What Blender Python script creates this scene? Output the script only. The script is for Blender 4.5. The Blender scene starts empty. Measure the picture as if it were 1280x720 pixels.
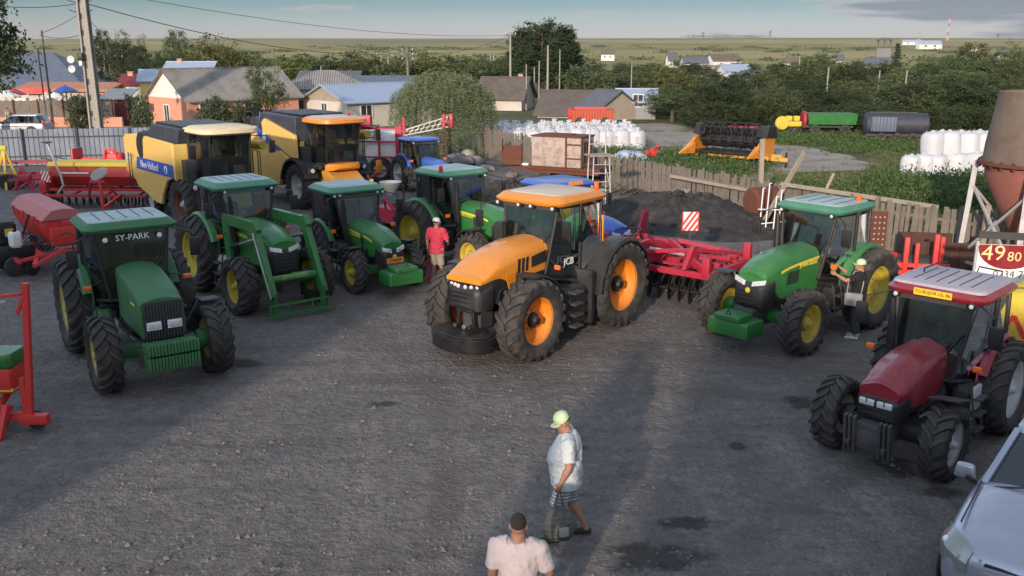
import bpy, math, random
import numpy as np
from mathutils import Vector, Matrix, Euler
rnd = random.Random(7)
sc = bpy.context.scene
COL = sc.collection
R = math.radians
# ------------------------------------------------------------------ camera constants (metres, camera above the origin)
F, PITCH, CH = 1150.0, math.atan(300/1150.0), 6.05
def ray(px, py):
    u = (px-640)/F; v = (360-py)/F
    return u, math.cos(PITCH)+v*math.sin(PITCH), -math.sin(PITCH)+v*math.cos(PITCH)
def G(px, py, z=0.0):
    "point at height z seen at this place of the photograph"
    dx, dy, dz = ray(px, py); t = (z-CH)/dz
    return (dx*t, dy*t)
def at(px, py, Y):
    dx, dy, dz = ray(px, py); t = Y/dy
    return Vector((dx*t, Y, CH+dz*t))
# ------------------------------------------------------------------ materials
MATS = {}
def mat(name, col, rough=.6, metal=0., dirt=.3, dcol=(.10,.085,.07), scale=2.5, bump=0., bscale=40., coat=0., emit=None, sheen=0., var=.07):
    if name in MATS: return MATS[name]
    m = bpy.data.materials.new(name); m.use_nodes = True; nt = m.node_tree; N = nt.nodes; L = nt.links
    b = N['Principled BSDF']
    b.inputs['Roughness'].default_value = rough; b.inputs['Metallic'].default_value = metal
    b.inputs['Coat Weight'].default_value = coat
    tc = N.new('ShaderNodeTexCoord'); oi = N.new('ShaderNodeObjectInfo')
    ns = N.new('ShaderNodeTexNoise'); ns.inputs['Scale'].default_value = scale; ns.inputs['Detail'].default_value = 8; ns.inputs['Roughness'].default_value = .65
    L.new(tc.outputs['Object'], ns.inputs['Vector'])
    rp = N.new('ShaderNodeMapRange'); rp.inputs[1].default_value = .45; rp.inputs[2].default_value = .75; rp.inputs[3].default_value = 0; rp.inputs[4].default_value = dirt
    L.new(ns.outputs['Fac'], rp.inputs[0])
    mx = N.new('ShaderNodeMix'); mx.data_type = 'RGBA'; mx.inputs[6].default_value = (*col, 1); mx.inputs[7].default_value = (*dcol, 1)
    L.new(rp.outputs[0], mx.inputs[0])
    if coat>0 or name in('rubber','black','black_gloss','dark_grey','crimson','implement_red'):
        ge=N.new('ShaderNodeNewGeometry'); sx=N.new('ShaderNodeSeparateXYZ'); L.new(ge.outputs['Normal'],sx.inputs[0]); up=N.new('ShaderNodeMapRange'); up.inputs[1].default_value=.3; up.inputs[2].default_value=1.; up.inputs[3].default_value=0; up.inputs[4].default_value=.2; L.new(sx.outputs[2],up.inputs[0])
        nd=N.new('ShaderNodeTexNoise'); nd.inputs['Scale'].default_value=scale*1.7; nd.inputs['Detail'].default_value=9; nd.inputs['Roughness'].default_value=.7; L.new(tc.outputs['Object'],nd.inputs['Vector']); nr=N.new('ShaderNodeMapRange'); nr.inputs[1].default_value=.35; nr.inputs[2].default_value=.7; L.new(nd.outputs['Fac'],nr.inputs[0])
        mu=N.new('ShaderNodeMath'); mu.operation='MULTIPLY'; L.new(up.outputs[0],mu.inputs[0]); L.new(nr.outputs[0],mu.inputs[1]); m0=N.new('ShaderNodeMix'); m0.data_type='RGBA'; m0.inputs[6].default_value=(*col,1); m0.inputs[7].default_value=(.30,.27,.235,1); L.new(mu.outputs[0],m0.inputs[0]); L.new(m0.outputs[2],mx.inputs[6])
    n2 = N.new('ShaderNodeTexNoise'); n2.inputs['Scale'].default_value = scale*6; n2.inputs['Detail'].default_value = 4
    L.new(tc.outputs['Object'], n2.inputs['Vector'])
    hs = N.new('ShaderNodeHueSaturation'); r2 = N.new('ShaderNodeMapRange'); r2.inputs[1].default_value=.3; r2.inputs[2].default_value=.7; r2.inputs[3].default_value = 1-var; r2.inputs[4].default_value = 1+var
    L.new(n2.outputs['Fac'], r2.inputs[0]); L.new(r2.outputs[0], hs.inputs['Value']); L.new(mx.outputs[2], hs.inputs['Color']); L.new(hs.outputs[0], b.inputs['Base Color'])
    r3 = N.new('ShaderNodeMapRange'); r3.inputs[1].default_value=.4; r3.inputs[2].default_value=.7; r3.inputs[3].default_value=rough; r3.inputs[4].default_value=min(1,rough+.25)
    L.new(ns.outputs['Fac'], r3.inputs[0]); L.new(r3.outputs[0], b.inputs['Roughness'])
    if bump:
        bn = N.new('ShaderNodeTexNoise'); bn.inputs['Scale'].default_value = bscale; bn.inputs['Detail'].default_value = 6
        L.new(tc.outputs['Object'], bn.inputs['Vector'])
        bp = N.new('ShaderNodeBump'); bp.inputs['Strength'].default_value = bump; bp.inputs['Distance'].default_value = .03
        L.new(bn.outputs['Fac'], bp.inputs['Height']); L.new(bp.outputs[0], b.inputs['Normal'])
    if emit:
        b.inputs['Emission Color'].default_value = (*emit[0],1); b.inputs['Emission Strength'].default_value = emit[1]
    MATS[name] = m; return m
def glassmat(name, tint, rough=.03, refl=.05):
    m = bpy.data.materials.new(name); m.use_nodes = True; nt = m.node_tree; N = nt.nodes; L = nt.links
    N.remove(N['Principled BSDF']); out = N['Material Output']
    tr = N.new('ShaderNodeBsdfTransparent'); tr.inputs[0].default_value = (*tint,1)
    gl = N.new('ShaderNodeBsdfGlossy'); gl.inputs['Roughness'].default_value = rough; gl.inputs[0].default_value=(.9,.95,1,1)
    df = N.new('ShaderNodeBsdfDiffuse'); df.inputs[0].default_value = (.12,.12,.11,1)
    ns = N.new('ShaderNodeTexNoise'); ns.inputs['Scale'].default_value = 3; tc = N.new('ShaderNodeTexCoord'); L.new(tc.outputs['Object'], ns.inputs['Vector'])
    mr = N.new('ShaderNodeMapRange'); mr.inputs[1].default_value=.35; mr.inputs[2].default_value=.75; mr.inputs[3].default_value=.01; mr.inputs[4].default_value=.13; L.new(ns.outputs['Fac'], mr.inputs[0])
    m0 = N.new('ShaderNodeMixShader'); L.new(mr.outputs[0], m0.inputs[0]); L.new(tr.outputs[0], m0.inputs[1]); L.new(df.outputs[0], m0.inputs[2])
    fr = N.new('ShaderNodeFresnel'); fr.inputs[0].default_value = 1.5
    ad = N.new('ShaderNodeMath'); ad.operation='ADD'; ad.inputs[1].default_value = refl; L.new(fr.outputs[0], ad.inputs[0])
    mx = N.new('ShaderNodeMixShader'); L.new(ad.outputs[0], mx.inputs[0]); L.new(m0.outputs[0], mx.inputs[1]); L.new(gl.outputs[0], mx.inputs[2]); L.new(mx.outputs[0], out.inputs[0])
    MATS[name] = m; return m
DUST=(.13,.11,.09)
mat('deere_green',(.022,.17,.036),.35,0,.3,DUST,coat=.3); mat('dull_green',(.04,.16,.06),.5,0,.45,DUST)
mat('roof_green',(.07,.25,.15),.42,0,.3,(.3,.32,.3)); mat('roof_pale',(.36,.47,.46),.45,0,.4,(.2,.24,.22))
mat('rim_yellow',(.52,.40,.045),.5,0,.45,DUST); mat('rim_dull_yellow',(.5,.44,.12),.6,0,.5,DUST)
mat('stripe_yellow',(.75,.6,.06),.5,0,.2)
mat('fast_orange',(.74,.27,.022),.33,0,.14,(.4,.2,.08),coat=.4); mat('rim_orange',(.8,.26,.02),.45,0,.35,DUST)
mat('roof_tan',(.80,.66,.42),.5,0,.35,(.45,.36,.24)); mat('roof_cream',(.62,.52,.42),.5,0,.3,(.3,.27,.24))
mat('black',(.014,.014,.016),.45,0,.35,(.06,.055,.05)); mat('black_gloss',(.012,.012,.014),.22,0,.15,(.05,.05,.05)); mat('dark_grey',(.045,.046,.05),.6,0,.4,DUST)
mat('rubber',(.030,.029,.029),.75,0,.85,(.11,.097,.085),4,.25,30); mat('interior',(.06,.06,.058),.8); mat('seat_fabric',(.16,.155,.14),.9)
mat('steel',(.38,.38,.38),.4,.8,.4,DUST); mat('pale_steel',(.5,.5,.5),.5,.3,.3,(.2,.12,.08)); mat('rim_grey',(.55,.56,.57),.5,.2,.4,DUST)
mat('case_red',(.25,.010,.024),.3,0,.2,(.2,.07,.06),coat=.4); mat('case_roof',(.42,.38,.44),.45,0,.35,(.25,.2,.22))
mat('implement_red',(.48,.03,.03),.42,0,.3,(.16,.05,.04)); mat('bright_red',(.66,.045,.04),.42,0,.2,(.3,.08,.06)); mat('crimson',(.42,.02,.05),.42,0,.3,(.14,.05,.05)); mat('faded_red',(.52,.16,.16),.5,0,.4,(.35,.25,.25))
mat('blue',(.035,.12,.52),.35,0,.25,(.15,.2,.35),coat=.3); mat('holland_blue',(.03,.09,.42),.4,0,.2)
mat('holland_yellow',(.74,.48,.13),.38,0,.2,(.45,.33,.16),1.5,coat=.2,var=.06); mat('harvest_orange',(.7,.36,.06),.42,0,.3,(.4,.3,.15)); mat('hopper_dark',(.035,.04,.06),.5,0,.4,(.1,.1,.12))
mat('white',(.8,.8,.8),.5,0,.15,(.4,.4,.38)); mat('lamp_lens',(.75,.78,.8),.12,.3,.05); mat('amber',(.85,.16,.02),.25,0,.05); mat('red_lens',(.6,.02,.02),.25,0,.05)
mat('yellow_paint',(.68,.5,.05),.5,0,.35,(.3,.2,.06)); mat('plate_yellow',(.85,.55,.03),.45,0,.05); mat('plate_orange',(.85,.3,.04),.45,0,.1); mat('ink',(.02,.02,.02),.6,0,0)
mat('rust_dark',(.085,.04,.03),.9,0,.5,(.04,.025,.02),5,.3,30); mat('rust',(.14,.05,.03),.85,0,.6,(.06,.03,.02),6,.3,30); mat('wood',(.20,.175,.15),.85,0,.6,(.09,.075,.06),3,.4,25); mat('wood_pale',(.34,.29,.23),.85,0,.5,(.15,.12,.1),3,.4,25)
mat('concrete',(.34,.32,.29),.9,0,.5,(.16,.14,.12),1.5,.4,12); mat('rock',(.17,.158,.148),.9,0,.6,(.08,.07,.06),3,.5,10)
glassmat('cab_glass',(.62,.70,.66)); glassmat('car_glass',(.12,.15,.16),.02,.08); glassmat('dark_glass',(.40,.47,.44),.03,.03)
mat('window_dark',(.03,.035,.04),.15,0,.1); mat('leather',(.02,.02,.02),.6)
# ------------------------------------------------------------------ mesh builder
class MB:
    def __init__(s): s.v=[]; s.f=[]; s.mi=[]; s.ms=[]; s.cur=0; s.T=None
    def m(s, name):
        if name not in s.ms: s.ms.append(name)
        s.cur = s.ms.index(name); return s
    def add(s, vs, fs):
        o=len(s.v)
        if s.T is not None: vs=[s.T@Vector(p) for p in vs]
        s.v += [tuple(p) for p in vs]; s.f += [tuple(i+o for i in f) for f in fs]; s.mi += [s.cur]*len(fs); return s
    def box(s, x,y,z, sx,sy,sz, rot=None, taper=1.0, ch=0):
        "centre x,y, base z"
        hx,hy=sx/2,sy/2; t=taper
        c=min(ch,hx*.45,hy*.45,sz*.45)
        if c>0:
            def ring(a,b,zz): return [(-a+c,-b,zz),(a-c,-b,zz),(a,-b+c,zz),(a,b-c,zz),(a-c,b,zz),(-a+c,b,zz),(-a,b-c,zz),(-a,-b+c,zz)]
            vs=ring(hx-c*.6,hy-c*.6,0)+ring(hx,hy,c)+ring(hx*t,hy*t,sz-c)+ring(hx*t-c*.6,hy*t-c*.6,sz)
            fs=[tuple(range(7,-1,-1)),tuple(range(24,32))]
            for k in range(3):
                for i in range(8): j=(i+1)%8; fs.append((k*8+i,k*8+j,k*8+8+j,k*8+8+i))
        else:
            vs=[(-hx,-hy,0),(hx,-hy,0),(hx,hy,0),(-hx,hy,0),(-hx*t,-hy*t,sz),(hx*t,-hy*t,sz),(hx*t,hy*t,sz),(-hx*t,hy*t,sz)]
            fs=[(3,2,1,0),(4,5,6,7),(0,1,5,4),(1,2,6,5),(2,3,7,6),(3,0,4,7)]
        if rot is not None:
            q=Euler(rot).to_matrix(); vs=[q@(Vector(p)-Vector((0,0,sz/2)))+Vector((0,0,sz/2)) for p in vs]
        return s.add([(p[0]+x,p[1]+y,p[2]+z) for p in vs],fs)
    def bar(s, a, b, w, h=None, ch=0):
        "box beam from a to b"
        a=Vector(a); b=Vector(b); h=h or w; d=b-a; L=d.length
        if L<1e-6: return s
        q=d.to_track_quat('X','Z').to_matrix(); vs=[]
        for x in (0,L):
            for (y,z) in ((-w/2,-h/2),(w/2,-h/2),(w/2,h/2),(-w/2,h/2)): vs.append(a+q@Vector((x,y,z)))
        return s.add(vs,[(0,3,2,1)[::-1] if 0 else (3,2,1,0),(4,5,6,7),(0,1,5,4),(1,2,6,5),(2,3,7,6),(3,0,4,7)])
    def tube(s, pts, r, n=8, cap=True):
        pts=[Vector(p) for p in pts]; k=len(pts); rs=r if isinstance(r,(list,tuple)) else [r]*k
        vs=[]; fs=[]; up=None
        for i,p in enumerate(pts):
            d=(pts[min(i+1,k-1)]-pts[max(i-1,0)]).normalized()
            if up is None: up=Vector((0,0,1)) if abs(d.z)<.9 else Vector((1,0,0))
            u=d.cross(up).normalized(); w=u.cross(d).normalized(); up=w
            for j in range(n):
                a=2*math.pi*j/n; vs.append(p+(u*math.cos(a)+w*math.sin(a))*rs[i])
        for i in range(k-1):
            for j in range(n): jj=(j+1)%n; fs.append((i*n+jj,i*n+j,i*n+n+j,i*n+n+jj))
        if cap: fs.append(tuple(range(n))); fs.append(tuple(range(k*n-1,(k-1)*n-1,-1)))
        return s.add(vs,fs)
    def lathe(s, prof, n=24, axis='z', c=(0,0,0), cap=False, arc=None):
        "prof list of (r, h)"
        vs=[]; fs=[]; k=len(prof)
        for (r,h) in prof:
            for j in range(n):
                a=2*math.pi*j/n; x,y=r*math.cos(a),r*math.sin(a)
                p={'z':(x,y,h),'y':(x,h,-y),'x':(h,x,y)}[axis]; vs.append((p[0]+c[0],p[1]+c[1],p[2]+c[2]))
        for i in range(k-1):
            for j in range(n): jj=(j+1)%n; fs.append((i*n+j,i*n+jj,i*n+n+jj,i*n+n+j))
        if cap: fs.append(tuple(range(n-1,-1,-1))); fs.append(tuple(range((k-1)*n,k*n)))
        return s.add(vs,fs)
    def sphere(s, c, r, n=12, k=8, sq=(1,1,1)):
        prof=[]
        vs=[];fs=[]
        for i in range(k+1):
            t=math.pi*i/k
            for j in range(n): a=2*math.pi*j/n; vs.append((c[0]+r*sq[0]*math.sin(t)*math.cos(a),c[1]+r*sq[1]*math.sin(t)*math.sin(a),c[2]+r*sq[2]*math.cos(t)))
        for i in range(k):
            for j in range(n): jj=(j+1)%n; fs.append((i*n+j,i*n+n+j,i*n+n+jj,i*n+jj))
        return s.add(vs,fs)
    def loft(s, rings, closed=True, cap=True):
        n=len(rings[0]); vs=[p for r in rings for p in r]; fs=[]
        for i in range(len(rings)-1):
            for j in range(n if closed else n-1): jj=(j+1)%n; fs.append((i*n+j,i*n+jj,i*n+n+jj,i*n+n+j))
        if cap and closed: fs.append(tuple(range(n-1,-1,-1))); fs.append(tuple(range((len(rings)-1)*n,len(rings)*n)))
        return s.add(vs,fs)
    def prism(s, poly, axis, lo, hi):
        "extrude a 2D polygon: axis y -> poly in xz, z -> poly in xy, x -> poly in yz"
        def P(a,b,h): return {'y':(a,h,b),'z':(a,b,h),'x':(h,a,b)}[axis]
        n=len(poly); vs=[P(a,b,lo) for a,b in poly]+[P(a,b,hi) for a,b in poly]
        fs=[tuple(range(n)),tuple(range(2*n-1,n-1,-1))]+[(i,n+i,n+(i+1)%n,(i+1)%n) for i in range(n)]
        return s.add(vs,fs)
    def panel(s, pts, t=.012):
        "thin solid panel through 3+ coplanar points"
        p=[Vector(q) for q in pts]; nrm=(p[1]-p[0]).cross(p[2]-p[0]).normalized()*t/2; n=len(p)
        return s.add([q-nrm for q in p]+[q+nrm for q in p],[tuple(range(n-1,-1,-1)),tuple(range(n,2*n))]+[(i,(i+1)%n,n+(i+1)%n,n+i) for i in range(n)])
    def text(s, body, size, origin, xdir, ydir, ext=.004, width=None, sy=1.0):
        "raised lettering: origin is its centre"
        v,f=textdata(body)
        xs=[p[0] for p in v]; ys=[p[1] for p in v]; w=max(xs)-min(xs); cx=(max(xs)+min(xs))/2; cy=(max(ys)+min(ys))/2
        k=size if width is None else width/w
        o=Vector(origin); X=Vector(xdir).normalized(); Y=Vector(ydir).normalized(); Z=X.cross(Y)
        return s.add([o+X*(p[0]-cx)*k+Y*(p[1]-cy)*k*sy+Z*(ext if p[2]>0 else -.001) for p in v],f)
    def build(s, name, parent=None, loc=None, rz=None, bevel=0., smooth=35):
        me=bpy.data.meshes.new(name); me.from_pydata(s.v,[],s.f)
        for n in s.ms: me.materials.append(MATS[n])
        if len(s.ms)>1: me.polygons.foreach_set('material_index',s.mi)
        import bmesh
        bm=bmesh.new(); bm.from_mesh(me); bmesh.ops.recalc_face_normals(bm,faces=bm.faces); bm.to_mesh(me); bm.free()
        if smooth:
            me.polygons.foreach_set('use_smooth',[True]*len(me.polygons)); me.set_sharp_from_angle(angle=R(smooth))
        me.update()
        o=bpy.data.objects.new(name,me); COL.objects.link(o)
        if parent: o.parent=parent
        if loc: o.location=loc
        if rz is not None: o.rotation_euler.z=rz
        if bevel:
            b=o.modifiers.new('bevel','BEVEL'); b.width=bevel; b.segments=2; b.limit_method='ANGLE'; b.angle_limit=R(40)
        return o
_tx={}
def textdata(body):
    if body in _tx: return _tx[body]
    cu=bpy.data.curves.new('t','FONT'); cu.body=body; cu.size=1; cu.extrude=.01; cu.resolution_u=2
    o=bpy.data.objects.new('t',cu); COL.objects.link(o); bpy.context.view_layer.update()
    me=bpy.data.meshes.new_from_object(o.evaluated_get(bpy.context.evaluated_depsgraph_get()))
    v=[tuple(q.co) for q in me.vertices]; f=[tuple(p.vertices) for p in me.polygons]
    bpy.data.objects.remove(o); bpy.data.curves.remove(cu); bpy.data.meshes.remove(me)
    _tx[body]=(v,f); return _tx[body]
def tag(o, label, cat, group=None, kind=None):
    o['label']=label; o['category']=cat
    if group: o['group']=group
    if kind: o['kind']=kind
    return o
def empty(name, x,y,z, rz, label, cat, group=None):
    o=bpy.data.objects.new(name,None); COL.objects.link(o); o.location=(x,y,z); o.rotation_euler.z=rz; o.empty_display_size=.2
    return tag(o,label,cat,group)
def struct(o): o['kind']='structure'; return o
def copy_tree(o, parent=None):
    c=o.copy(); COL.objects.link(c)
    if parent: c.parent=parent
    for ch in list(o.children): copy_tree(ch,c)
    return c
# ------------------------------------------------------------------ tractors
_tyre={}
def tyre_mesh(Rr,W,rr,N):
    key=(Rr,W,rr,N)
    if key in _tyre: return _tyre[key]
    m=MB().m('rubber'); h=W/2; c=Rr-.05
    m.lathe([(rr,-h*.62),(rr+.03,-h*.80),(rr+(c-rr)*.45,-h*1.0),(c-.10,-h*.99),(c-.03,-h*.85),(c,-h*.4),(c+.004,0),(c,h*.4),(c-.03,h*.85),(c-.10,h*.99),(rr+(c-rr)*.45,h),(rr+.03,h*.80),(rr,h*.62)],48,'y')
    pitch=2*math.pi/N
    for side in (-1,1):
        for k in range(N):
            p0=k*pitch+(pitch/2 if side>0 else 0)
            secs=[(-.02*h,0,Rr),(.35*h,pitch*.42,Rr),(.75*h,pitch*.78,Rr-.012),(1.0*h,pitch*.95,Rr-.05),(1.02*h,pitch*1.0,Rr-.13)]
            vs=[];fs=[]
            for (yy,ph,rt) in secs:
                wd=pitch*.17
                for (dp,rad) in ((-wd*1.2,rt-.065),(wd*1.2,rt-.065),(wd,rt),(-wd,rt)):
                    a=p0+ph+dp; vs.append((rad*math.cos(a),yy*side,rad*math.sin(a)))
            for i in range(len(secs)-1):
                for j in range(4): jj=(j+1)%4; fs.append((i*4+j,i*4+jj,i*4+4+jj,i*4+4+j))
            fs.append((0,1,2,3)); fs.append((16,17,18,19)); m.add(vs,fs)
    _tyre[key]=m; return m
def wheel(parent, x,y,Rr,W,rr,N,rimmat,hubmat,out,deep=.5,steer=0,style='dish'):
    "rim mesh with a tyre child; out=+1/-1: side the dish faces"
    m=MB().m(rimmat); h=W/2
    d=h*deep
    m.lathe([(rr,h*.66),(rr+.025,h*.72),(rr+.03,h*.68),(rr-.03,h*.55),(rr-.05,h*.2),(rr*.86,d*.2),(rr*.72,0),(rr*.5,-.01),(rr*.36,.03),(.01,.03)],32,'y')
    m.lathe([(rr-.01,-h*.66),(rr-.04,-h*.2),(rr*.6,-.04),(.01,-.04)],24,'y')
    m.m(hubmat).lathe([(rr*.34,.0),(rr*.33,.09),(rr*.2,.12),(rr*.16,.19),(.005,.2)],16,'y')
    for k in range(8):
        a=k*math.pi/4; m.m('steel').lathe([(.018,.0),(.018,.05),(.002,.055)],6,'y',(rr*.43*math.cos(a),0,rr*.43*math.sin(a)))
    if style=='slots':
        m.m('black')
        for k in range(8):
            a=(k+.5)*math.pi/4; m.lathe([(.045,.0),(.045,.014),(.002,.016)],8,'y',(rr*.62*math.cos(a),0.0,rr*.62*math.sin(a)))
    o=m.build('wheel',parent,(x,y,Rr),(0 if out>0 else math.pi)+steer)
    key='o%s'%str((Rr,W,rr,N))
    if key in _tyre: t=_tyre[key].copy(); COL.objects.link(t); t.parent=o
    else:
        t=tyre_mesh(Rr,W,rr,N).build('tyre',o); _tyre[key]=t
    return o
def ring(x,w,zb,zt,k=.35,crown=.04,nb=3):
    "bonnet cross-section: half width w, bottom zb, top zt; k = shoulder size"
    H=zt-zb; r=min(w,H)*k; pts=[(x,-w*.98,zb),(x,-w,zb+(H-r)*.5),(x,-w,zt-r)]
    for i in range(1,5):
        a=math.pi-i*math.pi/8; pts.append((x,-w+r+r*math.cos(a),zt-r+r*math.sin(a)))
    for q in (.66,.33,0): pts.append((x,-(w-r)*q,zt+crown*(1-q*q)))
    return pts+[(x,-p[1],p[2]) for p in pts[-2::-1]]
def add_text(parent, name, matn, body, width, origin, xd, yd, ext=.004, sy=1.):
    return MB().m(matn).text(body,1,origin,xd,yd,ext,width,sy).build(name,parent,smooth=0)
def tractor(name,label,cat,x,y,hd,c,group='tractors parked in the yard'):
    t=empty(name,x,y,0,R(hd),label,cat,group)
    g=lambda k,d=None: c.get(k,d)
    wb=g('wb',2.7); Rr,Wr,Rf,Wf=g('Rr',.9),g('Wr',.5),g('Rf',.66),g('Wf',.42); tr=g('tr',.92); tf=g('tf',.88)
    body=g('body','deere_green'); S=g('S',1.0)
    rim=g('rim','rim_yellow'); hub=g('hub',rim)
    wheel(t,0,tr,Rr,Wr,Rr*.58,g('lugs',20),rim,hub,1,g('deep',.1),0,g('rimstyle','dish')); wheel(t,0,-tr,Rr,Wr,Rr*.58,g('lugs',20),rim,hub,-1,g('deep',.1),0,g('rimstyle','dish'))
    st=R(g('steer',0))
    wheel(t,wb,tf,Rf,Wf,Rf*.56,g('flugs',18),rim,hub,1,.3,st); wheel(t,wb,-tf,Rf,Wf,Rf*.56,g('flugs',18),rim,hub,-1,.3,st)
    hx0,hx1=g('hx0',1.1),g('hx1',wb+.62); hw=g('hw',.40); hb=g('hb',1.0); ht0,ht1=g('ht0',1.78),g('ht1',1.45)
    # chassis
    m=MB().m(g('chassis','dark_grey'))
    m.box(wb*.5+.1,0,Rf*.72,wb+.9,.42,.34,ch=.04); m.box(-.1,0,Rr*.62,1.0,.5,.62,ch=.05); m.box(wb*.52,0,.85,wb*.75,.5,.45,ch=.05)
    m.tube([(0,-tr+.1,Rr),(0,tr-.1,Rr)],.14,12); m.m(g('axle',body)).box(wb,0,Rf-.13,.22,tf*2-.35,.24,ch=.05)
    for s in (-1,1): m.lathe([(.17,-.1),(.2,.0),(.17,.1)],14,'y',(wb,s*(tf-.22),Rf),cap=True)
    m.m('dark_grey').box(wb+.5,0,Rf*.75,.45,.46,.38,ch=.04)
    m.m('black').box(hx1-.35-.75,0,hb-.12,1.2,hw*1.5,.3)
    m.build('chassis',t)
    # engine flank detail
    m=MB().m('black')
    for s in (-1,1):
        for k in range(5): m.box(wb*.45+.1+k*.22,s*.30,.72+.05*(k%2),.14,.12,.34,ch=.02)
        m.tube([(wb*.3,s*.33,.8),(wb*.55,s*.36,.95),(wb*.8,s*.3,.9)],.03,6)
    m.m('steel').tube([(wb*.4,-.38,.7),(wb*.9,-.36,.78)],.02,6).tube([(wb*.4,.38,.7),(wb*.9,.36,.78)],.02,6)
    m.build('engine',t)
    # bonnet
    L=hx1-hx0; kk=g('k',.5); nose=g('nose',.35)
    prof=g('hood',[(0,1,1,0),(.3,1,.97,0),(.6,.97,.86,0),(.74,.94,.70,.05),(.85,.9,.5,.35),(.96,.82,.2,.6),(1,.72,0,.68)]); prof=[q if len(q)>3 else (*q,0) for q in prof]
    q=[]
    for i in range(len(prof)-1):
        p0,p1,p2,p3=prof[max(0,i-1)],prof[i],prof[i+1],prof[min(len(prof)-1,i+2)]
        for k in range(3):
            a_=k/3; q.append(tuple(p1[j]+(p2[j]-p1[j])*a_ if j==0 else .5*(2*p1[j]+(p2[j]-p0[j])*a_+(2*p0[j]-5*p1[j]+4*p2[j]-p3[j])*a_*a_+(3*p1[j]-p0[j]-3*p2[j]+p3[j])*a_**3) for j in range(4)))
    q.append(prof[-1]); prof0=prof; prof=q
    m=MB().m(body); rings=[]; r2=[]
    for (u,wf,zf,bf) in prof:
        zt=ht1+(ht0-ht1)*zf; rings.append(ring(hx0+L*u,hw*wf,hb+(zt-hb)*bf,zt,kk,g('crown',.04))); r2.append(ring(hx0+L*u-.012,hw*wf*.975,hb-.02,zt-.03,kk,.0))
    m.loft(rings); hood=m.build('bonnet',t,smooth=50); MB().m('black').loft(r2).build('bonnet_base',t)
    if g('stripe'):
        m=MB().m('stripe_yellow')
        for s in (-1,1):
            pts=[]
            for (u,wf,zf,bf) in prof[:10]:
                zt=ht1+(ht0-ht1)*zf; H=zt-hb; r=min(hw*wf,H)*kk
                pts.append((hx0+L*u,s*(hw*wf+.006),zt-r*.95-.02-.05*u))
            vs=[];fs=[]
            for p in pts: vs+=[(p[0],p[1],p[2]-.025),(p[0],p[1],p[2]+.025),(p[0],p[1]-s*.03,p[2]+.025),(p[0],p[1]-s*.03,p[2]-.025)]
            for i in range(len(pts)-1):
                for j in range(4): fs.append((i*4+j,i*4+(j+1)%4,i*4+4+(j+1)%4,i*4+4+j))
            m.add(vs,fs)
        m.build('side_stripe',hood)
    if g('vents'):
        for s in (-1,1):
            m=MB().m('black')
            for k in range(g('vents')): m.panel([(hx0+L*.42+k*.09,s*(hw*.985+.008),hb+.28),(hx0+L*.42+k*.09+.05,s*(hw*.985+.008),hb+.28),(hx0+L*.42+k*.09+.02,s*(hw*.985+.008),hb+.55),(hx0+L*.42+k*.09-.03,s*(hw*.985+.008),hb+.55)],.012)
            m.build('side_vent',hood)
    if g('brand'):
        bt=g('brand')
        for s in (-1,1):
            u=.22; zt=ht1+(ht0-ht1)*.97; add_text(hood,'lettering','stripe_yellow',bt,L*.36,(hx0+L*u,s*(hw+.004),zt-.30),(1 if s<0 else -1,0,0),(0,0,1),.006)
    m=MB().m('black')
    for s in (-1,1):
        m.tube([(hx0-.1,s*.3,hb+.05),(hx0+.3,s*.46,hb-.1),(wb*.62,s*.40,.75),(wb*.95,s*.3,.8)],.018,6).tube([(hx0,s*.32,hb-.1),(hx0+.4,s*.38,hb-.25),(wb-.1,s*.5,Rf+.2)],.014,6)
    m.build('hoses',t)
    # grille and lamps
    gx=hx1; gt=g('gt',ht1-.02)
    m=MB().m('black')
    gw=hw*.98; pr=[]
    for (dx,w,zb,zt) in ((-.30,gw,hb-.1,gt-.03),(-.1,gw*.97,hb-.12,gt-.1),(.03,gw*.80,hb-.12,gt-.16),(.07,gw*.62,hb-.08,gt-.22)):
        pr.append(ring(gx+dx,w,zb,zt,.35,.01))
    gk=g('grille','modern')
    if gk=='bars':
        m.box(gx+.02,0,hb-.05,.06,hw*1.7,ht1-hb+.02,ch=.02)
        m.m('dark_grey')
        for k in range(13): m.box(gx+.055,-hw*.8+k*hw*1.6/12,hb-.02,.02,.022,ht1-hb-.04)
        m.build('grille',t)
        for s in (-1,1):
            a=MB().m('lamp_lens').box(gx+.06,s*hw*.45,hb+.17,.05,.22,.12,ch=.015).m('white').box(gx+.055,s*hw*.45,hb+.155,.04,.25,.15); a.build('headlight',t)
    else:
        m.loft(pr); m.m('dark_grey')
        for k in range(4): m.box(gx+.075,0,hb-.02+k*.09,.02,gw*1.0,.012)
        m.build('grille',t)
        for s in (-1,1):
            a=MB().m('lamp_lens')
            if gk=='row':
                for k in range(3): a.lathe([(.002,.03),(.04,.02),(.045,0)],12,'x',(gx+.05-.04*k,s*(.09+.12*k),gt-.14))
            elif gk=='band':
                a.box(gx+.085,s*hw*.36,gt-.27,.05,hw*.62,.10,ch=.02).m('black').box(gx+.105,s*hw*.36,gt-.23,.02,.02,.08)
            else:
                zt=gt-.09
                a.panel([(gx+.075,s*hw*.20,zt-.12),(gx+.0,s*hw*.84,zt-.06),(gx-.02,s*hw*.86,zt+.04),(gx+.05,s*hw*.22,zt-.02)],.05)
            a.build('headlight',t,bevel=.006)
        if g('badge'): MB().m('stripe_yellow').lathe([(.06,0),(.05,.015),(.001,.02)],16,'x',(gx+.075,0,gt-.3)).build('badge',t)
    # cab
    cx0,cx1=g('cx0',-.25),g('cx1',1.38); cz0,cz1=g('cz0',1.0),g('cz1',2.55); wb0,wt=g('cwb',.62),g('cwt',.74); xm=g('xm',.45)
    rf=MB().m(g('frame','black')); pr=.035
    P={}
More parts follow.
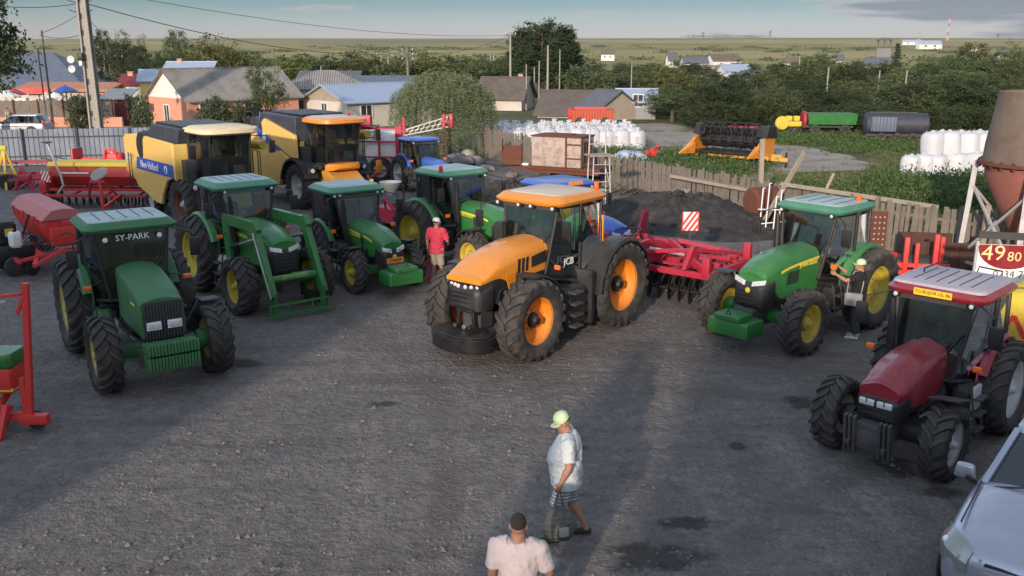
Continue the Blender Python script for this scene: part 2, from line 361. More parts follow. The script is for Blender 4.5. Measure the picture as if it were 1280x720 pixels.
    for s in (-1,1):
        A0=(cx1,s*wb0*.72,cz0+.15); A1=(cx1-g('rake',.22),s*wt*.86,cz1); B0=(xm,s*wb0*1.12,cz0); B1=(xm,s*wt,cz1); C0=(cx0+.1,s*wb0*1.12,cz0+.55); C1=(cx0,s*wt*.9,cz1)
        P[s]=(A0,A1,B0,B1,C0,C1)
        for a,b in ((A0,A1),(B0,B1),(C0,C1)): rf.tube([a,b],pr,8)
        for a,b in ((A0,B0),(B0,C0),(A1,B1),(B1,C1)): rf.tube([a,b],pr,8)
    for i in (0,1,4,5): rf.tube([P[-1][i],P[1][i]],pr,8)
    rf.box((cx0+xm)/2+.2,0,cz0-.12,cx1-cx0-.15,wb0*1.9,.12,ch=.02)
    rf.box(cx0+.15,0,cz0,.4,wb0*1.7,.5,ch=.03)
    rf.m('dark_grey').box(xm,0,cz1-.12,cx1-cx0-.3,wt*1.7,.08)
    rf.build('cab_frame',t)
    gm=g('glass','cab_glass')
    def pane(nm,*pts):
        q=[Vector(p) for p in pts]; ctr=sum(q,Vector())/len(q); MB().m(gm).panel([ctr+(p-ctr)*.97 for p in q],.006).build(nm,t,smooth=0)
    l,r=P[1],P[-1]
    pane('windscreen',l[0],r[0],r[1],l[1]); pane('rear_window',l[4],r[4],r[5],l[5])
    for s in (-1,1):
        q=P[s]; pane('door_window',q[0],q[2],q[3],q[1]); pane('side_window',q[2],q[4],q[5],q[3])
    m=MB().m(g('seatcol','seat_fabric')).box(.15,0,cz0+.35,.5,.5,.14,ch=.05).box(-.1,0,cz0+.42,.14,.48,.62,(0,-.12,0),ch=.05).m('interior').box(.15,0,cz0,.3,.3,.36); m.build('seat',t)
    m=MB().m('interior').box(cx1-.28,0,cz0,.26,.5,.72,ch=.05).box(.15,-.42,cz0+.1,.6,.2,.55,ch=.04).tube([(cx1-.3,0,cz0+.7),(cx1-.42,0,cz0+.85)],.03,6); m.build('dashboard',t)
    m=MB().m('black')
    pts=[Vector((cx1-.42+.2*math.cos(a)*.45,.2*math.sin(a),cz0+.86+.2*math.cos(a)*.85)) for a in [k*math.pi/8 for k in range(17)]]; m.tube(pts,.016,6,False).bar(pts[0],pts[8],.02).bar(pts[4],pts[12],.02); m.build('steering_wheel',t)
    m=MB().m('black')
    a0,a1=Vector(l[0]),Vector(l[1]); q0=Vector(r[0]); b0=(a0+q0)/2+Vector((.03,0,.03)); m.tube([b0,b0+(a1-a0)*.45+Vector((.015,.28,0))],.012,5).tube([b0+(a1-a0)*.12+Vector((.02,.13,0)),b0+(a1-a0)*.58+Vector((.02,.42,0))],.012,5); m.build('wiper',t)
    for s in (-1,1): MB().m('dark_grey').box(xm+.12,s*(wb0*1.1+.03),cz0+.55,.16,.03,.04).bar((xm+.16,s*(wt*.98),cz1-.1),(xm+.2,s*(wb0*1.12),cz0+.7),.018).build('door_handle',t)
    # roof
    rm=g('roof','roof_green'); rt=g('rt',.2); ov=g('ov',.06); m=MB().m(rm)
    def rr(z,e,k=.22):
        a0,a1=cx0-ov+e,cx1-g('rake',.22)+ov+.08-e; w=wt+.06-e; o=[]
        for (px,py,sx,sy) in ((a1,-w,-1,1),(a1,w,-1,-1),(a0,w,1,-1),(a0,-w,1,1)):
            for j in range(4):
                th=j*math.pi/6; cc,ss=(1-math.sin(th))*k,(1-math.cos(th))*k
                if (sx*sy)<0: cc,ss=ss,cc
                o.append((px+sx*(cc if True else 0),py+sy*ss,z+ (-.03 if px<0 else 0)))
        return o
    # a clean rounded rectangle by angle
    def rr(z,e,k=g('rk',.2)):
        a0,a1=cx0-ov+e,cx1-g('rake',.22)+ov+.1-e; w=wt+.08-e*.8; o=[]
        for (px,py,t0) in ((a1-k,w-k,0),(a0+k,w-k,1),(a0+k,-w+k,2),(a1-k,-w+k,3)):
            for j in range(5): th=(t0+j/4)*math.pi/2; o.append((px+k*math.cos(th),py+k*math.sin(th),z))
        return o
    m.loft([rr(cz1-.02,.05),rr(cz1+.02,.01),rr(cz1+rt*.35,.0),rr(cz1+rt*.8,.09),rr(cz1+rt,.17,.14)])
    roof=m.build('roof',t)
    if g('roofpanel'):
        pm,ribs=g('roofpanel'); i_=g('inset',.17); m=MB().m(pm).loft([rr(cz1+rt-.03,i_-.02,.14),rr(cz1+rt+.008,i_+.0,.14),rr(cz1+rt+.02,i_+.05,.1)])
        if ribs:
            a0,a1=cx0-ov+.33,cx1-g('rake',.22)+ov-.25
            m.m('dark_grey')
            for k in range(ribs):
                yy=-wt*.62+k*wt*1.24/(ribs-1); m.box((a0+a1)/2,yy,cz1+rt+.015,a1-a0,.018,.012)
        m.build('roof_panel',roof)
    fx=cx1-g('rake',.22)+ov+.10
    for s in (-1,1):
        for yy in g('lamps',(.55,)):
            MB().m('black').box(fx-.06,s*yy,cz1-.09,.1,.12,.1,ch=.02).m('lamp_lens').lathe([(.001,.01),(.034,.0),(.038,-.02)],12,'x',(fx,s*yy,cz1-.04)).build('work_light',t)
        # fenders
        fr=g('fr',Rr+.10); f=MB().m(g('fender',body)); w0,w1=s*(wb0*1.05),s*(tr+Wr*g('fwide',-.1)); rings=[]
        a0,a1=g('farc',(25,150)); n=9
        for k in range(n+1):
            a=R(a0+(a1-a0)*k/n); cs,sn=math.cos(a),math.sin(a)
            o=[(fr*cs,w0,Rr+fr*sn),(fr*cs,w1-s*.05,Rr+fr*sn),((fr-.05)*cs,w1,Rr+(fr-.05)*sn),((fr-.09)*cs,w1,Rr+(fr-.09)*sn),((fr-.05)*cs,w1-s*.06,Rr+(fr-.05)*sn),((fr-.04)*cs,w0,Rr+(fr-.04)*sn)]
            rings.append(o)
        f.loft(rings)
        # inner apron of the fender
        ap=[(fr*math.cos(R(a0+(a1-a0)*k/n)),Rr+fr*math.sin(R(a0+(a1-a0)*k/n))) for k in range(n+1)]+[(-.3,cz0-.25),(.9,cz0-.25)]
        f.m(g('apron',g('fender',body))).prism(ap,'y',min(w0,w0+s*.03),max(w0,w0+s*.03)); f.build('rear_fender',t)
        MB().m('red_lens').box(-fr*.8,s*(tr+.05),Rr+fr*.62,.06,.2,.09,ch=.02).build('tail_light',t)
        # steps / tanks
        m=MB().m(g('tank','black')).box(g('tankx',.98),s*.62,.52,.62,.34,.55,ch=.08); m.build('fuel_tank' if s>0 else 'tool_box',t)
        m=MB().m('dark_grey')
        for k in range(3): m.box(1.12,s*.86,.38+.27*k,.34,.16,.03)
        m.bar((.97,s*.9,.36),(.97,s*.76,1.15),.03).bar((1.28,s*.9,.36),(1.28,s*.76,1.15),.03); m.build('steps',t)
        m=MB().m('black').tube([P[s][1],(cx1+.12,s*(wt+.28),cz1-.12)],.014,6).tube([(cx1+.12,s*(wt+.28),cz1-.1),(cx1+.12,s*(wt+.30),cz1-.55)],.012,6).box(cx1+.12,s*(wt+.33),cz1-.6,.06,.2,.36,ch=.03); m.build('mirror',t)
        if s in g('ffend',(-1,1)):
            m=MB().m(g('ffcol','black')); rings=[]; q=Rf+.08
            for k in range(7):
                a=R(80+85*k/6); cs,sn=math.cos(a),math.sin(a); ya,yb=s*(tf-Wf*.45),s*(tf+Wf*.32)
                rings.append([(wb+q*cs,ya,Rf+q*sn),(wb+q*cs,yb,Rf+q*sn),(wb+(q-.05)*cs,yb+s*.02,Rf+(q-.05)*sn),(wb+(q-.03)*cs,ya,Rf+(q-.03)*sn)])
            m.loft(rings).tube([(wb,s*.35,Rf+.1),(wb,s*(tf-Wf*.5),Rf+q*.98)],.025,6); m.build('front_fender',t)
        m=MB().m('black').tube([(cx1-.1,s*wt*.75,cz0+.55),(cx1+.12,s*(wt+.1),cz0+.5)],.015,6).m('amber').box(cx1+.12,s*(wt+.12),cz0+.44,.06,.14,.09,ch=.02); m.build('indicator',t)
    if g('exhaust',True):
        s=g('exside',-1); ex=cx1+.12
        MB().m('black').tube([(ex,s*(hw+.06),hb+.1),(ex,s*(wt*.72),hb+.55),(ex,s*(wt*.74),cz1-.35),(ex,s*(wt*.76),cz1-.1)],[.05,.075,.06,.04],10).build('exhaust_pipe',t)
    if g('beacon') is not None:
        bx,by=g('beacon'); MB().m('dark_grey').lathe([(.05,0),(.05,.04)],12,'z',(bx,by,cz1+rt*.8)).m('amber' if g('bcol')!='red' else 'red_lens').lathe([(.055,.04),(.06,.06),(.055,.16),(.03,.19),(.001,.195)],12,'z',(bx,by,cz1+rt*.8)).build('beacon',t)
    # rear linkage
    m=MB().m('black')
    for s in (-1,1): m.bar((-.45,s*.3,.6),(-1.15,s*.42,.48),.06,.08).bar((-.5,s*.28,1.2),(-.8,s*.36,.55),.04)
    m.bar((-.45,0,1.15),(-1.05,0,1.0),.05); m.build('rear_linkage',t)
    fx=wb+.75
    fw=g('front')
    if fw=='block':
        m=MB().m(g('fwm',body)).box(fx+.18,0,Rf*.62,.62,.95,.32,ch=.03).box(fx+.28,0,Rf*.62+.322,.5,.62,.12,ch=.03).m('dark_grey').tube([(fx+.45,-.06,Rf*.62+.43),(fx+.45,0,Rf*.62+.55),(fx+.45,.06,Rf*.62+.43)],.02,6); m.build('front_weight',t,bevel=.01)
    elif fw=='suitcase':
        m=MB().m(body)
        for k in range(16): m.box(fx+.12,-.42+k*.056,Rf*.78,.40,.046,.25,ch=.015)
        for k in range(16): m.box(fx+.10,-.42+k*.056,Rf*.78+.262,.46,.046,.20,(0,-.12,0),ch=.015)
        m.m('dark_grey').box(fx-.12,0,Rf*.8,.12,1.0,.3); m.build('front_weight',t)
    elif fw=='disc':
        m=MB().m('black_gloss'); pts=[(fx+.2+.45*math.cos(R(a)),.74*math.sin(R(a))) for a in range(-90,91,12)]+[(fx-.02,.7),(fx-.1,.4),(fx-.1,-.4),(fx-.02,-.7)]
        m.prism(pts,'z',.34,.62); pts2=[(fx+.25+(a-fx-.25)*.93,b*.93) for a,b in pts]; m.prism(pts2,'z',.622,.66)
        m.m('black').bar((fx-.2,-.3,.6),(fx+.25,-.18,.75),.08).bar((fx-.2,.3,.6),(fx+.25,.18,.75),.08).bar((fx+.1,-.22,.66),(fx+.1,-.18,1.05),.07).bar((fx+.1,.22,.66),(fx+.1,.18,1.05),.07).tube([(fx-.05,-.2,.98),(fx+.12,-.2,1.05),(fx+.12,.2,1.05),(fx-.05,.2,.98)],.04,8)
        m.m('steel').tube([(fx-.3,0,.8),(fx+.2,0,.72)],.05,8); m.build('front_weight',t,bevel=.012)
    elif fw=='link':
        m=MB().m('dark_grey')
        for s in (-1,1):
            for k in range(3): m.box(fx+.02,s*(.2+.07*k),Rf*.55,.10,.045,.62,(0,.12,0),ch=.01)
            m.bar((fx-.3,s*.25,.6),(fx+.1,s*.28,.5),.07)
        m.box(fx-.1,0,Rf*.7,.2,.66,.3,ch=.03); m.build('front_linkage',t)
    return t
TR={}
def build_tractors():
    TR['1']=t=tractor('tractor','large dusty green tractor with slatted front weights and pale ribbed roof, in the shade','tractor',-8.14,18.66,-56,
      dict(wb=2.85,Rr=.95,Wr=.5,Rf=.70,Wf=.44,tr=.98,tf=.98,body='dull_green',rim='rim_dull_yellow',roof='dull_green',roofpanel=('roof_pale',5),grille='bars',front='suitcase',ffcol='hopper_dark',
       hx0=1.38,hx1=3.3,hw=.40,hb=1.0,ht0=1.98,ht1=1.68,k=.32,hood=[(0,.95,1),(.3,1,.93),(.6,1,.7),(.85,.97,.35),(1,.95,0)],cz0=1.15,cz1=2.64,cwt=.80,cwb=.70,rt=.18,cx0=-.15,cx1=1.42,rake=.12,lamps=(),exhaust=False,ov=.06,ffend=(1,),glass='dark_glass',tank='dull_green'))
    add_text(t,'windscreen_sticker','white','SY-PARK',.62,(1.43,0,2.52),(0,1,0),(-.1,0,1),.006)
    m=MB().m('white')
    for s in (-1,1): m.lathe([(.05,.0),(.045,.01),(.001,.012)],12,'x',(1.42,s*.5,2.50))
    m.m('stripe_yellow').box(2.9,-.414,1.55,.3,.012,.03); m.build('round_sticker',t)
    TR['2']=t=tractor('tractor','green tractor carrying an empty front loader frame','tractor',-7.29,23.55,-52,
      dict(brand='JOHN DEERE',wb=2.75,Rr=.97,Wr=.55,Rf=.68,Wf=.5,tr=.95,tf=.95,grille='modern',hx0=1.34,hx1=3.2,hw=.42,hb=1.05,ht0=1.95,ht1=1.66,k=.5,stripe=False,cz0=1.15,cz1=2.70,cwt=.76,cwb=.66,rt=.17,ffend=(),roofpanel=('roof_pale',5),lamps=(.6,),beacon=None,tank='pale_steel'))
    for s in (-1,1):
        m=MB().m('deere_green'); y=s*.62
        m.prism([(1.25,1.0),(1.55,1.0),(1.5,2.0),(1.2,2.15),(1.1,2.0)],'y',y-.05,y+.05)
        m.bar((1.3,y,2.02),(3.1,y,2.08),.13,.25).bar((3.02,y,2.12),(3.85,y,.55),.13,.26).bar((3.05,y,2.2),(3.95,y,.62),.05,.08)
        m.prism([(2.85,1.98),(3.1,2.25),(3.3,2.05),(3.15,1.75)],'y',y-.07,y+.07)
        m.m('steel').tube([(1.5,y,1.35),(2.9,y,1.75)],.035,8).tube([(3.1,y+s*.08,1.95),(3.9,y+s*.08,.55)],.028,8); m.m('black').tube([(1.5,y,1.35),(2.1,y,1.52)],.055,8)
        m.build('loader_arm',t,bevel=.01)
    m=MB().m('deere_green').tube([(3.62,-.6,.92),(3.62,.6,.92)],.09,12); b=m.build('cross_tube',t)
    add_text(b,'lettering','stripe_yellow','JOHN DEERE',.62,(3.695,0,.95),(0,1,0),(-.35,0,1),.006)
    m=MB().m('deere_green')
    for s in (-1,1): m.bar((3.9,s*.6,.7),(3.8,s*.6,.12),.07,.14)
    for z in (.14,.38): m.bar((3.9,-.72,z),(3.9,.72,z),.05)
    for yy in (-.72,-.3,.3,.72): m.bar((3.9,yy,.12),(3.9,yy,.42),.04)
    for yy in (-.7,.7): m.bar((3.9,yy,.14),(4.05,yy,.12),.04)
    m.build('tool_carrier',t)
    TR['3']=t=tractor('tractor','small green tractor with an orange plate under its headlights','tractor',-4.62,24.96,-54,
      dict(brand='JOHN DEERE',wb=2.2,Rr=.75,Wr=.42,Rf=.56,Wf=.36,tr=.84,tf=.82,grille='modern',hx0=.95,hx1=2.75,hw=.36,hb=.86,ht0=1.62,ht1=1.28,k=.55,stripe=True,vents=2,cx0=-.5,cx1=1.05,ffend=(-1,1),cz0=.95,cz1=2.35,cwt=.76,cwb=.62,rt=.16,front='block',lamps=(.55,.7),roof='roof_green',roofpanel=('roof_pale',0),badge=True))
    MB().m('plate_orange').box(2.84,0,.80,.02,.46,.13).build('front_plate',t); add_text(t,'plate_lettering','ink','TG BUJOR',.38,(2.853,0,.865),(0,1,0),(0,0,1),.004)
    TR['4']=t=tractor('tractor','green tractor with tall cab and yellow rear rim, the red shirted man beside its wheel','tractor',-2.06,26.66,-50,
      dict(brand='JOHN DEERE',wb=2.65,Rr=.9,Wr=.55,Rf=.66,Wf=.42,tr=.95,tf=.9,grille='modern',hx0=1.34,hx1=3.15,hw=.42,hb=1.0,ht0=1.88,ht1=1.6,ffend=(-1,),k=.5,stripe=True,vents=4,cz0=1.1,cz1=2.60,cwt=.75,cwb=.65,rt=.15,lamps=(.6,),seatcol='fast_orange',roofpanel=('roof_pale',0),beacon=(1.0,-.72),bcol='red'))
    TR['5']=t=tractor('tractor','big orange and black tractor with rounded black front weight','tractor',1.56,20.47,-129,
      dict(wb=3.06,Rr=.97,Wr=.68,Rf=.84,Wf=.58,tr=.93,tf=.95,body='fast_orange',chassis='black',axle='black',rim='rim_orange',hub='black',grille='row',hx0=1.95,hx1=3.98,hw=.52,hb=1.22,ht0=2.22,ht1=1.72,k=.42,crown=.05,
       hood=[(0,.98,1,0),(.25,1,.98,.0),(.45,1,.88,.0),(.6,1,.74,.35),(.75,.98,.5,.62),(.93,.92,.12,.78),(1,.86,0,.82)],cx0=.32,cx1=2.05,xm=1.2,cz0=1.25,cz1=2.94,cwb=.72,cwt=.82,rt=.17,roof='fast_orange',inset=.30,roofpanel=('roof_cream',0),rk=.28,ov=.16,fender='black',front='disc',
       ffcol='black',lamps=(.16,.72),fr=1.07,fwide=.5,farc=(0,165),beacon=(.4,.66),tank='black',lugs=22,flugs=20,exhaust=False))
    m=MB().m('black')
    for s in (-1,1):
        for k in range(3): m.panel([(2.62+k*.13,s*.527,1.70),(2.69+k*.13,s*.527,1.70),(2.67+k*.13,s*.527,1.98),(2.60+k*.13,s*.527,1.98)],.012)
        m.panel([(2.02,s*.53,1.78),(2.5,s*.53,1.74),(2.5,s*.53,1.96),(2.02,s*.53,2.02)],.012)
        m.prism([(1.98,1.2),(3.6,1.2),(3.5,1.45),(2.9,1.58),(1.98,1.62)],'y',min(s*.50,s*.535),max(s*.50,s*.535))
        m.box(1.6,s*.86,.42,.75,.42,.80,ch=.08).box(1.16,s*.9,.35,.2,.5,1.15,ch=.05)
        m.m('dark_grey')
        for k in range(4): m.box(1.75,s*1.12,.42+.24*k,.3,.2,.04)
        m.m('black')
    m.box(2.12,-.62,1.2,.22,.22,1.3,ch=.06); m.build('side_panel',t)
    MB().m('fast_orange').box(.34,.80,1.7,.06,.06,.85,ch=.02).box(.34,-.80,1.7,.06,.06,.85,ch=.02).build('pillar_trim',t)
    add_text(t,'window_lettering','white','JCB',.34,(1.58,.79,1.72),(-1,.06,0),(0,0.06,1),.006)
    m=MB().m('fast_orange')
    for s in (-1,1): m.panel([(3.05,s*.54,1.22),(3.17,s*.54,1.22),(3.35,s*.54,1.74),(3.02,s*.54,1.74)],.014)
    m.build('bonnet_trim',t)
    TR['6']=t=tractor('tractor','green tractor with yellow bonnet stripe, the black shirted man at its door','tractor',7.29,20.42,-138,
      dict(brand='JOHN DEERE',wb=2.75,Rr=.9,Wr=.52,Rf=.68,Wf=.48,tr=.96,tf=.98,grille='modern',hx0=1.34,hx1=3.25,hw=.42,hb=1.02,ht0=1.95,ht1=1.58,k=.5,ffend=(-1,),stripe=True,vents=5,cz0=1.12,cz1=2.66,cwt=.74,cwb=.65,rt=.15,front='block',badge=True,lamps=(.6,),roofpanel=('roof_pale',4),beacon=(.2,.6),ffcol='hopper_dark'))
    TR['7']=t=tractor('tractor','dark red tractor with a yellow name plate on its roof edge','tractor',7.32,14.5,-135,
      dict(wb=2.5,Rr=.82,Wr=.48,Rf=.60,Wf=.42,tr=.88,tf=.86,body='case_red',chassis='dark_grey',axle='black',rim='rim_grey',grille='band',hx0=1.26,hx1=3.0,hw=.38,hb=.98,ht0=1.72,ht1=1.38,k=.55,crown=.06,hood=[(0,.9,1,0),(.3,.98,.97,0),(.6,1,.8,.0),(.82,.96,.45,.15),(.96,.88,.1,.5),(1,.8,0,.55)],
       cx0=-.35,cx1=1.32,cz0=1.0,cz1=2.46,cwt=.74,cwb=.64,rt=.17,ffend=(),roof='case_red',inset=.115,roofpanel=('case_roof',6),fender='case_red',front='link',lamps=(.6,),rk=.25,ov=.08,exside=-1))
    MB().m('plate_yellow').box(1.292,0,2.475,.02,.60,.11).build('name_plate',t); add_text(t,'plate_lettering','ink','TG.BUJOR-GL 86',.56,(1.304,0,2.53),(0,1,0),(0,0,1),.004)
    MB().m('black').tube([(-.35,-.4,2.6),(-.35,-.4,2.72),(-.2,-.5,2.72),(.4,-.5,2.72),(.4,-.5,2.6)],.014,6).tube([(-.38,.1,2.6),(-.38,.12,2.72),(-.38,.5,2.70),(-.3,.52,2.6)],.014,6).build('roof_rail',t)
    MB().m('black').panel([(2.2,.62,1.2),(2.75,.62,1.32),(2.75,1.08,1.36),(2.2,1.08,1.24)],.02).bar((2.45,.4,.95),(2.45,.7,1.26),.04).build('mud_flap',t)
    MB().m('pale_steel').box(1.12,.80,.72,.3,.06,.4,ch=.02).build('licence_box',t)
    t.scale=(.95,.95,.95)
    TR['8']=t=tractor('tractor','small blue tractor between the red sprayer and the willow','tractor',-4.2,40.6,-58,
      dict(wb=2.3,Rr=.76,Wr=.38,Rf=.5,Wf=.3,tr=.80,tf=.78,body='blue',rim='rim_grey',roof='blue',fender='blue',grille='modern',hx0=1.0,hx1=2.75,hw=.34,hb=.85,ht0=1.5,ht1=1.25,cx0=-.4,cx1=1.05,cz0=.92,cz1=2.18,cwt=.68,cwb=.58,rt=.13,ffend=(),lamps=(.6,)))
    x9,y9=G(697,224,2.45)
    TR['9']=t=tractor('tractor','blue tractor mostly hidden behind the orange tractor','tractor',x9-.2,y9+.4,-52,
      dict(wb=2.4,Rr=.8,Wr=.42,Rf=.55,Wf=.34,tr=.85,tf=.8,body='blue',rim='rim_grey',roof='blue',fender='blue',grille='modern',hx0=1.05,hx1=2.95,hw=.38,hb=.95,ht0=1.65,ht1=1.4,cx0=-.4,cx1=1.2,cz0=1.0,cz1=2.3,cwt=.76,cwb=.62,rt=.15,lamps=(.6,),ffend=()))
    MB().m('plate_orange').box(1.12,0,2.36,.03,.5,.1).build('roof_sign',t)
# ------------------------------------------------------------------ combines and implements
def combine(x,y,hd,label,kind):
    t=empty('combine_harvester',x,y,0,R(hd),label,'combine harvester','combine harvesters by the fence')
    Y='holland_yellow'; W=1.42; old=kind=='old'
    wheel(t,0,W-.32,.88,.62,.46,20,'rim_grey' if not old else 'rust','rim_grey',1,.3); wheel(t,0,-(W-.32),.88,.62,.46,20,'rim_grey' if not old else 'rust','rim_grey',-1,.3)
    wheel(t,-3.6,W-.5,.55,.36,.3,16,'rim_grey','rim_grey',1,.3); wheel(t,-3.6,-(W-.5),.55,.36,.3,16,'rim_grey','rim_grey',-1,.3)
    m=MB().m('dark_grey').box(-1.8,0,.75,4.6,1.9,.5).box(0,0,.75,.3,2.2,.3).box(-3.6,0,.45,.25,1.6,.25).box(-2.2,0,1.2,5.2,2.3,1.2); m.build('chassis',t)
    if old:
        m=MB().m(Y).prism([(-5.3,1.55),(-5.3,2.78),(-5.15,2.92),(-3.75,3.02),(-3.75,1.2),(-4.6,1.3)],'y',-W+.1,W-.1); m.build('rear_hood',t,bevel=.04)
        for s in (-1,1):
            m=MB().m(Y).prism([(-4.3,1.55),(-3.75,1.1),(-2.0,.72),(-1.5,.72),(-1.25,1.15),(-.75,1.62),(-.25,1.75),(0,1.75),(-.05,2.95),(-2.7,3.02),(-2.85,2.9),(-2.95,2.3),(-3.2,2.05),(-3.6,1.98),(-3.75,2.1),(-4.3,2.05)],'y',min(s*(W-.12),s*W),max(s*(W-.12),s*W)); p=m.build('side_panel',t,bevel=.03)
            m=MB().m('holland_blue').prism([(-3.75,1.78),(-.05,1.78),(-.05,2.22),(-3.6,2.22)],'y',min(s*W,s*(W+.014)),max(s*W,s*(W+.014))); b=m.build('blue_band',t)
            xd=(1,0,0) if s<0 else (-1,0,0)
            add_text(b,'lettering','white','New Holland',1.75,(-2.35,s*(W+.014),2.0),xd,(0,0,1),.008,1.15)
            m=MB().m('white').lathe([(.15,0),(.13,s*.012),(.001,s*.014)],14,'y',(-.75,s*(W+.012),2.0)).m('holland_blue').prism([(-.82,1.9),(-.70,2.12),(-.66,2.02),(-.72,1.9)],'y',min(s*(W+.02),s*(W+.032)),max(s*(W+.02),s*(W+.032))); m.build('emblem',t)
            m=MB().m('black').lathe([(.52,0),(.55,s*.25),(.50,s*.42),(.001,s*.45)],22,'y',(-3.3,s*(W-.5),2.62)); m.build('air_screen',t)
            m=MB().m('rim_grey').prism([(-5.2,1.9),(-4.6,1.9),(-4.6,2.2),(-5.2,2.2)],'y',min(s*(W-.1),s*(W-.09)),max(s*(W-.1),s*(W-.09))); m.build('model_plate',t)
        m=MB().m('hopper_dark').prism([(-2.95,2.7),(-.1,2.7),(.2,3.42),(-2.4,3.45),(-2.75,3.2)],'y',-W+.2,W-.2); m.m('black').prism([(-2.7,3.42),(-.1,3.40),(-.1,3.5),(-2.6,3.52)],'y',-W+.45,W-.45).box(-3.3,0,2.9,.6,1.6,.35,ch=.05); m.build('grain_tank',t,bevel=.02)
        roofm='roof_tan'
        for s in (-1,1): MB().m(Y).box(-.02,s*(W-.32),1.7,.1,.60,1.22,ch=.03).build('front_panel',t)
    else:
        for s in (-1,1):
            a,b=min(s*(W-.15),s*W),max(s*(W-.15),s*W)
            m=MB().m(Y).prism([(-3.2,.95),(-2.2,.75),(-1.25,.8),(-1.05,1.3),(-.7,1.72),(-.25,1.9),(-1.2,2.25),(-3.2,3.0),(-4.6,2.9),(-4.6,1.4)],'y',a,b); m.build('side_panel',t,bevel=.03)
            m=MB().m(Y).prism([(-.2,1.98),(.25,1.98),(.2,2.85),(-2.3,3.35),(-2.55,3.2),(-2.5,2.75)],'y',a,b); m.build('side_panel',t,bevel=.03)
            a,b=min(s*W,s*(W+.012)),max(s*W,s*(W+.012))
            m=MB().m('holland_blue').prism([(-3.4,2.95),(-2.9,3.0),(-.95,2.22),(-1.3,2.15),(-2.6,2.5)],'y',a,b); m.build('blue_swoosh',t)
            m=MB().m('white').lathe([(.17,0),(.15,s*.012),(.001,s*.014)],14,'y',(-2.35,s*(W+.013),2.62)); m.build('emblem',t)
            m=MB().m('black').lathe([(1.08,-.02),(1.08,.05),(1.0,.05),(1.0,-.02)],30,'y',(0,s*(W+.0),.95)); m=MB().m('black')
            rings=[]
            for k in range(10):
                a=R(20+150*k/9); rings.append([(1.08*math.cos(a),s*(W-.55),.9+1.08*math.sin(a)),(1.08*math.cos(a),s*(W+.05),.9+1.08*math.sin(a)),(1.0*math.cos(a),s*(W+.05),.9+1.0*math.sin(a)),(1.0*math.cos(a),s*(W-.55),.9+1.0*math.sin(a))])
            m.loft(rings).build('wheel_arch',t)
        m=MB().m('hopper_dark').prism([(-2.9,2.6),(.1,2.6),(.15,3.5),(-2.9,3.55)],'y',-W+.12,W-.12); m.m('hopper_dark').box(-1.4,-.45,3.54,2.7,.85,.07,(0,0,0)).box(-1.4,.48,3.54,2.7,.85,.07)
        m.box(-3.6,-.5,2.8,1.2,1.4,.5,ch=.1); m.build('grain_tank',t,bevel=.04)
        m=MB().m('black').tube([(-4.5,-1.2,2.8),(-4.5,-1.2,3.5),(-3.7,-1.2,3.5),(-3.7,-1.2,2.8)],.03,6).tube([(-4.5,-1.2,3.2),(-3.7,-1.2,3.2)],.025,6).tube([(-4.5,-1.2,3.5),(-4.5,0,3.5),(-3.7,0,3.5)],.03,6); m.build('guard_rail',t)
        m=MB().m(Y).box(-.02,0,1.75,.12,2.2,.9,ch=.03); m.build('front_panel',t)
        roofm='fast_orange'
    # cab
    cz0,cz1=1.75,3.32; cw=.88
    m=MB().m('black'); P={}
    for s in (-1,1):
        q=[(1.25,s*cw*.75,cz0+.05),(1.5,s*cw*.8,cz1),(.1,s*cw,cz0),(.05,s*cw,cz1)]; P[s]=q
        m.tube([q[0],q[1]],.04,8).tube([q[2],q[3]],.05,8).tube([q[0],q[2]],.04,8).tube([q[1],q[3]],.04,8)
    m.box(.6,0,cz0-.15,1.3,1.9,.16,ch=.03); m.build('cab_frame',t)
    def pane(nm,*pts):
        q=[Vector(p) for p in pts]; c=sum(q,Vector())/len(q); MB().m('cab_glass').panel([c+(p-c)*.97 for p in q],.008).build(nm,t,smooth=0)
    # curved windscreen
    n=6; rings=[]
    for zi in range(5):
        f=zi/4; r=[]
        for k in range(n+1):
            u=-1+2*k/n; r.append((1.25+.25*f+.22*(1-u*u)*(1-.3*f),u*cw*(.75+.05*f),cz0+.05+(cz1-cz0-.05)*f))
        rings.append(r)
    MB().m('cab_glass').loft(rings,False).build('windscreen',t)
    for s in (-1,1): pane('side_window',P[s][0],P[s][2],P[s][3],P[s][1])
    MB().m('seat_fabric').box(.35,0,cz0,.5,.5,.5,ch=.05).box(.1,0,cz0+.45,.14,.5,.65,ch=.05).build('seat',t)
    MB().m('interior').box(1.1,-.15,cz0,.1,.1,.75).tube([(1.0+.18*math.cos(a),-.15+.2*math.sin(a),cz0+.8) for a in [k*math.pi/6 for k in range(13)]],.02,6,False).box(.6,-.5,cz0,.6,.22,.65,ch=.04).m('rim_grey').box(1.0,.45,cz0+.1,.25,.35,.35,ch=.03).m('interior').box(.35,.1,cz0+.9,.3,.42,.5,ch=.1).build('console',t)
    m=MB().m(roofm)
    def rr(z,e,k=.35,bulge=.25):
        o=[]; a0,a1=-.1+e,1.72-e; w=cw+.14-e
        for (px,py,t0) in ((a1-k,w-k,0),(a0+k*.4,w-k*.4,1),(a0+k*.4,-w+k*.4,2),(a1-k,-w+k,3)):
            kk=k if t0 in(0,3) else k*.4
            for j in range(5): th=(t0+j/4)*math.pi/2; xx=px+kk*math.cos(th); yy=py+kk*math.sin(th); o.append((xx+(bulge*(1-(yy/w)**2) if xx>.8 else 0),yy,z))
        return o
    m.loft([rr(cz1-.04,.1),rr(cz1+.02,0),rr(cz1+.14,.02),rr(cz1+.22,.2)]); r=m.build('roof',t)
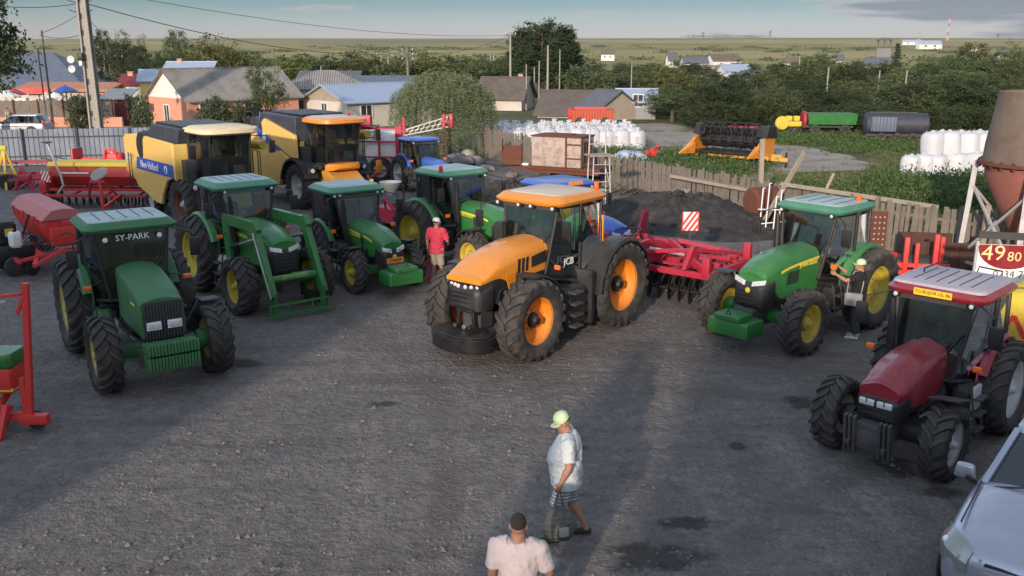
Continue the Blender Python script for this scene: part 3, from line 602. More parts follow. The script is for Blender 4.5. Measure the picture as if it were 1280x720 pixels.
    for s in (-1,1): MB().m('lamp_lens').box(1.78,s*.42,cz1+.02,.12,.28,.07,ch=.02).build('work_light',t)
    if not old:
        MB().m('roof_cream').loft([rr(cz1+.2,.2),rr(cz1+.24,.3)]).build('roof_panel',r)
        MB().m('red_lens').lathe([(.06,0),(.06,.12),(.001,.15)],10,'z',(1.3,.35,cz1+.22)).build('beacon',t)
    # front: feeder house, ladder, mirrors, pipes
    m=MB().m('harvest_orange' if not old else Y)
    m.prism([(.3,1.7),(.9,1.7),(2.15,1.0),(2.2,.45),(1.8,.45),(.3,1.0)],'y',-.62,.62); m.build('feeder_house',t,bevel=.02)
    if not old: MB().m('fast_orange').loft([ring(1.2,.75,cz0-.22,cz0+.06,.3),ring(1.55,.6,cz0-.18,cz0+.05,.3),ring(1.68,.35,cz0-.1,cz0+.04,.3)]).build('cab_bumper',t)
    m=MB().m('black')
    for s in (-1,1):
        m.tube([(1.5,s*cw*.8,cz1-.1),(1.65,s*(cw+.45),cz1-.15),(1.65,s*(cw+.5),cz1-.3)],.018,6)
    m.build('mirror_arm',t)
    for s in (-1,1): MB().m('black').box(1.65,s*(cw+.5),cz1-.72,.07,.24,.42,ch=.03).build('mirror',t)
    m=MB().m('black'); s=1
    for yy in (1.0,1.36): m.tube([(.95,yy,.5),(.55,yy,1.7),(.55,yy,2.6),(.25,yy,2.6)],.02,6)
    for k in range(5): m.box(.9-.08*k,1.18,.55+.27*k,.12,.36,.03)
    m.box(.3,1.18,1.66,.8,.5,.04).tube([(0.0,1.42,1.7),(0.0,1.42,2.55),(.6,1.42,2.55),(.6,1.42,1.7)],.018,6); m.build('ladder',t)
    m=MB().m('black')
    for yy in (-1.1,-.82) : m.tube([(-4.75,-W+.05+(yy+1.1)*.0,.9),(-4.5,-W-.02,2.3)],.018,6) if yy<-1 else m.tube([(-4.45,-W+.05,.9),(-4.2,-W-.02,2.3)],.018,6)
    for k in range(5): m.bar((-4.7+.05*k,-W,1.0+.3*k),(-4.4+.05*k,-W,1.0+.3*k),.02)
    m.build('rear_ladder',t)
    for s in (-1,1):
        m=MB().m('black').box(.9,s*1.12,1.45,.18,.3,.2,ch=.03).m('lamp_lens').lathe([(.001,.03),(.08,.01),(.085,-.03)],14,'x',(1.0,s*1.12,1.55)); m.build('headlight',t)
    MB().m('yellow_paint').tube([(-3.8,W-.1,2.5),(-3.6,W+.12,2.6),(.6,W+.15,2.75)],.15,10).build('unloading_pipe',t)
    return t
def teeth(m,x0,x1,y,z,n,L=.4):
    for k in range(n):
        x=x0+(x1-x0)*k/(n-1); m.tube([(x,y,z),(x,y-.12,z-L*.5),(x,y+.02,z-L)],.014,5)
def discs(m,x0,x1,y,z,n,r,rot=.3,axis='x'):
    for k in range(n):
        x=x0+(x1-x0)*k/(n-1); c=math.cos(rot); s=math.sin(rot); T=m.T
        loc=Matrix.Translation((x,y,z))@Matrix.Rotation(rot,4,'Z'); m.T=loc if T is None else T@loc
        m.lathe([(.02,.05),(r*.55,.035),(r,0),(r*.98,-.012),(r*.5,.02),(.02,.035)],18,'x'); m.T=T
def hwarn(parent,x,y,z,w=.42,h=.42,rz=0):
    "red and white striped warning board, facing -Y before rotation"
    m=MB().m('white').box(0,0,0,w,.02,h); n=3
    m.m('bright_red')
    for k in range(-1,n+1):
        a=-w/2+k*w/n*1.0; p=[(a,0),(a+w/n*.5,0),(a+w/n*.5+h*.7,h),(a+h*.7,h)]
        # clip to the board
        q=[]
        def clip(poly,ax,lim,sg):
            out=[]
            for i in range(len(poly)):
                A,B=poly[i],poly[(i+1)%len(poly)]; ia=sg*(A[ax]-lim)<=0; ib=sg*(B[ax]-lim)<=0
                if ia: out.append(A)
                if ia!=ib:
                    tt=(lim-A[ax])/(B[ax]-A[ax]); out.append((A[0]+(B[0]-A[0])*tt,A[1]+(B[1]-A[1])*tt))
            return out
        q=clip(clip(p,0,-w/2,-1),0,w/2,1)
        if len(q)>2: m.prism(q,'y',-.014,-.0105)
    m.m('bright_red')
    for (cx,sx,z0,sz) in ((-w/2,.03,0,h),(w/2,.03,0,h)): m.box(cx,-.002,z0-.01,sx,.032,sz+.02)
    m.m('dark_grey').box(0,.025,-.3,.04,.03,.5)
    return m.build('warning_board',parent,(x,y,z),rz)
def seed_drill():
    "long red seed drill with yellow lid in front of the tin fence"
    t=empty('seed_drill',-15.6,36.6,0,R(-3),'long red seed drill with a yellow lid edge in front of the tin fence','seed drill')
    m=MB().m('implement_red').prism([(-.55,1.15),(-.3,.75),(.3,.75),(.6,1.2),(.6,1.55),(-.5,1.55)],'x',-2.6,2.6); h=m.build('hopper',t,bevel=.02)
    MB().m('yellow_paint').prism([(-.62,1.56),(.66,1.56),(.55,1.70),(-.5,1.70)],'x',-2.63,2.63).build('lid',h,bevel=.01)
    MB().m('white').box(-1.6,-.565,1.27,1.2,.01,.06).build('stripe',h)
    m=MB().m('implement_red').bar((-2.6,-.9,.7),(2.6,-.9,.7),.1).bar((-2.6,.3,.6),(2.6,.3,.6),.1).bar((-2.6,-1.5,.55),(2.6,-1.5,.55),.09)
    for x in (-2.6,-1.3,0,1.3,2.6): m.bar((x,-1.5,.55),(x,.4,.75),.07)
    for x in (-.6,.6): m.bar((x,-1.5,.5),(x*.4,-1.9,1.15),.08)
    m.bar((-.3,-1.9,1.15),(.3,-1.9,1.15),.08).box(-2.65,-.6,.55,.3,.9,.5,ch=.04); m.build('frame',t)
    m=MB().m('black'); discs(m,-2.5,2.5,-1.1,.3,18,.2); discs(m,-2.4,2.4,-.7,.3,18,.2); m.build('coulters',t)
    m=MB().m('dark_grey'); teeth(m,-2.5,2.5,-1.6,.55,24,.45); m.build('tines',t)
    for x in (-2.75,2.75): wheel(t,x,0.0,.42,.26,.24,14,'rim_grey','rim_grey',1,.2).rotation_euler.z=math.pi/2
    hwarn(t,-2.5,-1.0,1.0,.5,.42,-.35); hwarn(t,2.5,-1.0,1.0,.42,.42,.3)
    m=MB().m('pale_steel').tube([(-1.9,-1.3,.6),(-1.55,-1.5,.95),(-1.6,-1.5,1.3),(-2.05,-1.4,2.55)],.045,8); a=m.build('marker_arm',t)
    MB().m('black').lathe([(.0,.03),(.15,.02),(.22,0),(.2,-.02)],14,'z',(-2.05,-1.4,2.58)).build('marker_disc',a)
    m=MB().m('bright_red').tube([(.75,-3.1,.3),(.72,-3.1,1.45)],.055,8).bar((.7,-1.5,.6),(.75,-3.15,.35),.09); a=m.build('marker_arm',t)
    MB().m('pale_steel').add([(.3*math.cos(a_)*1.0+.72,-3.12+.06*math.cos(a_),1.62+.20*math.sin(a_)+.12*math.cos(a_)) for a_ in [k*math.pi/10 for k in range(20)]],[tuple(range(20))]).build('marker_disc',a,smooth=0)
    for s in (): pass
    return t
def faded_drill():
    x,y=G(58,335); d=-50
    t=empty('seed_drill',x-.1,y+.6,0,R(d),'short red seed drill with a faded pink lid behind the shaded tractor','seed drill')
    L=1.75
    MB().m('bright_red').prism([(-.5,1.3),(-.25,.8),(.25,.8),(.5,1.3),(.5,1.55),(-.5,1.55)],'x',-L,L).build('hopper',t,bevel=.02)
    m=MB().m('bright_red')
    for k in range(7): m.prism([(-.52,1.3),(-.27,.8),(-.24,.8),(-.49,1.5),(-.52,1.5)],'x',-L+.1+k*(2*L-.26)/6,-L+.16+k*(2*L-.26)/6)
    for k in range(3): m.box(-L+.5+k*1.2,-.6,1.5,.12,.04,.12,ch=.01)
    m.m('dark_grey').tube([(L+.1,-.45,1.0),(L+.14,0,1.2),(L+.1,.4,.95)],.02,6).tube([(-1.2,-.5,1.1),(0,-.56,.95),(1.3,-.5,1.05)],.018,6)
    for k in range(12): q=-L+.2+k*(2*L-.4)/11; m.tube([(q,-.25,.82),(q+.03,-.55,.6),(q,-.85,.45)],.02,5)
    m.build('seed_tubes',t)
    MB().m('faded_red').prism([(-.58,1.54),(.58,1.54),(.3,1.80),(-.0,1.84),(-.3,1.80)],'x',-L-.04,L+.04).build('lid',t,bevel=.02)
    m=MB().m('bright_red').bar((-L,-.6,.6),(L,-.6,.6),.1).bar((-L,.6,.6),(L,.6,.6),.1)
    for q in (-L,0,L): m.bar((q,-1.2,.55),(q,.7,.75),.08)
    m.bar((-L,-1.2,.5),(L,-1.2,.5),.08).box(L+.08,0,.85,.12,.8,.5,ch=.04).box(L+.06,.1,1.32,.08,.3,.2,ch=.03).bar((1.2,-.6,.6),(2.4,-1.0,.5),.1).bar((2.4,-1.0,.5),(2.5,-.2,.9),.07); m.build('frame',t)
    m=MB().m('black'); discs(m,-L+.1,L-.1,-.9,.28,12,.2); m.build('coulters',t)
    for q in (-L-.2,): wheel(t,q,.3,.42,.24,.24,14,'rim_grey','rim_grey',1,.2).rotation_euler.z=math.pi/2
    MB().m('white').box(1.3,-1.15,.85,.34,.3,.42,ch=.06).m('black').lathe([(.05,0),(.05,.04)],8,'z',(1.3,-1.15,1.27)).build('water_tank',t)
    m=MB().m('rim_grey').box(1.95,.75,1.15,.4,.12,.5).m('black').bar((1.7,.7,1.1),(2.2,.7,1.7),.03); m.build('control_box',t)
    m=MB().m('steel').tube([(0.2,-1.5,1.3),(1.0,-1.7,.5)],.03,6); m.build('strut',t)
def planter():
    x,y=G(42,540)
    t=empty('row_planter',x,y,0,0,'red row planter with tall folded arm cut by the left edge','planter')
    m=MB().m('bright_red').bar((-.02,0,.2),(.2,0,2.5),.09).box(.06,-.02,.16,.46,.14,.16,ch=.01).box(-.12,.1,.2,.08,.08,.7).bar((.15,0,2.3),(-.0,0,2.0),.05).bar((.1,0,2.32),(-.4,.05,2.25),.05); m.build('folded_arm',t)
    MB().m('pale_steel').bar((-.15,.02,2.2),(-.55,.02,2.17),.035).bar((-.55,.02,2.17),(-.55,.25,2.17),.03).build('bracket',t)
    m=MB().m('bright_red').bar((0,0,.28),(-2.6,-.05,.3),.12).bar((-.3,0,.42),(-2.6,.1,.42),.08).bar((-.32,-.1,.5),(-.36,-.35,-.02+.04),.09).bar((-.6,0,.3),(-.6,.5,.5),.08).bar((-1.5,0,.3),(-1.5,.6,.5),.08).box(-.38,-.35,.0,.14,.14,.06); m.build('frame',t)
    wheel(t,0.02,.12,.16,.1,.08,12,'black','black',-1,.2)
    for k,xx in enumerate((-.55,-1.25,-1.95)):
        m=MB().m('bright_red').box(xx,.35,.62,.5,.5,.42,taper=1.1,ch=.03).m('stripe_yellow').box(xx,.35,.66,.505,.505,.05); h=m.build('seed_box',t)
        MB().m('deere_green').box(xx,.35,1.045,.58,.58,.24,ch=.05).build('lid',h)
        m=MB().m('black'); m.lathe([(.2,-.04),(.22,0),(.2,.04)],16,'x',(xx,.1,.22),cap=True); m.build('press_wheel',t)
def disc_harrow():
    a=R(-129); bx,by=-math.cos(a),-math.sin(a)
    t=empty('disc_harrow',1.56+1.3*bx,20.47+1.3*by,0,a+math.pi,'dark red disc harrow with striped warning board hitched behind the orange tractor','disc harrow')
    C='crimson'; m=MB().m(C)   # local x = away from tractor, y = width
    m.prism([(0.1,.75),(1.2,.95),(3.0,.85),(3.0,1.1),(1.9,1.3),(1.1,1.55),(.5,1.5),(.1,1.1)],'y',-.42,-.32); m.prism([(0.1,.75),(1.2,.95),(3.0,.85),(3.0,1.1),(1.9,1.3),(1.1,1.55),(.5,1.5),(.1,1.1)],'y',.32,.42)
    m.build('headstock',t,bevel=.01)
    m=MB().m(C)
    for x in (1.0,2.1,3.2): m.bar((x,-2.1,.85),(x,2.1,.85),.14)
    for y in (-2.05,-1.1,1.1,2.05): m.bar((.95,y,.85),(3.9,y,.82),.12,.16)
    m.bar((1.0,-1.9,1.0),(2.0,-.45,1.35),.1,.16).bar((1.0,1.9,1.0),(2.0,.45,1.35),.1,.16).bar((3.2,-1.9,1.0),(2.4,-.45,1.3),.1).bar((3.2,1.9,1.0),(2.4,.45,1.3),.1)
    for (x,y) in ((1.0,-2.0),(3.2,-2.0),(1.0,2.0),(3.2,2.0),(2.1,1.5)): m.box(x,y,.8,.16,.2,.5,ch=.02)
    m.box(1.6,-1.6,.95,.12,.9,.1).box(1.6,1.6,.95,.12,.9,.1)
    m.prism([(3.1,.9),(3.5,1.75),(3.75,1.7),(3.6,.9)],'y',1.2,1.3); m.build('frame',t,bevel=.008)
    for s in (-1,1):
        m=MB().m('pale_steel').tube([(.9,s*.5,1.35),(1.9,s*1.6,1.05)],.045,8).m(C).tube([(1.5,s*1.15,1.17),(2.4,s*1.9,1.0)],.07,8); m.build('hydraulic_ram',t)
    for (x,r) in ((1.35,.3),(2.55,-.3)):
        m=MB().m('black'); m.T=Matrix.Rotation(math.pi/2,4,'Z'); discs(m,-2.0,2.0,-x,.31,15,.30,r); m.T=None
        for k in range(15): y=-2.0+4*k/14; m.tube([(x+.1,y,.85),(x+.22,y,.6),(x,y,.33)],.025,5)
        m.tube([(x,-2.05,.31),(x,2.05,.31)],.03,6).build('disc_gang',t)
    for x in (1.7,2.9):
        m=MB().m(C)
        for k in range(9): y=-1.9+3.8*k/8; m.tube([(x-.25,y,.92),(x+.05,y,1.06),(x+.3,y,.95),(x+.32,y,.7)],.028,5)
        m.bar((x-.25,-2.0,.92),(x-.25,2.0,.92),.07).bar((x,-1.7,1.12),(x,1.7,1.16),.06); m.build('spring_bar',t)
    m=MB().m(C)
    for s in (-1,1): m.prism([(.9,.95),(1.3,1.45),(1.55,1.4),(1.5,.95)],'y',s*1.45-.05,s*1.45+.05).bar((1.4,s*1.45,1.35),(3.3,s*1.9,1.0),.09).bar((.3,s*.35,1.35),(1.3,s*1.4,1.35),.08)
    m.build('folding_links',t)
    m=MB().m(C).tube([(3.95,-2.1,.42),(3.95,2.1,.42)],.10,12); 
    for y in (-2.0,-.7,.7,2.0): m.bar((3.9,y,.85),(3.95,y,.42),.08)
    m.build('roller_frame',t)
    m=MB().m('dark_grey')
    for k in range(14): y=-2+4*k/13; m.lathe([(.24,-.03),(.27,0),(.24,.03)],14,'y',(4.2,y,.27),cap=True)
    m.tube([(4.2,-2.1,.27),(4.2,2.1,.27)],.07,8); m.build('roller',t)
    m=MB().m('black').tube([(.6,.1,1.5),(.9,.3,1.75),(1.3,.1,1.7),(1.5,.4,1.4),(1.2,.7,1.35)],.02,6).tube([(.5,-.1,1.5),(.8,-.3,1.8),(1.2,0,1.8),(1.6,.1,1.3)],.018,6); m.build('hoses',t)
    hwarn(t,3.5,-.2,1.35,.42,.5,math.pi*.5+a*-1+R(-129)+math.pi*0).rotation_euler.z=-(a+math.pi)
    return t
def small_implements():
    # rotary harrow, bright red, against the tin fence
    p=at(128,195,42.5); t=empty('rotary_harrow',p.x,p.y,0,R(-4),'bright red power harrow against the tin fence','harrow')
    m=MB().m('bright_red').box(0,0,.6,2.6,.5,.3,ch=.04).box(-1.2,0,.5,.1,.9,1.1,ch=.02).box(.55,0,.85,.9,.5,.55,ch=.08).bar((-1.2,.1,1.1),(1.2,.1,.95),.12).bar((1.2,0,.5),(1.2,0,1.3),.1).bar((.2,-.2,.9),(.35,-.3,1.6),.09).bar((.9,-.2,.9),(.75,-.3,1.6),.09).bar((.3,-.3,1.58),(.8,-.3,1.58),.09); m.build('frame',t)
    MB().m('pale_steel').lathe([(.12,0),(.1,.2),(.01,.22)],12,'z',(.5,0,1.4)).build('gearbox',t); m=MB().m('black'); teeth(m,-1.1,1.1,0,.6,12,.5); m.build('tines',t)
    # dark maroon plough pieces
    p=at(45,205,41.5); t=empty('cultivator',p.x,p.y,0,R(2),'dark maroon folded cultivator behind the long seed drill','cultivator')
    m=MB().m('crimson').box(-.6,0,1.05,3.4,.8,.08).bar((-2.2,-.4,.5),(1.6,-.4,.55),.12).bar((-2.2,.4,.5),(1.6,.4,.55),.12).bar((-1.8,-.4,.3),(-1.8,-.4,1.1),.1).bar((.8,-.4,.3),(.8,-.4,1.1),.1); m.build('frame',t)
    m=MB().m('black').bar((.4,-.3,1.3),(2.4,-.2,.8),.06).bar((1.0,-.3,1.35),(2.6,-.1,.95),.05); teeth(m,-2.1,1.5,-.4,.5,16,.48); teeth(m,-2.1,1.5,.4,.5,16,.48); m.build('tines',t)
    MB().m('white').box(1.6,-.35,.95,.4,.1,.12,ch=.03).build('tail_lamp_bar',t)
    # red frame left end
    p=G(28,242); t=empty('drawbar_frame',p[0],p[1]+.2,0,.1,'small red hitch frame left of the long seed drill','hitch frame')
    m=MB().m('crimson').bar((-.4,0,.1),(.0,0,1.1),.1).bar((.4,0,.1),(.0,0,1.1),.1).bar((-.6,0,.55),(.9,0,.6),.12).bar((-.2,0,.2),(-.2,.9,.3),.1).bar((.3,0,.2),(.3,.9,.3),.1).box(.1,0,.5,.5,.3,.3,ch=.03); m.build('frame',t)
    # yellow A frame
    p=G(8,236); t=empty('yellow_hoist',p[0],p[1],0,.3,'yellow A shaped hoist frame at the left edge','hoist')
    m=MB().m('yellow_paint').bar((-.5,0,0),(.1,0,1.75),.09).bar((.65,0,0),(.1,0,1.75),.09).bar((.1,-.5,0),(.1,0,1.75),.09).bar((-.3,0,.7),(.45,0,.7),.07).box(.1,0,1.7,.25,.2,.2,ch=.03); m.build('frame',t)
    m=MB().m('black').lathe([(.3,-.15),(.36,0),(.3,.15)],16,'y',(.1,-.3,.36),cap=True).box(.6,-.2,.1,.6,.5,.5,ch=.1); m.build('winch',t)
    # black and yellow machine at left edge
    p=G(8,345); t=empty('mower',p[0],p[1]+.3,0,R(40),'black mower with yellow label at the left edge','mower')
    m=MB().m('black').box(0,0,.3,1.2,.8,.5,ch=.1).box(0,.1,.8,.5,.4,.65,ch=.08).bar((.3,0,.8),(.6,-.1,1.6),.06).bar((-.3,0,.5),(-.9,.3,1.0),.08); m.build('body',t)
    MB().m('yellow_paint').box(.05,-.105,1.05,.22,.012,.22).build('label_plate',t)
    for s in (-1,1): MB().m('rubber').lathe([(.2,-.08),(.26,-.06),(.28,0),(.26,.06),(.2,.08)],18,'y',(0,s*.5,.28),cap=True).build('wheel',t)
    # red tiller between tractors
    p=G(492,290); t=empty('rotary_tiller',p[0]+.1,p[1]+.3,0,R(-50),'small pinkish red tiller between two green tractors','tiller')
    m=MB().m('crimson').prism([(-.35,.3),(.35,.3),(.4,.55),(.1,.8),(-.3,.75)],'x',-.95,.95).bar((0,0,.7),(0,-.5,1.15),.08).bar((-.35,-.2,.6),(0,-.5,1.15),.07).bar((.35,-.2,.6),(0,-.5,1.15),.07); m.build('hood',t,bevel=.015)
    m=MB().m('black'); discs(m,-.85,.85,0,.26,9,.25,0); m.build('blades',t)
    p=G(489,262); t=empty('spreader_cone',p[0],p[1],0,.3,'small grey fertiliser cone behind the small green tractor','spreader')
    m=MB().m('pale_steel').lathe([(.1,.55),(.42,1.05),(.44,1.08),(.4,1.06),(.08,.56)],18,'z'); m.build('hopper',t)
    m=MB().m('black').bar((-.5,0,.2),(-.5,0,.95),.06).bar((.5,0,.2),(.5,0,.95),.06).bar((-.5,0,.95),(.5,0,.9),.05).bar((-.5,0,.2),(.5,0,.2),.06).box(-.5,0,0,.1,.4,.22).box(.5,0,0,.1,.4,.22).m('yellow_paint').bar((-.75,.1,.3),(-.7,.1,1.2),.12).bar((-.75,.1,1.0),(-.35,.1,.8),.08); m.build('frame',t)
    # red folded uprights behind the dark red tractor
    p=G(1150,345); t=empty('folded_roller',p[0],p[1]-.3,0,R(-10),'red frame with four upright bars behind the dark red tractor','roller frame')
    m=MB().m('bright_red')
    for (xx,yy,h,w) in ((-.55,0,1.02,.12),(-.25,.1,.85,.10),(.20,.0,1.12,.12),(.36,.06,1.05,.11)): m.box(xx,yy,.1,w,w,h,ch=.01)
    m.bar((-.8,.05,.35),(.6,.05,.35),.10).bar((-1.0,.05,.15),(.7,.05,.15),.14).bar((-.6,.05,.3),(-.6,1.0,.3),.1).bar((.3,.05,.3),(.3,1.0,.3),.1); m.build('frame',t)
    m=MB().m('black').tube([(-1,.8,.25),(.7,.8,.25)],.24,14); m.build('roller',t)
    # brown skip behind
    p=G(1182,338); t=empty('brown_skip',p[0],p[1]+.6,0,R(-12),'dark brown steel skip standing by the plank fence','skip')
    m=MB().m('rust_dark'); L=1.9
    for s in (-1,1): m.box(0,s*.7,.1,L,.05,.72)
    for s in (-1,1): m.box(s*L/2,0,.1,.05,1.45,.72)
    m.box(0,0,.08,L,1.4,.05)
    for k in range(5): m.box(-L*.45+k*L*.225,-.745,.1,.06,.05,.70)
    m.build('body',t)
    p=G(1090,318); o=MB().m('rust').box(0,0,0,.75,.04,1.25).m('pale_steel')
    for i in range(5):
        for j in range(6): o.box(-.28+.14*i,-.025,.2+.17*j,.045,.014,.045)
    tag(o.build('punched_sheet',None,(p[0]+.15,p[1]+.4,0)),'rusty punched steel sheet leaning at the plank fence behind the green tractor','steel sheet')
    p=G(955,292); t=empty('rusty_tank',p[0]+.35,p[1]+1.6,0,.4,'rusty brown drum tank beside the fence brace','tank')
    MB().m('rust').lathe([(.01,.6),(.4,.58),(.5,.5),(.5,-.5),(.4,-.58),(.01,-.6)],24,'x',(0,0,.85)).build('drum',t); MB().m('rust').box(-.4,0,0,.12,1.0,.6).box(.4,0,0,.12,1.0,.6).build('cradle',t)
    p=G(958,296); t=empty('pipe_rack',p[0],p[1]+.2,0,.2,'rack of thin white pipes left of the striped green tractor','pipe rack')
    m=MB().m('white')
    for (a,h) in ((-.22,1.6),(.0,1.75),(.28,1.3),(.45,1.5)): m.tube([(a,0,0),(a+.05,0,h),(a+.12,0,h)],.022,6)
    m.bar((-.3,0,.4),(.55,0,.45),.03).bar((-.3,0,.9),(.55,0,.85),.03); m.build('pipes',t)
def sprayer():
    t=empty('field_sprayer',-6.0,43.2,0,R(-6),'red boom sprayer with pale tank beside the small blue tractor','sprayer')
    MB().m('white').loft([ring(x,w,.9,2.35,.45,.03) for x,w in ((-.75,.5),(-.55,.62),(.55,.62),(.75,.5))]).build('tank',t)
    m=MB().m('crimson')
    for x in (-1.0,-.0,1.0):
        m.bar((x,-.8,.5),(x,-.8,2.7),.09)
    for z in (.6,1.2,1.9,2.5): m.bar((-1.7,-.8,z),(1.05,-.8,z),.07)
    for x in (-1.7,-1.35): m.bar((x,-.8,.5),(x,-.8,2.5),.07)
    m.bar((1.0,-.8,2.5),(1.0,.6,2.5),.08).bar((-1,.6,.5),(-1,.6,2.5),.08).bar((1,.6,.5),(1,.6,2.5),.08).bar((-1,-.8,.55),(-1,.7,.55),.1).bar((1,-.8,.55),(1,.7,.55),.1)
    m.box(-.55,-.85,2.55,.5,.35,.55,ch=.03).box(.95,-.85,.9,.3,.25,1.7); m.build('frame',t)
    m=MB().m('black')
    for z in (2.0,2.25,2.5): m.bar((-2.6,-1.05,z-.15),(.1,-1.0,z+.15),.05)
    for k in range(9): m.bar((-2.6+.3*k,-1.04,1.85+.02*k),(-2.45+.3*k,-1.0,2.4+.03*k),.03)
    b=m.build('boom',t)
    m=MB().m('pale_steel')
    m.bar((.9,-.9,2.35),(3.2,-.7,3.05),.05).bar((.9,-.9,2.15),(3.2,-.7,2.6),.05).bar((.9,-.7,2.25),(3.2,-.5,2.8),.05)
    for k in range(9): u=k/9; u2=(k+1)/9; m.bar((.9+2.3*u,-.9+.2*u,2.15+.45*u),(.9+2.3*u2,-.9+.2*u2,2.35+.7*u2),.03)
    m.build('boom',t)
    m=MB().m('crimson').box(3.35,-.65,2.55,.16,.3,.62,ch=.02).box(3.0,-.65,2.55,.14,.3,.6).bar((3.0,-.65,3.1),(3.4,-.65,3.1),.08).bar((3.0,-.65,2.8),(3.4,-.65,2.8),.08).bar((1.2,-.9,2.3),(1.2,-.9,3.0),.12); m.build('boom_bracket',t)
    MB().m('rim_orange').lathe([(.13,0),(.15,.05),(.15,.5),(.1,.58),(.01,.6)],14,'z',(.1,-1.35,.55)).build('foam_canister',t)
    for s in (-1,1): wheel(t,-.1 if 0 else 0,.0,.6,.3,.33,16,'rim_grey','rim_grey',1,.2).location=(0,s*.75,.6)
    m=MB().m('crimson').bar((0,-.75,.6),(0,.75,.6),.12).bar((0,-.8,.5),(0,-2.4,.5),.1); m.build('axle',t)
def tank_trailer():
    a=R(-135); t=empty('water_tanker',9.85,16.55,0,a,'yellow round tank trailer with a red triangle behind the dark red tractor','tank trailer')
    MB().m('yellow_paint').lathe([(.01,1.42),(.5,1.40),(.68,1.3),(.72,1.22),(.72,-1.4),(.64,-1.5),(.01,-1.55)],30,'x',(0,0,1.17)).build('tank',t)
    MB().m('dark_grey').lathe([(.73,.9),(.73,.98)],30,'x',(0,0,1.17)).lathe([(.73,-.9),(.73,-.82)],30,'x',(0,0,1.17)).build('tank_strap',t)
    m=MB().m('bright_red')
    for p,q in (((-.3,-.2),(.3,-.2)),((.3,-.2),(.0,.32)),((.0,.32),(-.3,-.2))): m.bar((1.435,p[0],1.17+p[1]),(1.435,q[0],1.17+q[1]),.02,.07)
    m.build('warning_triangle',t)
    m=MB().m('dark_grey').bar((-1.4,-.4,.45),(1.5,-.4,.45),.1).bar((-1.4,.4,.45),(1.5,.4,.45),.1).bar((1.5,-.4,.45),(2.3,0,.6),.09).bar((1.5,.4,.45),(2.3,0,.6),.09).bar((0,-.9,.5),(0,.9,.5),.12); m.build('frame',t)
    m=MB().m('white').tube([(.6,-.3,1.86),(1.1,-.5,1.72)],.02,6); m.build('level_pipe',t)
    for s in (-1,1): wheel(t,-.2,s*.98,.5,.34,.27,16,'rim_grey','rim_grey',s,.2)
def machines():
    combine(-10.3,31.9,-50,'combine harvester with a blue New Holland side band'.replace('New Holland ','lettered '),'old')
    combine(-7.3,36.2,-50,'combine harvester with orange oval cab roof and dark grain tank','new')
    seed_drill(); faded_drill(); planter(); disc_harrow(); small_implements(); sprayer(); tank_trailer()
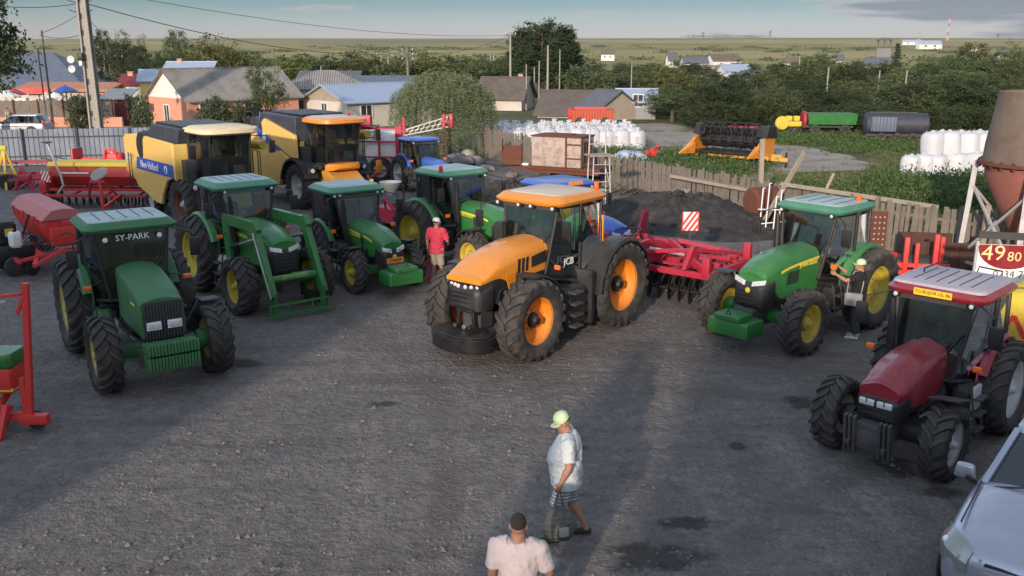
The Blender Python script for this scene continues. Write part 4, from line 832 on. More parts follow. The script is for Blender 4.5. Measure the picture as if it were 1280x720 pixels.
# ------------------------------------------------------------------ ground and setting
def hz(x,y):
    def ss(a,b,t): t=min(1,max(0,(t-a)/(b-a))); return t*t*(3-2*t)
    z=-3.5*ss(95,330,y)+8*ss(380,1100,y)+25*ss(900,2600,y)-60*ss(2750,4500,y)
    z+=1.2*ss(500,1500,y)*math.sin(x*.004+y*.002)*(1-ss(2200,2600,y))+ss(1400,2500,y)*1.5*math.sin(x*.0011+1.0)
    return z
def groundmat(name, kind):
    m=bpy.data.materials.new(name); m.use_nodes=True; nt=m.node_tree; N=nt.nodes; L=nt.links; b=N['Principled BSDF']; b.inputs['Roughness'].default_value=.95; b.inputs['Specular IOR Level'].default_value=.2
    tc=N.new('ShaderNodeTexCoord')
    def noise(sc_,det=8,rough=.6,mp=None,loc=(0,0,0)):
        n=N.new('ShaderNodeTexNoise'); n.inputs['Scale'].default_value=sc_; n.inputs['Detail'].default_value=det; n.inputs['Roughness'].default_value=rough
        q=N.new('ShaderNodeMapping'); q.inputs['Scale'].default_value=mp or (1,1,1); q.inputs['Location'].default_value=loc; L.new(tc.outputs['Object'],q.inputs[0]); L.new(q.outputs[0],n.inputs['Vector']); return n.outputs['Fac']
    def ramp(fac,stops):
        r=N.new('ShaderNodeValToRGB'); e=r.color_ramp.elements
        while len(e)<len(stops): e.new(.5)
        for i,(p,c) in enumerate(stops): e[i].position=p; e[i].color=(*c,1)
        L.new(fac,r.inputs[0]); return r.outputs[0]
    def mix(f,a,c,mode='MIX'):
        x=N.new('ShaderNodeMix'); x.data_type='RGBA'; x.blend_type=mode
        for i,v in ((0,f),(6,a),(7,c)):
            if isinstance(v,(int,float)): x.inputs[i].default_value=v
            elif isinstance(v,tuple): x.inputs[i].default_value=(*v,1)
            else: L.new(v,x.inputs[i])
        return x.outputs[2]
    def mrange(v,a,c,d=0.,e=1.,smooth=True):
        r=N.new('ShaderNodeMapRange'); r.interpolation_type='SMOOTHSTEP' if smooth else 'LINEAR'; r.inputs[1].default_value=a; r.inputs[2].default_value=c; r.inputs[3].default_value=d; r.inputs[4].default_value=e; L.new(v,r.inputs[0]); return r.outputs[0]
    def math_(op,a,c=None):
        r=N.new('ShaderNodeMath'); r.operation=op
        for i,v in ((0,a),(1,c)):
            if v is None: continue
            if isinstance(v,(int,float)): r.inputs[i].default_value=v
            else: L.new(v,r.inputs[i])
        return r.outputs[0]
    if kind=='field':
        near=ramp(noise(.35,9,.65),[(.32,(.07,.075,.034)),(.5,(.095,.105,.045)),(.62,(.14,.14,.07)),(.75,(.2,.175,.12))])
        v=N.new('ShaderNodeTexVoronoi'); v.inputs['Scale'].default_value=1; q=N.new('ShaderNodeMapping'); q.inputs['Scale'].default_value=(.0028,.0075,0); q.inputs['Rotation'].default_value=(0,0,.12); L.new(tc.outputs['Object'],q.inputs[0]); L.new(q.outputs[0],v.inputs['Vector'])
        vs=N.new('ShaderNodeSeparateColor'); L.new(v.outputs['Color'],vs.inputs[0])
        fld=ramp(vs.outputs[0],[(0,(.15,.15,.06)),(.3,(.22,.215,.075)),(.5,(.30,.265,.10)),(.68,(.46,.36,.17)),(.8,(.19,.195,.07)),(1,(.36,.25,.14))])
        fld=mix(mrange(noise(1,9,.7,(.006,.02,0)),.42,.62),fld,(.27,.245,.085))
        fld=mix(mrange(noise(1,10,.75,(.03,.05,0),(5,3,0)),.58,.66,0,.7),fld,(.07,.09,.04))
        sp=N.new('ShaderNodeSeparateXYZ'); L.new(tc.outputs['Object'],sp.inputs[0])
        fld=mix(mrange(sp.outputs[1],1900,2250,0,.75),fld,(.17,.155,.06))
        c=mix(mrange(sp.outputs[1],180,420),near,fld); h=noise(5,8,.7)
    elif kind=='yard':
        c=ramp(noise(.16,10,.62),[(.32,(.155,.147,.144)),(.5,(.20,.188,.182)),(.68,(.25,.231,.22))])
        c=mix(mrange(noise(1,7,.6,(.22,1.9,1),(3,1,0)),.5,.66,0,.5),c,(.11,.10,.095))
        c=mix(mrange(noise(1,6,.6,(1.7,.2,1),(7,2,0)),.52,.68,0,.45),c,(.30,.27,.245))
        c=mix(mrange(noise(.11,5,.6,None,(9,4,0)),.5,.62,0,.5),c,(.15,.125,.105))
        c=mix(mrange(noise(1.3,8,.7),.42,.68,0,.55),c,(.135,.126,.122))
        v=N.new('ShaderNodeTexVoronoi'); v.inputs['Scale'].default_value=9; L.new(tc.outputs['Object'],v.inputs['Vector'])
        v2=N.new('ShaderNodeTexVoronoi'); v2.inputs['Scale'].default_value=24; L.new(tc.outputs['Object'],v2.inputs['Vector'])
        sc2=N.new('ShaderNodeSeparateColor'); L.new(v2.outputs['Color'],sc2.inputs[0])
        c=mix(math_('MULTIPLY',mrange(sc2.outputs[0],.62,1.0,0,.45,False),mrange(noise(.7,4),.45,.62)),c,(.36,.34,.32))
        c=mix(mrange(sc2.outputs[1],.6,1.0,0,.35,False),c,(.085,.08,.078))
        c=mix(mrange(noise(4.5,7,.75),.48,.62,0,.5),c,(.10,.093,.088)); c=mix(mrange(noise(3.1,7,.7,None,(4,4,0)),.54,.66,0,.5),c,(.31,.285,.265))
        for (cx,cy,R0) in ((-14,12,13.1),(-14,12,15.0),(13,2,11.2),(13,2,13.1),(30,15,24.6),(30,15,26.5),(-3,-14,30.4),(-3,-14,32.2)):
            q=N.new('ShaderNodeVectorMath'); q.operation='DISTANCE'; L.new(tc.outputs['Object'],q.inputs[0]); q.inputs[1].default_value=(cx,cy,0)
            d=math_('ABSOLUTE',math_('SUBTRACT',q.outputs['Value'],R0)); k=math_('MULTIPLY',mrange(d,.34,.16),mrange(noise(.5,5,.6,None,(cx,cy,R0)),.38,.6,0,.55)); c=mix(k,c,(.125,.112,.102))
        # oil stains: fixed patches on the ground
        mask=None; wob=noise(2.2,6,.7)
        for (x,y,rx,ry) in STAINS:
            q=N.new('ShaderNodeVectorMath'); q.operation='SUBTRACT'; L.new(tc.outputs['Object'],q.inputs[0]); q.inputs[1].default_value=(x,y,0)
            q2=N.new('ShaderNodeVectorMath'); q2.operation='DIVIDE'; L.new(q.outputs[0],q2.inputs[0]); q2.inputs[1].default_value=(rx,ry,10)
            q3=N.new('ShaderNodeVectorMath'); q3.operation='LENGTH'; L.new(q2.outputs[0],q3.inputs[0])
            d=math_('ADD',q3.outputs['Value'],math_('MULTIPLY',math_('SUBTRACT',wob,.5),2.4))
            k=mrange(d,1.1,.55); mask=k if mask is None else math_('MAXIMUM',mask,k)
        c=mix(math_('MULTIPLY',mask,.66),c,(.018,.016,.016))
        h=math_('ADD',math_('MULTIPLY',noise(6,9,.75),1.6),math_('MULTIPLY',v.outputs['Distance'],-.8)); h=math_('ADD',h,math_('MULTIPLY',v2.outputs['Distance'],-.5)); h=math_('ADD',h,math_('MULTIPLY',noise(.9,5,.5),2.5))
    elif kind=='coal':
        c=ramp(noise(2.5,9,.7),[(.3,(.032,.031,.032)),(.55,(.06,.057,.056)),(.72,(.125,.115,.108))]); h=noise(9,9,.75)
    else:
        c=ramp(noise(.5,9,.65),[(.3,(.22,.195,.165)),(.55,(.33,.295,.25)),(.75,(.42,.38,.33))]); h=noise(5,8,.7)
    L.new(c,b.inputs['Base Color'])
    bp=N.new('ShaderNodeBump'); bp.inputs['Strength'].default_value={'yard':.85,'coal':.9}.get(kind,.5); bp.inputs['Distance'].default_value=.05 if kind=='yard' else .08; L.new(h,bp.inputs['Height']); L.new(bp.outputs[0],b.inputs['Normal'])
    MATS[name]=m; return m
STAINS=[]
def sheet(name, poly, z, matn, jit=0., step=None):
    "flat polygon sheet with optionally ragged outline"
    pts=[]
    for i in range(len(poly)):
        a,b=Vector(poly[i]),Vector(poly[(i+1)%len(poly)]); n=max(1,int((b-a).length/step)) if step else 1
        for k in range(n):
            p=a.lerp(b,k/n); pts.append((p.x+rnd.uniform(-jit,jit),p.y+rnd.uniform(-jit,jit),z))
    m=MB().m(matn).add(pts,[tuple(range(len(pts)))]); return struct(m.build(name,smooth=0))
FENCE=[(-1.85,53.5),(4.0,41.6),(8.5,33.8),(11.25,28.15),(13.2,25.9),(17,21.5)]
def ground():
    for (px,py,rx,ry) in ((820,697,.65,.38),(722,560,.2,.12),(1001,503,.32,.38),(1120,583,.36,.38),(1180,617,.36,.2),(922,558,.18,.2),(560,395,.5,.3),(300,455,.5,.35),(860,655,.5,.2),(480,505,.3,.15)):
        g=G(px,py); STAINS.append((g[0],g[1],rx,ry))
    groundmat('field_soil','field'); groundmat('yard_gravel','yard'); groundmat('coal_heap','coal'); groundmat('beige_dirt','dirt')
    ys=[-90,-40,0,30,60,80]+[95*1.075**k for k in range(56)]
    us=[-1+2*k/70 for k in range(71)]; vs=[]; fs=[]
    for y in ys:
        for u in us: x=u*(160+.95*max(y,0)); vs.append((x,y,hz(x,y)))
    n=len(us)
    for i in range(len(ys)-1):
        for j in range(n-1): fs.append((i*n+j,i*n+j+1,(i+1)*n+j+1,(i+1)*n+j))
    struct(MB().m('field_soil').add(vs,fs).build('ground',smooth=80))
    sheet('yard',[(-70,-60),(-70,47),(-34,47),(-18,49.8),(-8,53),(-1.85,53.5)]+FENCE[1:]+[(30,8),(45,-60)],.006,'yard_gravel',.0)
    sheet('street',[(-90,56),(-14,56),(-12,62),(-16,74),(-90,76)],.006,'beige_dirt',.15,1.0)
    sheet('dirt_road',[G(*p) for p in ((770,156),(830,154),(880,160),(960,176),(1040,190),(1095,205),(1085,213),(1000,216),(930,226),(850,214),(790,196),(740,190),(700,176))],.006,'beige_dirt',.35,1.2)
    # heaps of dark gravel
    def heap(name,label,cx,cy,rx,ry,h,mt,seed,rot=0):
        r=random.Random(seed); vs=[];fs=[];n=90;k=34
        ph=[r.uniform(0,6.28) for _ in range(6)]
        for i in range(k+1):
            u=i/k
            for j in range(n):
                a=2*math.pi*j/n; wob=1+.10*math.sin(2*a+ph[0])+.07*math.sin(3*a+ph[1])+.04*math.sin(7*a+ph[2])
                rr=u*wob; z=h*max(0,(1-u)**1.15*(1.0+.12*math.sin(5*a+ph[3])*u*(1-u)*4))*(1-.25*math.exp(-u*u*30))+(r.uniform(-.035,.035)+.05*math.sin(9*a+u*17+ph[4])*math.sin(13*u+5*a)+.04*math.sin(21*a-u*30+ph[5]))*min(1,(1-u)*4)*(1 if i else 0)
                x=rr*rx*math.cos(a); y=rr*ry*math.sin(a); x,y=x*math.cos(rot)-y*math.sin(rot),x*math.sin(rot)+y*math.cos(rot)
                vs.append((x,y,z if i<k else -.03))
        for i in range(k):
            for j in range(n): jj=(j+1)%n; fs.append((i*n+j,i*n+jj,i*n+n+jj,i*n+n+j))
        o=MB().m(mt).add(vs,fs).build(name,None,(cx,cy,0),smooth=60); tag(o,label,'heap'); return o
    heap('gravel_heap','wide dark gravel heap behind the disc harrow along the plank fence',6.1,32.6,3.9,3.5,1.32,'coal_heap',3,-.5)
    g=G(655,252); heap('gravel_heap','smaller grey gravel heap behind the orange tractor cab',g[0]-.3,g[1]+.8,3.0,2.4,.95,'coal_heap',5,.2)
    # loose stones
    m=MB().m('rock'); r=random.Random(11)
    for k in range(3400):
        px,py=r.uniform(-20,1300),r.uniform(365,760); 
        if r.random()<.25: py=r.uniform(250,400)
        x,y=G(px,py); x+=r.gauss(0,.2)
        s=r.choice([.012,.016,.018,.022,.026,.035,.05 if r.random()<.3 else .02]); a=r.uniform(0,6.28); T=Matrix.Translation((x,y,s*.3))@Matrix.Rotation(a,4,'Z'); 
        v=[(s*1.2,0,0),(0,s,0),(-s,.2*s,0),(-.2*s,-s,0),(r.uniform(-.3,.3)*s,r.uniform(-.3,.3)*s,s*.8)]
        m.T=T; m.add(v,[(0,1,4),(1,2,4),(2,3,4),(3,0,4)])
    m.T=None; o=m.build('loose_stones',smooth=0); tag(o,'small loose grey stones scattered over the gravel yard','stones',kind='stuff')
    for (hx,hy,rx,ry,n) in ((6.1,32.6,3.3,3.0,260),(-.1,35.6,2.6,2.0,120)):
        m=MB().m('coal_heap')
        for q in range(n):
            a=r.uniform(0,6.28); u=r.uniform(.15,1.05); x,y=hx+rx*u*math.cos(a),hy+ry*u*math.sin(a); z=(1.24 if n>200 else .9)*max(0,1-u)**1.1; q_=r.choice([.04,.06,.09]); m.sphere((x,y,z+.01),q_,6,4,(1.2,.9,.7))
        tag(m.build('clods',smooth=0),'loose clods and stones on the %s heap'%('wide dark' if n>200 else 'smaller grey'),'clods',kind='stuff')
    # rubble behind the blue tractor
    k=0
    for (px,py,s) in ((556,206,.45),(568,203,.5),(580,207,.6),(592,204,.45),(601,208,.4),(585,198,.55),(573,198,.4),(608,214,.35),(640,222,.3)):
        g=G(px,py); rr_=random.Random(k+50); vs=[]; m=MB().m('concrete' if k%2 else 'rock'); m.sphere((0,0,s*.35),s,7,5,(1.2,.8,.6)); m.v=[(a+rr_.uniform(-.12,.12)*s,b+rr_.uniform(-.12,.12)*s,max(-.02,c+rr_.uniform(-.15,.15)*s)) for a,b,c in m.v]
        tag(m.build('rubble_block',None,(g[0],g[1],0),rr_.uniform(0,3),smooth=20),'broken concrete block in the rubble beneath the willow','rubble','rubble blocks below the willow'); k+=1
# ------------------------------------------------------------------ foliage
def leafmat(name,c1,c2,tr=.25):
    m=bpy.data.materials.new(name); m.use_nodes=True; nt=m.node_tree; N=nt.nodes; L=nt.links; b=N['Principled BSDF']; out=N['Material Output']
    ge=N.new('ShaderNodeNewGeometry'); oi=N.new('ShaderNodeObjectInfo')
    r=N.new('ShaderNodeValToRGB'); r.color_ramp.elements[0].color=(*c1,1); r.color_ramp.elements[1].color=(*c2,1); L.new(ge.outputs['Random Per Island'],r.inputs[0])
    h=N.new('ShaderNodeHueSaturation'); a=N.new('ShaderNodeMapRange'); a.inputs[3].default_value=.75; a.inputs[4].default_value=1.25; L.new(oi.outputs['Random'],a.inputs[0]); L.new(a.outputs[0],h.inputs['Value'])
    a2=N.new('ShaderNodeMapRange'); a2.inputs[3].default_value=.485; a2.inputs[4].default_value=.515; L.new(oi.outputs['Random'],a2.inputs[0]); L.new(a2.outputs[0],h.inputs['Hue']); L.new(r.outputs[0],h.inputs['Color'])
    L.new(h.outputs[0],b.inputs['Base Color']); b.inputs['Roughness'].default_value=.65; b.inputs['Specular IOR Level'].default_value=.25
    t=N.new('ShaderNodeBsdfTranslucent'); L.new(h.outputs[0],t.inputs[0]); mx=N.new('ShaderNodeMixShader'); mx.inputs[0].default_value=tr; L.new(b.outputs[0],mx.inputs[1]); L.new(t.outputs[0],mx.inputs[2]); L.new(mx.outputs[0],out.inputs[0])
    MATS[name]=m
leafmat('leaf_dark',(.028,.05,.022),(.075,.10,.04)); leafmat('leaf_mid',(.055,.085,.036),(.14,.17,.072)); leafmat('leaf_yellow',(.07,.095,.03),(.19,.20,.065)); leafmat('leaf_grey',(.06,.08,.045),(.14,.16,.09)); leafmat('leaf_willow',(.12,.16,.08),(.26,.29,.16),.3); leafmat('leaf_pine',(.012,.026,.014),(.035,.05,.024),.1); leafmat('grass_leaf',(.08,.11,.04),(.18,.19,.085)); leafmat('weed_leaf',(.05,.10,.035),(.13,.19,.06))
mat('bark',(.10,.08,.06),.9,0,.5,(.05,.04,.03),4,.5,12)
def leaf_mesh(name, C, size, mt, seed=1, up=0., asp=.6):
    "C: Nx3 leaf centres -> one quad each"
    g=np.random.default_rng(seed); n=len(C); a=g.normal(size=(n,3)); a[:,2]*=(1-up); a/=np.linalg.norm(a,axis=1)[:,None]
    b=g.normal(size=(n,3)); b-=a*(a*b).sum(1)[:,None]; b/=np.linalg.norm(b,axis=1)[:,None]
    s=size*g.uniform(.6,1.3,n)[:,None]; a=a*s; b=b*s*asp
    V=np.stack([C-a,C-b*.9,C+a,C+b*.9],1).reshape(-1,3); me=bpy.data.meshes.new(name); me.vertices.add(4*n); me.vertices.foreach_set('co',V.ravel().astype('f4'))
    me.loops.add(4*n); me.loops.foreach_set('vertex_index',np.arange(4*n,dtype='i4')); me.polygons.add(n); me.polygons.foreach_set('loop_start',np.arange(0,4*n,4,dtype='i4'))
    me.materials.append(MATS[mt]); me.update(calc_edges=True); me.validate(); return me
def clumps(g, blobs, nclump, nleaf, cr, hollow=.55):
    "leaf centres gathered in clumps spread over ellipsoid blobs (cx,cy,cz,rx,ry,rz)"
    out=[]; B=np.array(blobs,float); w=(B[:,3]*B[:,4]*B[:,5])**(2/3); w/=w.sum()
    for k in g.choice(len(B),nclump,p=w):
        d=g.normal(size=3); d/=np.linalg.norm(d); r=g.uniform(hollow,1.0)**.5; c=B[k,:3]+d*B[k,3:]*r
        rad=cr*g.uniform(.5,1.35); n=int(nleaf*g.uniform(.5,1.3)); q=g.normal(size=(n,3))*rad*.5; q[:,2]*=.7; out.append(c+q)
    return np.concatenate(out)
PROTO={}
def proto(kind):
    if kind in PROTO: return PROTO[kind]
    g=np.random.default_rng(abs(hash(kind))%1000 if 0 else sum(map(ord,kind))); T=MB().m('bark'); k=kind.rstrip('0123456789'); big=not kind.endswith('9')
    # every prototype is 6 m tall
    if k=='round' or k=='belt':
        nb=9; low=.9 if k=='belt' else 1.9; bl=[(0,0,3.4,1.9,1.9,1.7)]
        for i in range(nb):
            a=g.uniform(0,6.28); r=g.uniform(.8,1.9); bl.append((r*math.cos(a),r*math.sin(a),g.uniform(low+.4,4.6),g.uniform(.7,1.3),g.uniform(.7,1.3),g.uniform(.6,1.1)))
        bl.append((g.uniform(-.5,.5),g.uniform(-.5,.5),5.0,1.0,1.0,.9))
        C=clumps(g,bl,200 if big else 90,42 if big else 32,.42 if big else .55); C[:,2]=np.maximum(C[:,2],.1); sz=.085 if big else .15
        T.tube([(0,0,-.3),(.05,.02,1.4),(.0,.1,3.2),(0,0,4.6)],[.2,.15,.1,.03],8)
        for i in range(7): a=g.uniform(0,6.28); z=g.uniform(1.2,2.8); T.tube([(0,0,z),(.7*math.cos(a),.7*math.sin(a),z+.8),(1.6*math.cos(a),1.6*math.sin(a),z+1.5)],[.08,.05,.015],6)
    elif k=='poplar':
        bl=[(0,0,3.4,.75,.75,2.6)]
        for i in range(9): a=g.uniform(0,6.28); bl.append((.45*math.cos(a),.45*math.sin(a),g.uniform(1.4,5.0),.38,.38,g.uniform(.5,.9)))
        C=clumps(g,bl,300,42,.25); sz=.068; T.tube([(0,0,-.3),(.03,0,2),(0,.04,4),(0,0,5.8)],[.13,.1,.06,.01],8)
        for i in range(8): a=g.uniform(0,6.28); z=g.uniform(1,4); T.tube([(0,0,z),(.35*math.cos(a),.35*math.sin(a),z+.9)],[.04,.01],5)
    elif k=='pine':
        C=[]
        for lv in range(13):
            z=.9+lv*.39; R_=1.55*(1-lv/14)+.1
            for i in range(9): a=g.uniform(0,6.28); u=g.uniform(.1,1,60)[:,None]; C.append(np.hstack([u*R_*math.cos(a),u*R_*math.sin(a),z-u*.25*R_])+g.normal(size=(60,3))*.08)
        C=np.concatenate(C); sz=.07; T.tube([(0,0,-.3),(0,0,5.9)],[.14,.02],8)
    elif k=='bush':
        bl=[(0,0,2.6,2.2,2.2,2.4)]
        for i in range(10): a=g.uniform(0,6.28); r=g.uniform(.8,2.0); bl.append((r*math.cos(a),r*math.sin(a),g.uniform(1,4.4),1.0,1.0,1.1))
        C=clumps(g,bl,240,38,.5,.3); C[:,2]=np.maximum(C[:,2],.05); sz=.13
        for i in range(9): a=g.uniform(0,6.28); T.tube([(0,0,-.2),(.7*math.cos(a),.7*math.sin(a),2),(1.3*math.cos(a),1.3*math.sin(a),4.4)],[.1,.06,.015],6)
    elif k=='willow':
        C=[]; 
        for i in range(700):
            a=g.uniform(0,6.28); r=2.6*g.uniform(.1,1)**.5; top=5.4-.28*r*r*.9+g.uniform(-.5,.35); x,y=r*math.cos(a),r*math.sin(a); Ls=g.uniform(1.6,5.0) if r>1.3 else g.uniform(.6,2.0)
            n=int(14+Ls*16); t=np.linspace(0,1,n)[:,None]; dx=.35*math.cos(a); dy=.35*math.sin(a)
            p=np.hstack([x+dx*np.sqrt(t),y+dy*np.sqrt(t),np.maximum(.25,top+.25*np.sin(t*2.2)-Ls*t**1.3)])+g.normal(size=(n,3))*.045; C.append(p)
        bl=[(0,0,4.2,2.2,2.2,1.2)]; C.append(clumps(g,bl,110,40,.4)); C=np.concatenate(C); sz=.075
        T.tube([(0,0,-.2),(.1,0,1.5),(.2,.1,2.6)],[.32,.26,.2],9)
        for i in range(8): a=i*.8; T.tube([(.15,0,2.2),(.9*math.cos(a),.9*math.sin(a),3.6),(1.9*math.cos(a),1.9*math.sin(a),4.3)],[.14,.09,.02],6)
    mt={'round':'leaf_mid','belt':'leaf_dark','poplar':'leaf_dark','pine':'leaf_pine','bush':'leaf_grey','willow':'leaf_willow'}[k]
    me=leaf_mesh('crown',C,sz,mt,3,0.,.6 if k!='willow' else .28)
    if k=='willow': pass
    PROTO[kind]=(me,T.build('trunk')); o=PROTO[kind][1]; tm=o.data; bpy.data.objects.remove(o); PROTO[kind]=(me,tm); return PROTO[kind]
def tree(px,ytop,Y,wpx,kind,label,leaf=None,group=None,cat='tree',name='tree',xyz=None,h=None,w=None):
    p=at(px,ytop,Y) if xyz is None else Vector(xyz); zb=hz(p.x,p.y); hh=h or max(.8,p.z-zb); ww=w or wpx*Y/F
    me,tm=proto(kind); base={'round':4.6,'belt':4.6,'poplar':2.1,'pine':3.1,'bush':5.6,'willow':5.8}[kind.rstrip('0123456789')]
    t=empty(name,p.x,p.y,zb,rnd.uniform(0,6.28),label,cat,group); s=(ww/base,ww/base,hh/6.0)
    key=(kind,leaf)
    if leaf and key not in PROTO: m2=me.copy(); m2.materials[0]=MATS[leaf]; PROTO[key]=m2
    for nm,d in (('trunk',tm),('crown',PROTO[key] if leaf else me)):
        o=bpy.data.objects.new(nm,d); COL.objects.link(o); o.parent=t; o.scale=s
    return t
def trees():
    # street side and left
    tree(-62,-75,64,150,'round1','large dark leafy tree at the top left corner','leaf_dark'); 
    g_='trees behind the left houses'
    for (px,yt,Y,w,k,l) in ((128,33,120,34,'round2','leaf_dark'),(150,36,118,40,'round3','leaf_dark'),(172,42,116,30,'round1','leaf_dark')): tree(px,yt,Y,w,k,'dark flat topped tree behind the tall concrete pole',l,'dark trees behind the concrete pole')
    for (px,yt,Y,w,k,l) in ((222,33,108,46,'round2','leaf_mid'),(262,40,104,78,'round3','leaf_yellow'),(293,50,106,52,'round1','leaf_yellow'),(190,62,100,40,'round2','leaf_dark'),(160,72,98,48,'round1','leaf_dark'),(120,78,99,45,'round3','leaf_dark'),(85,82,101,40,'round2','leaf_dark'),(320,60,112,50,'round2','leaf_mid'),(60,76,112,40,'round3','leaf_mid'),(215,58,103,50,'belt1','leaf_mid')):
        tree(px,yt,Y,w,k,'broad leafy tree behind the left house roofs',l,g_)
    tree(101,112,61,58,'bush1','grey green bush in front of the tall concrete pole','leaf_grey',cat='bush',name='bush')
    tree(172,106,63,34,'bush2','loose leafy bush left of the salmon house',None,cat='bush',name='bush')
    tree(270,108,61,68,'bush3','grey green bush before the grey corrugated roof','leaf_grey',cat='bush',name='bush')
    tree(330,72,62,42,'round2','slim feathery tree in front of the grey corrugated roof','leaf_mid')
    tree(302,118,60.5,40,'bush1','low grey bush beside the slim feathery tree','leaf_grey',cat='bush',name='bush')
    # willow
    tree(554,80,54.5,136,'willow','weeping willow hanging over the yard behind the small blue tractor',cat='tree',name='willow_tree')
    # poplar clump
    for (px,yt,Y,w) in ((651,38,131,30),(664,31,134,30),(678,33,130,30),(690,28,133,34),(704,34,130,30),(714,52,134,26),(658,55,128,26),(697,50,127,30)):
        tree(px,yt-5,Y,w*1.6,'poplar%d'%(int(px)%3),'tall dark poplar in the clump against the sky','leaf_dark','poplars in the tall clump',name='poplar_tree')
    # belt in the middle distance behind the left roofs
    r=random.Random(5)
    for k in range(34):
        px=335+k*9.3+r.uniform(-6,6)
        if 640<px<700: continue
        Y=r.uniform(120,170); tree(px,r.uniform(66,80),Y,r.uniform(42,60),'round%d9'%(k%3+1),'leafy tree in the green belt beyond the metal roofs',r.choice(['leaf_dark','leaf_mid','leaf_mid','leaf_yellow']),'trees in the belt beyond the roofs')
    # dense dark belt on the right
    for k in range(26):
        px=742+k*21+r.uniform(-8,8); Y=r.uniform(72,84)
        if px<840: Y=r.uniform(88,100)
        yt=r.uniform(90,112) if px>830 else r.uniform(92,112)
        tree(px,yt,Y,r.uniform(64,96),'belt%d'%(k%3+1),'dense dark tree in the belt behind the parked trailers',r.choice(['leaf_dark','leaf_dark','leaf_mid']),'dark trees behind the parked trailers')
    for k in range(30):
        px=738+k*18.5+r.uniform(-6,6); Y=r.uniform(69.5,73) if px>850 else r.uniform(84,87)
        if 762<px<842: continue
        tree(px,r.uniform(122,136),Y,r.uniform(40,60),'bush%d'%(k%3+1),'dark bush along the foot of the tree belt','leaf_dark','dark bushes along the tree belt','bush','bush')
    for k in range(34):
        px=728+k*16.5+r.uniform(-9,9); Y=r.uniform(98,150)
        tree(px,r.uniform(78,98),Y,r.uniform(40,66),'round%d9'%(k%3+1),'leafy tree standing behind the dark belt',r.choice(['leaf_dark','leaf_mid','leaf_mid','leaf_yellow']),'trees behind the dark belt')
    for (px,yt,Y,w,k) in ((1030,58,140,60,'round1'),(1222,50,120,66,'round2'),(1252,62,118,60,'round3'),(1272,50,112,50,'round1'),(1195,66,150,40,'round2'),(1160,70,160,40,'round3')): tree(px,yt,Y,w,k,'tall rounded tree rising above the village trees',None,'taller trees above the village')
    tree(1123,52,260,20,'pine','dark conifer beside the church tower',None,name='conifer_tree')
    for k in range(46):
        px=330+k*20.5+r.uniform(-12,12); Y=r.uniform(240,420); tree(px,r.uniform(72,82),Y,r.uniform(18,34),'round%d9'%(k%3+1),'small far tree between the village houses',r.choice(['leaf_mid','leaf_dark','leaf_yellow']),'far village trees')
    for k in range(44):
        px=705+k*12.5+r.uniform(-10,10); Y=r.uniform(165,320)
        tree(px,r.uniform(77,90),Y,r.uniform(24,44),'round%d9'%(k%3+1),'mid sized tree scattered among the village roofs',r.choice(['leaf_mid','leaf_dark','leaf_dark','leaf_yellow']),'trees among the village roofs')
    # far woods on the hillside: uncountable
    g=np.random.default_rng(4); C=[]
    for k in range(170):
        Y=g.uniform(420,1300); X=g.uniform(-.62,.62)*Y; n=70; c=np.array([X,Y,hz(X,Y)+.8]); C.append(c+g.normal(size=(n,3))*np.array([3+Y*.0025,3,.7]))
    for k in range(60):
        X=g.uniform(430,640); Y=g.uniform(2350,2500); C.append(np.array([X,Y,hz(X,Y)+4])+g.normal(size=(20,3))*np.array([12,6,2]))
    o=bpy.data.objects.new('distant_woods',leaf_mesh('distant_woods',np.concatenate(C),1.0,'leaf_mid',5)); COL.objects.link(o); tag(o,'scattered far bushes and woods on the hillside fields','woods',kind='stuff')
    # weeds and grass beyond the plank fence
    C=[]
    def patch(px0,px1,py0,py1,n,h,r_=.35,nl=60):
        for k in range(n):
            x,y=G(g.uniform(px0,px1),g.uniform(py0,py1)); q=g.normal(size=(nl,3))*np.array([r_,r_,h*.3]); q[:,2]=np.abs(q[:,2]); C.append(np.array([x,y,.03])+q)
    def infence(x,y,off=.4):
        for a,b in zip(FENCE[:-1],FENCE[1:]):
            if b[1]<=y<=a[1]:
                t=(y-b[1])/(a[1]-b[1]); return x<b[0]+(a[0]-b[0])*t+off
        return y<25
    patch(745,960,190,222,190,.75); patch(1085,1240,231,262,330,1.1,.5,70); patch(1085,1130,222,236,50,.6); patch(960,1120,232,262,120,.45); patch(940,1100,170,182,140,.6); patch(1040,1180,172,192,130,.55); patch(690,800,180,195,60,.5)
    C=[c for c in C if not infence(c[:,0].mean(),c[:,1].mean(),.7)]
    o=bpy.data.objects.new('weeds',leaf_mesh('weeds',np.concatenate(C),.10,'weed_leaf',6,-.3,.35)); COL.objects.link(o); tag(o,'lush green weeds growing behind the plank fence','weeds',kind='stuff')
    C=[]
    for k in range(5200):
        px,py=g.uniform(780,1290),g.uniform(162,300); x,y=G(px,py)
        if infence(x,y,.3): continue
        if 165<py<215 and 785<px<1085 and abs(py-(165+(px-785)*.13))<24 and py>158: 
            if g.uniform()<.93: continue
        q=g.normal(size=(16,3))*np.array([.22,.22,.05]); q[:,2]=np.abs(q[:,2]); C.append(np.array([x,y,.02])+q)
    o=bpy.data.objects.new('grass',leaf_mesh('grass',np.concatenate(C),.09,'grass_leaf',7,-.6,.25)); COL.objects.link(o); tag(o,'rough short grass around the beige dirt road','grass',kind='stuff')
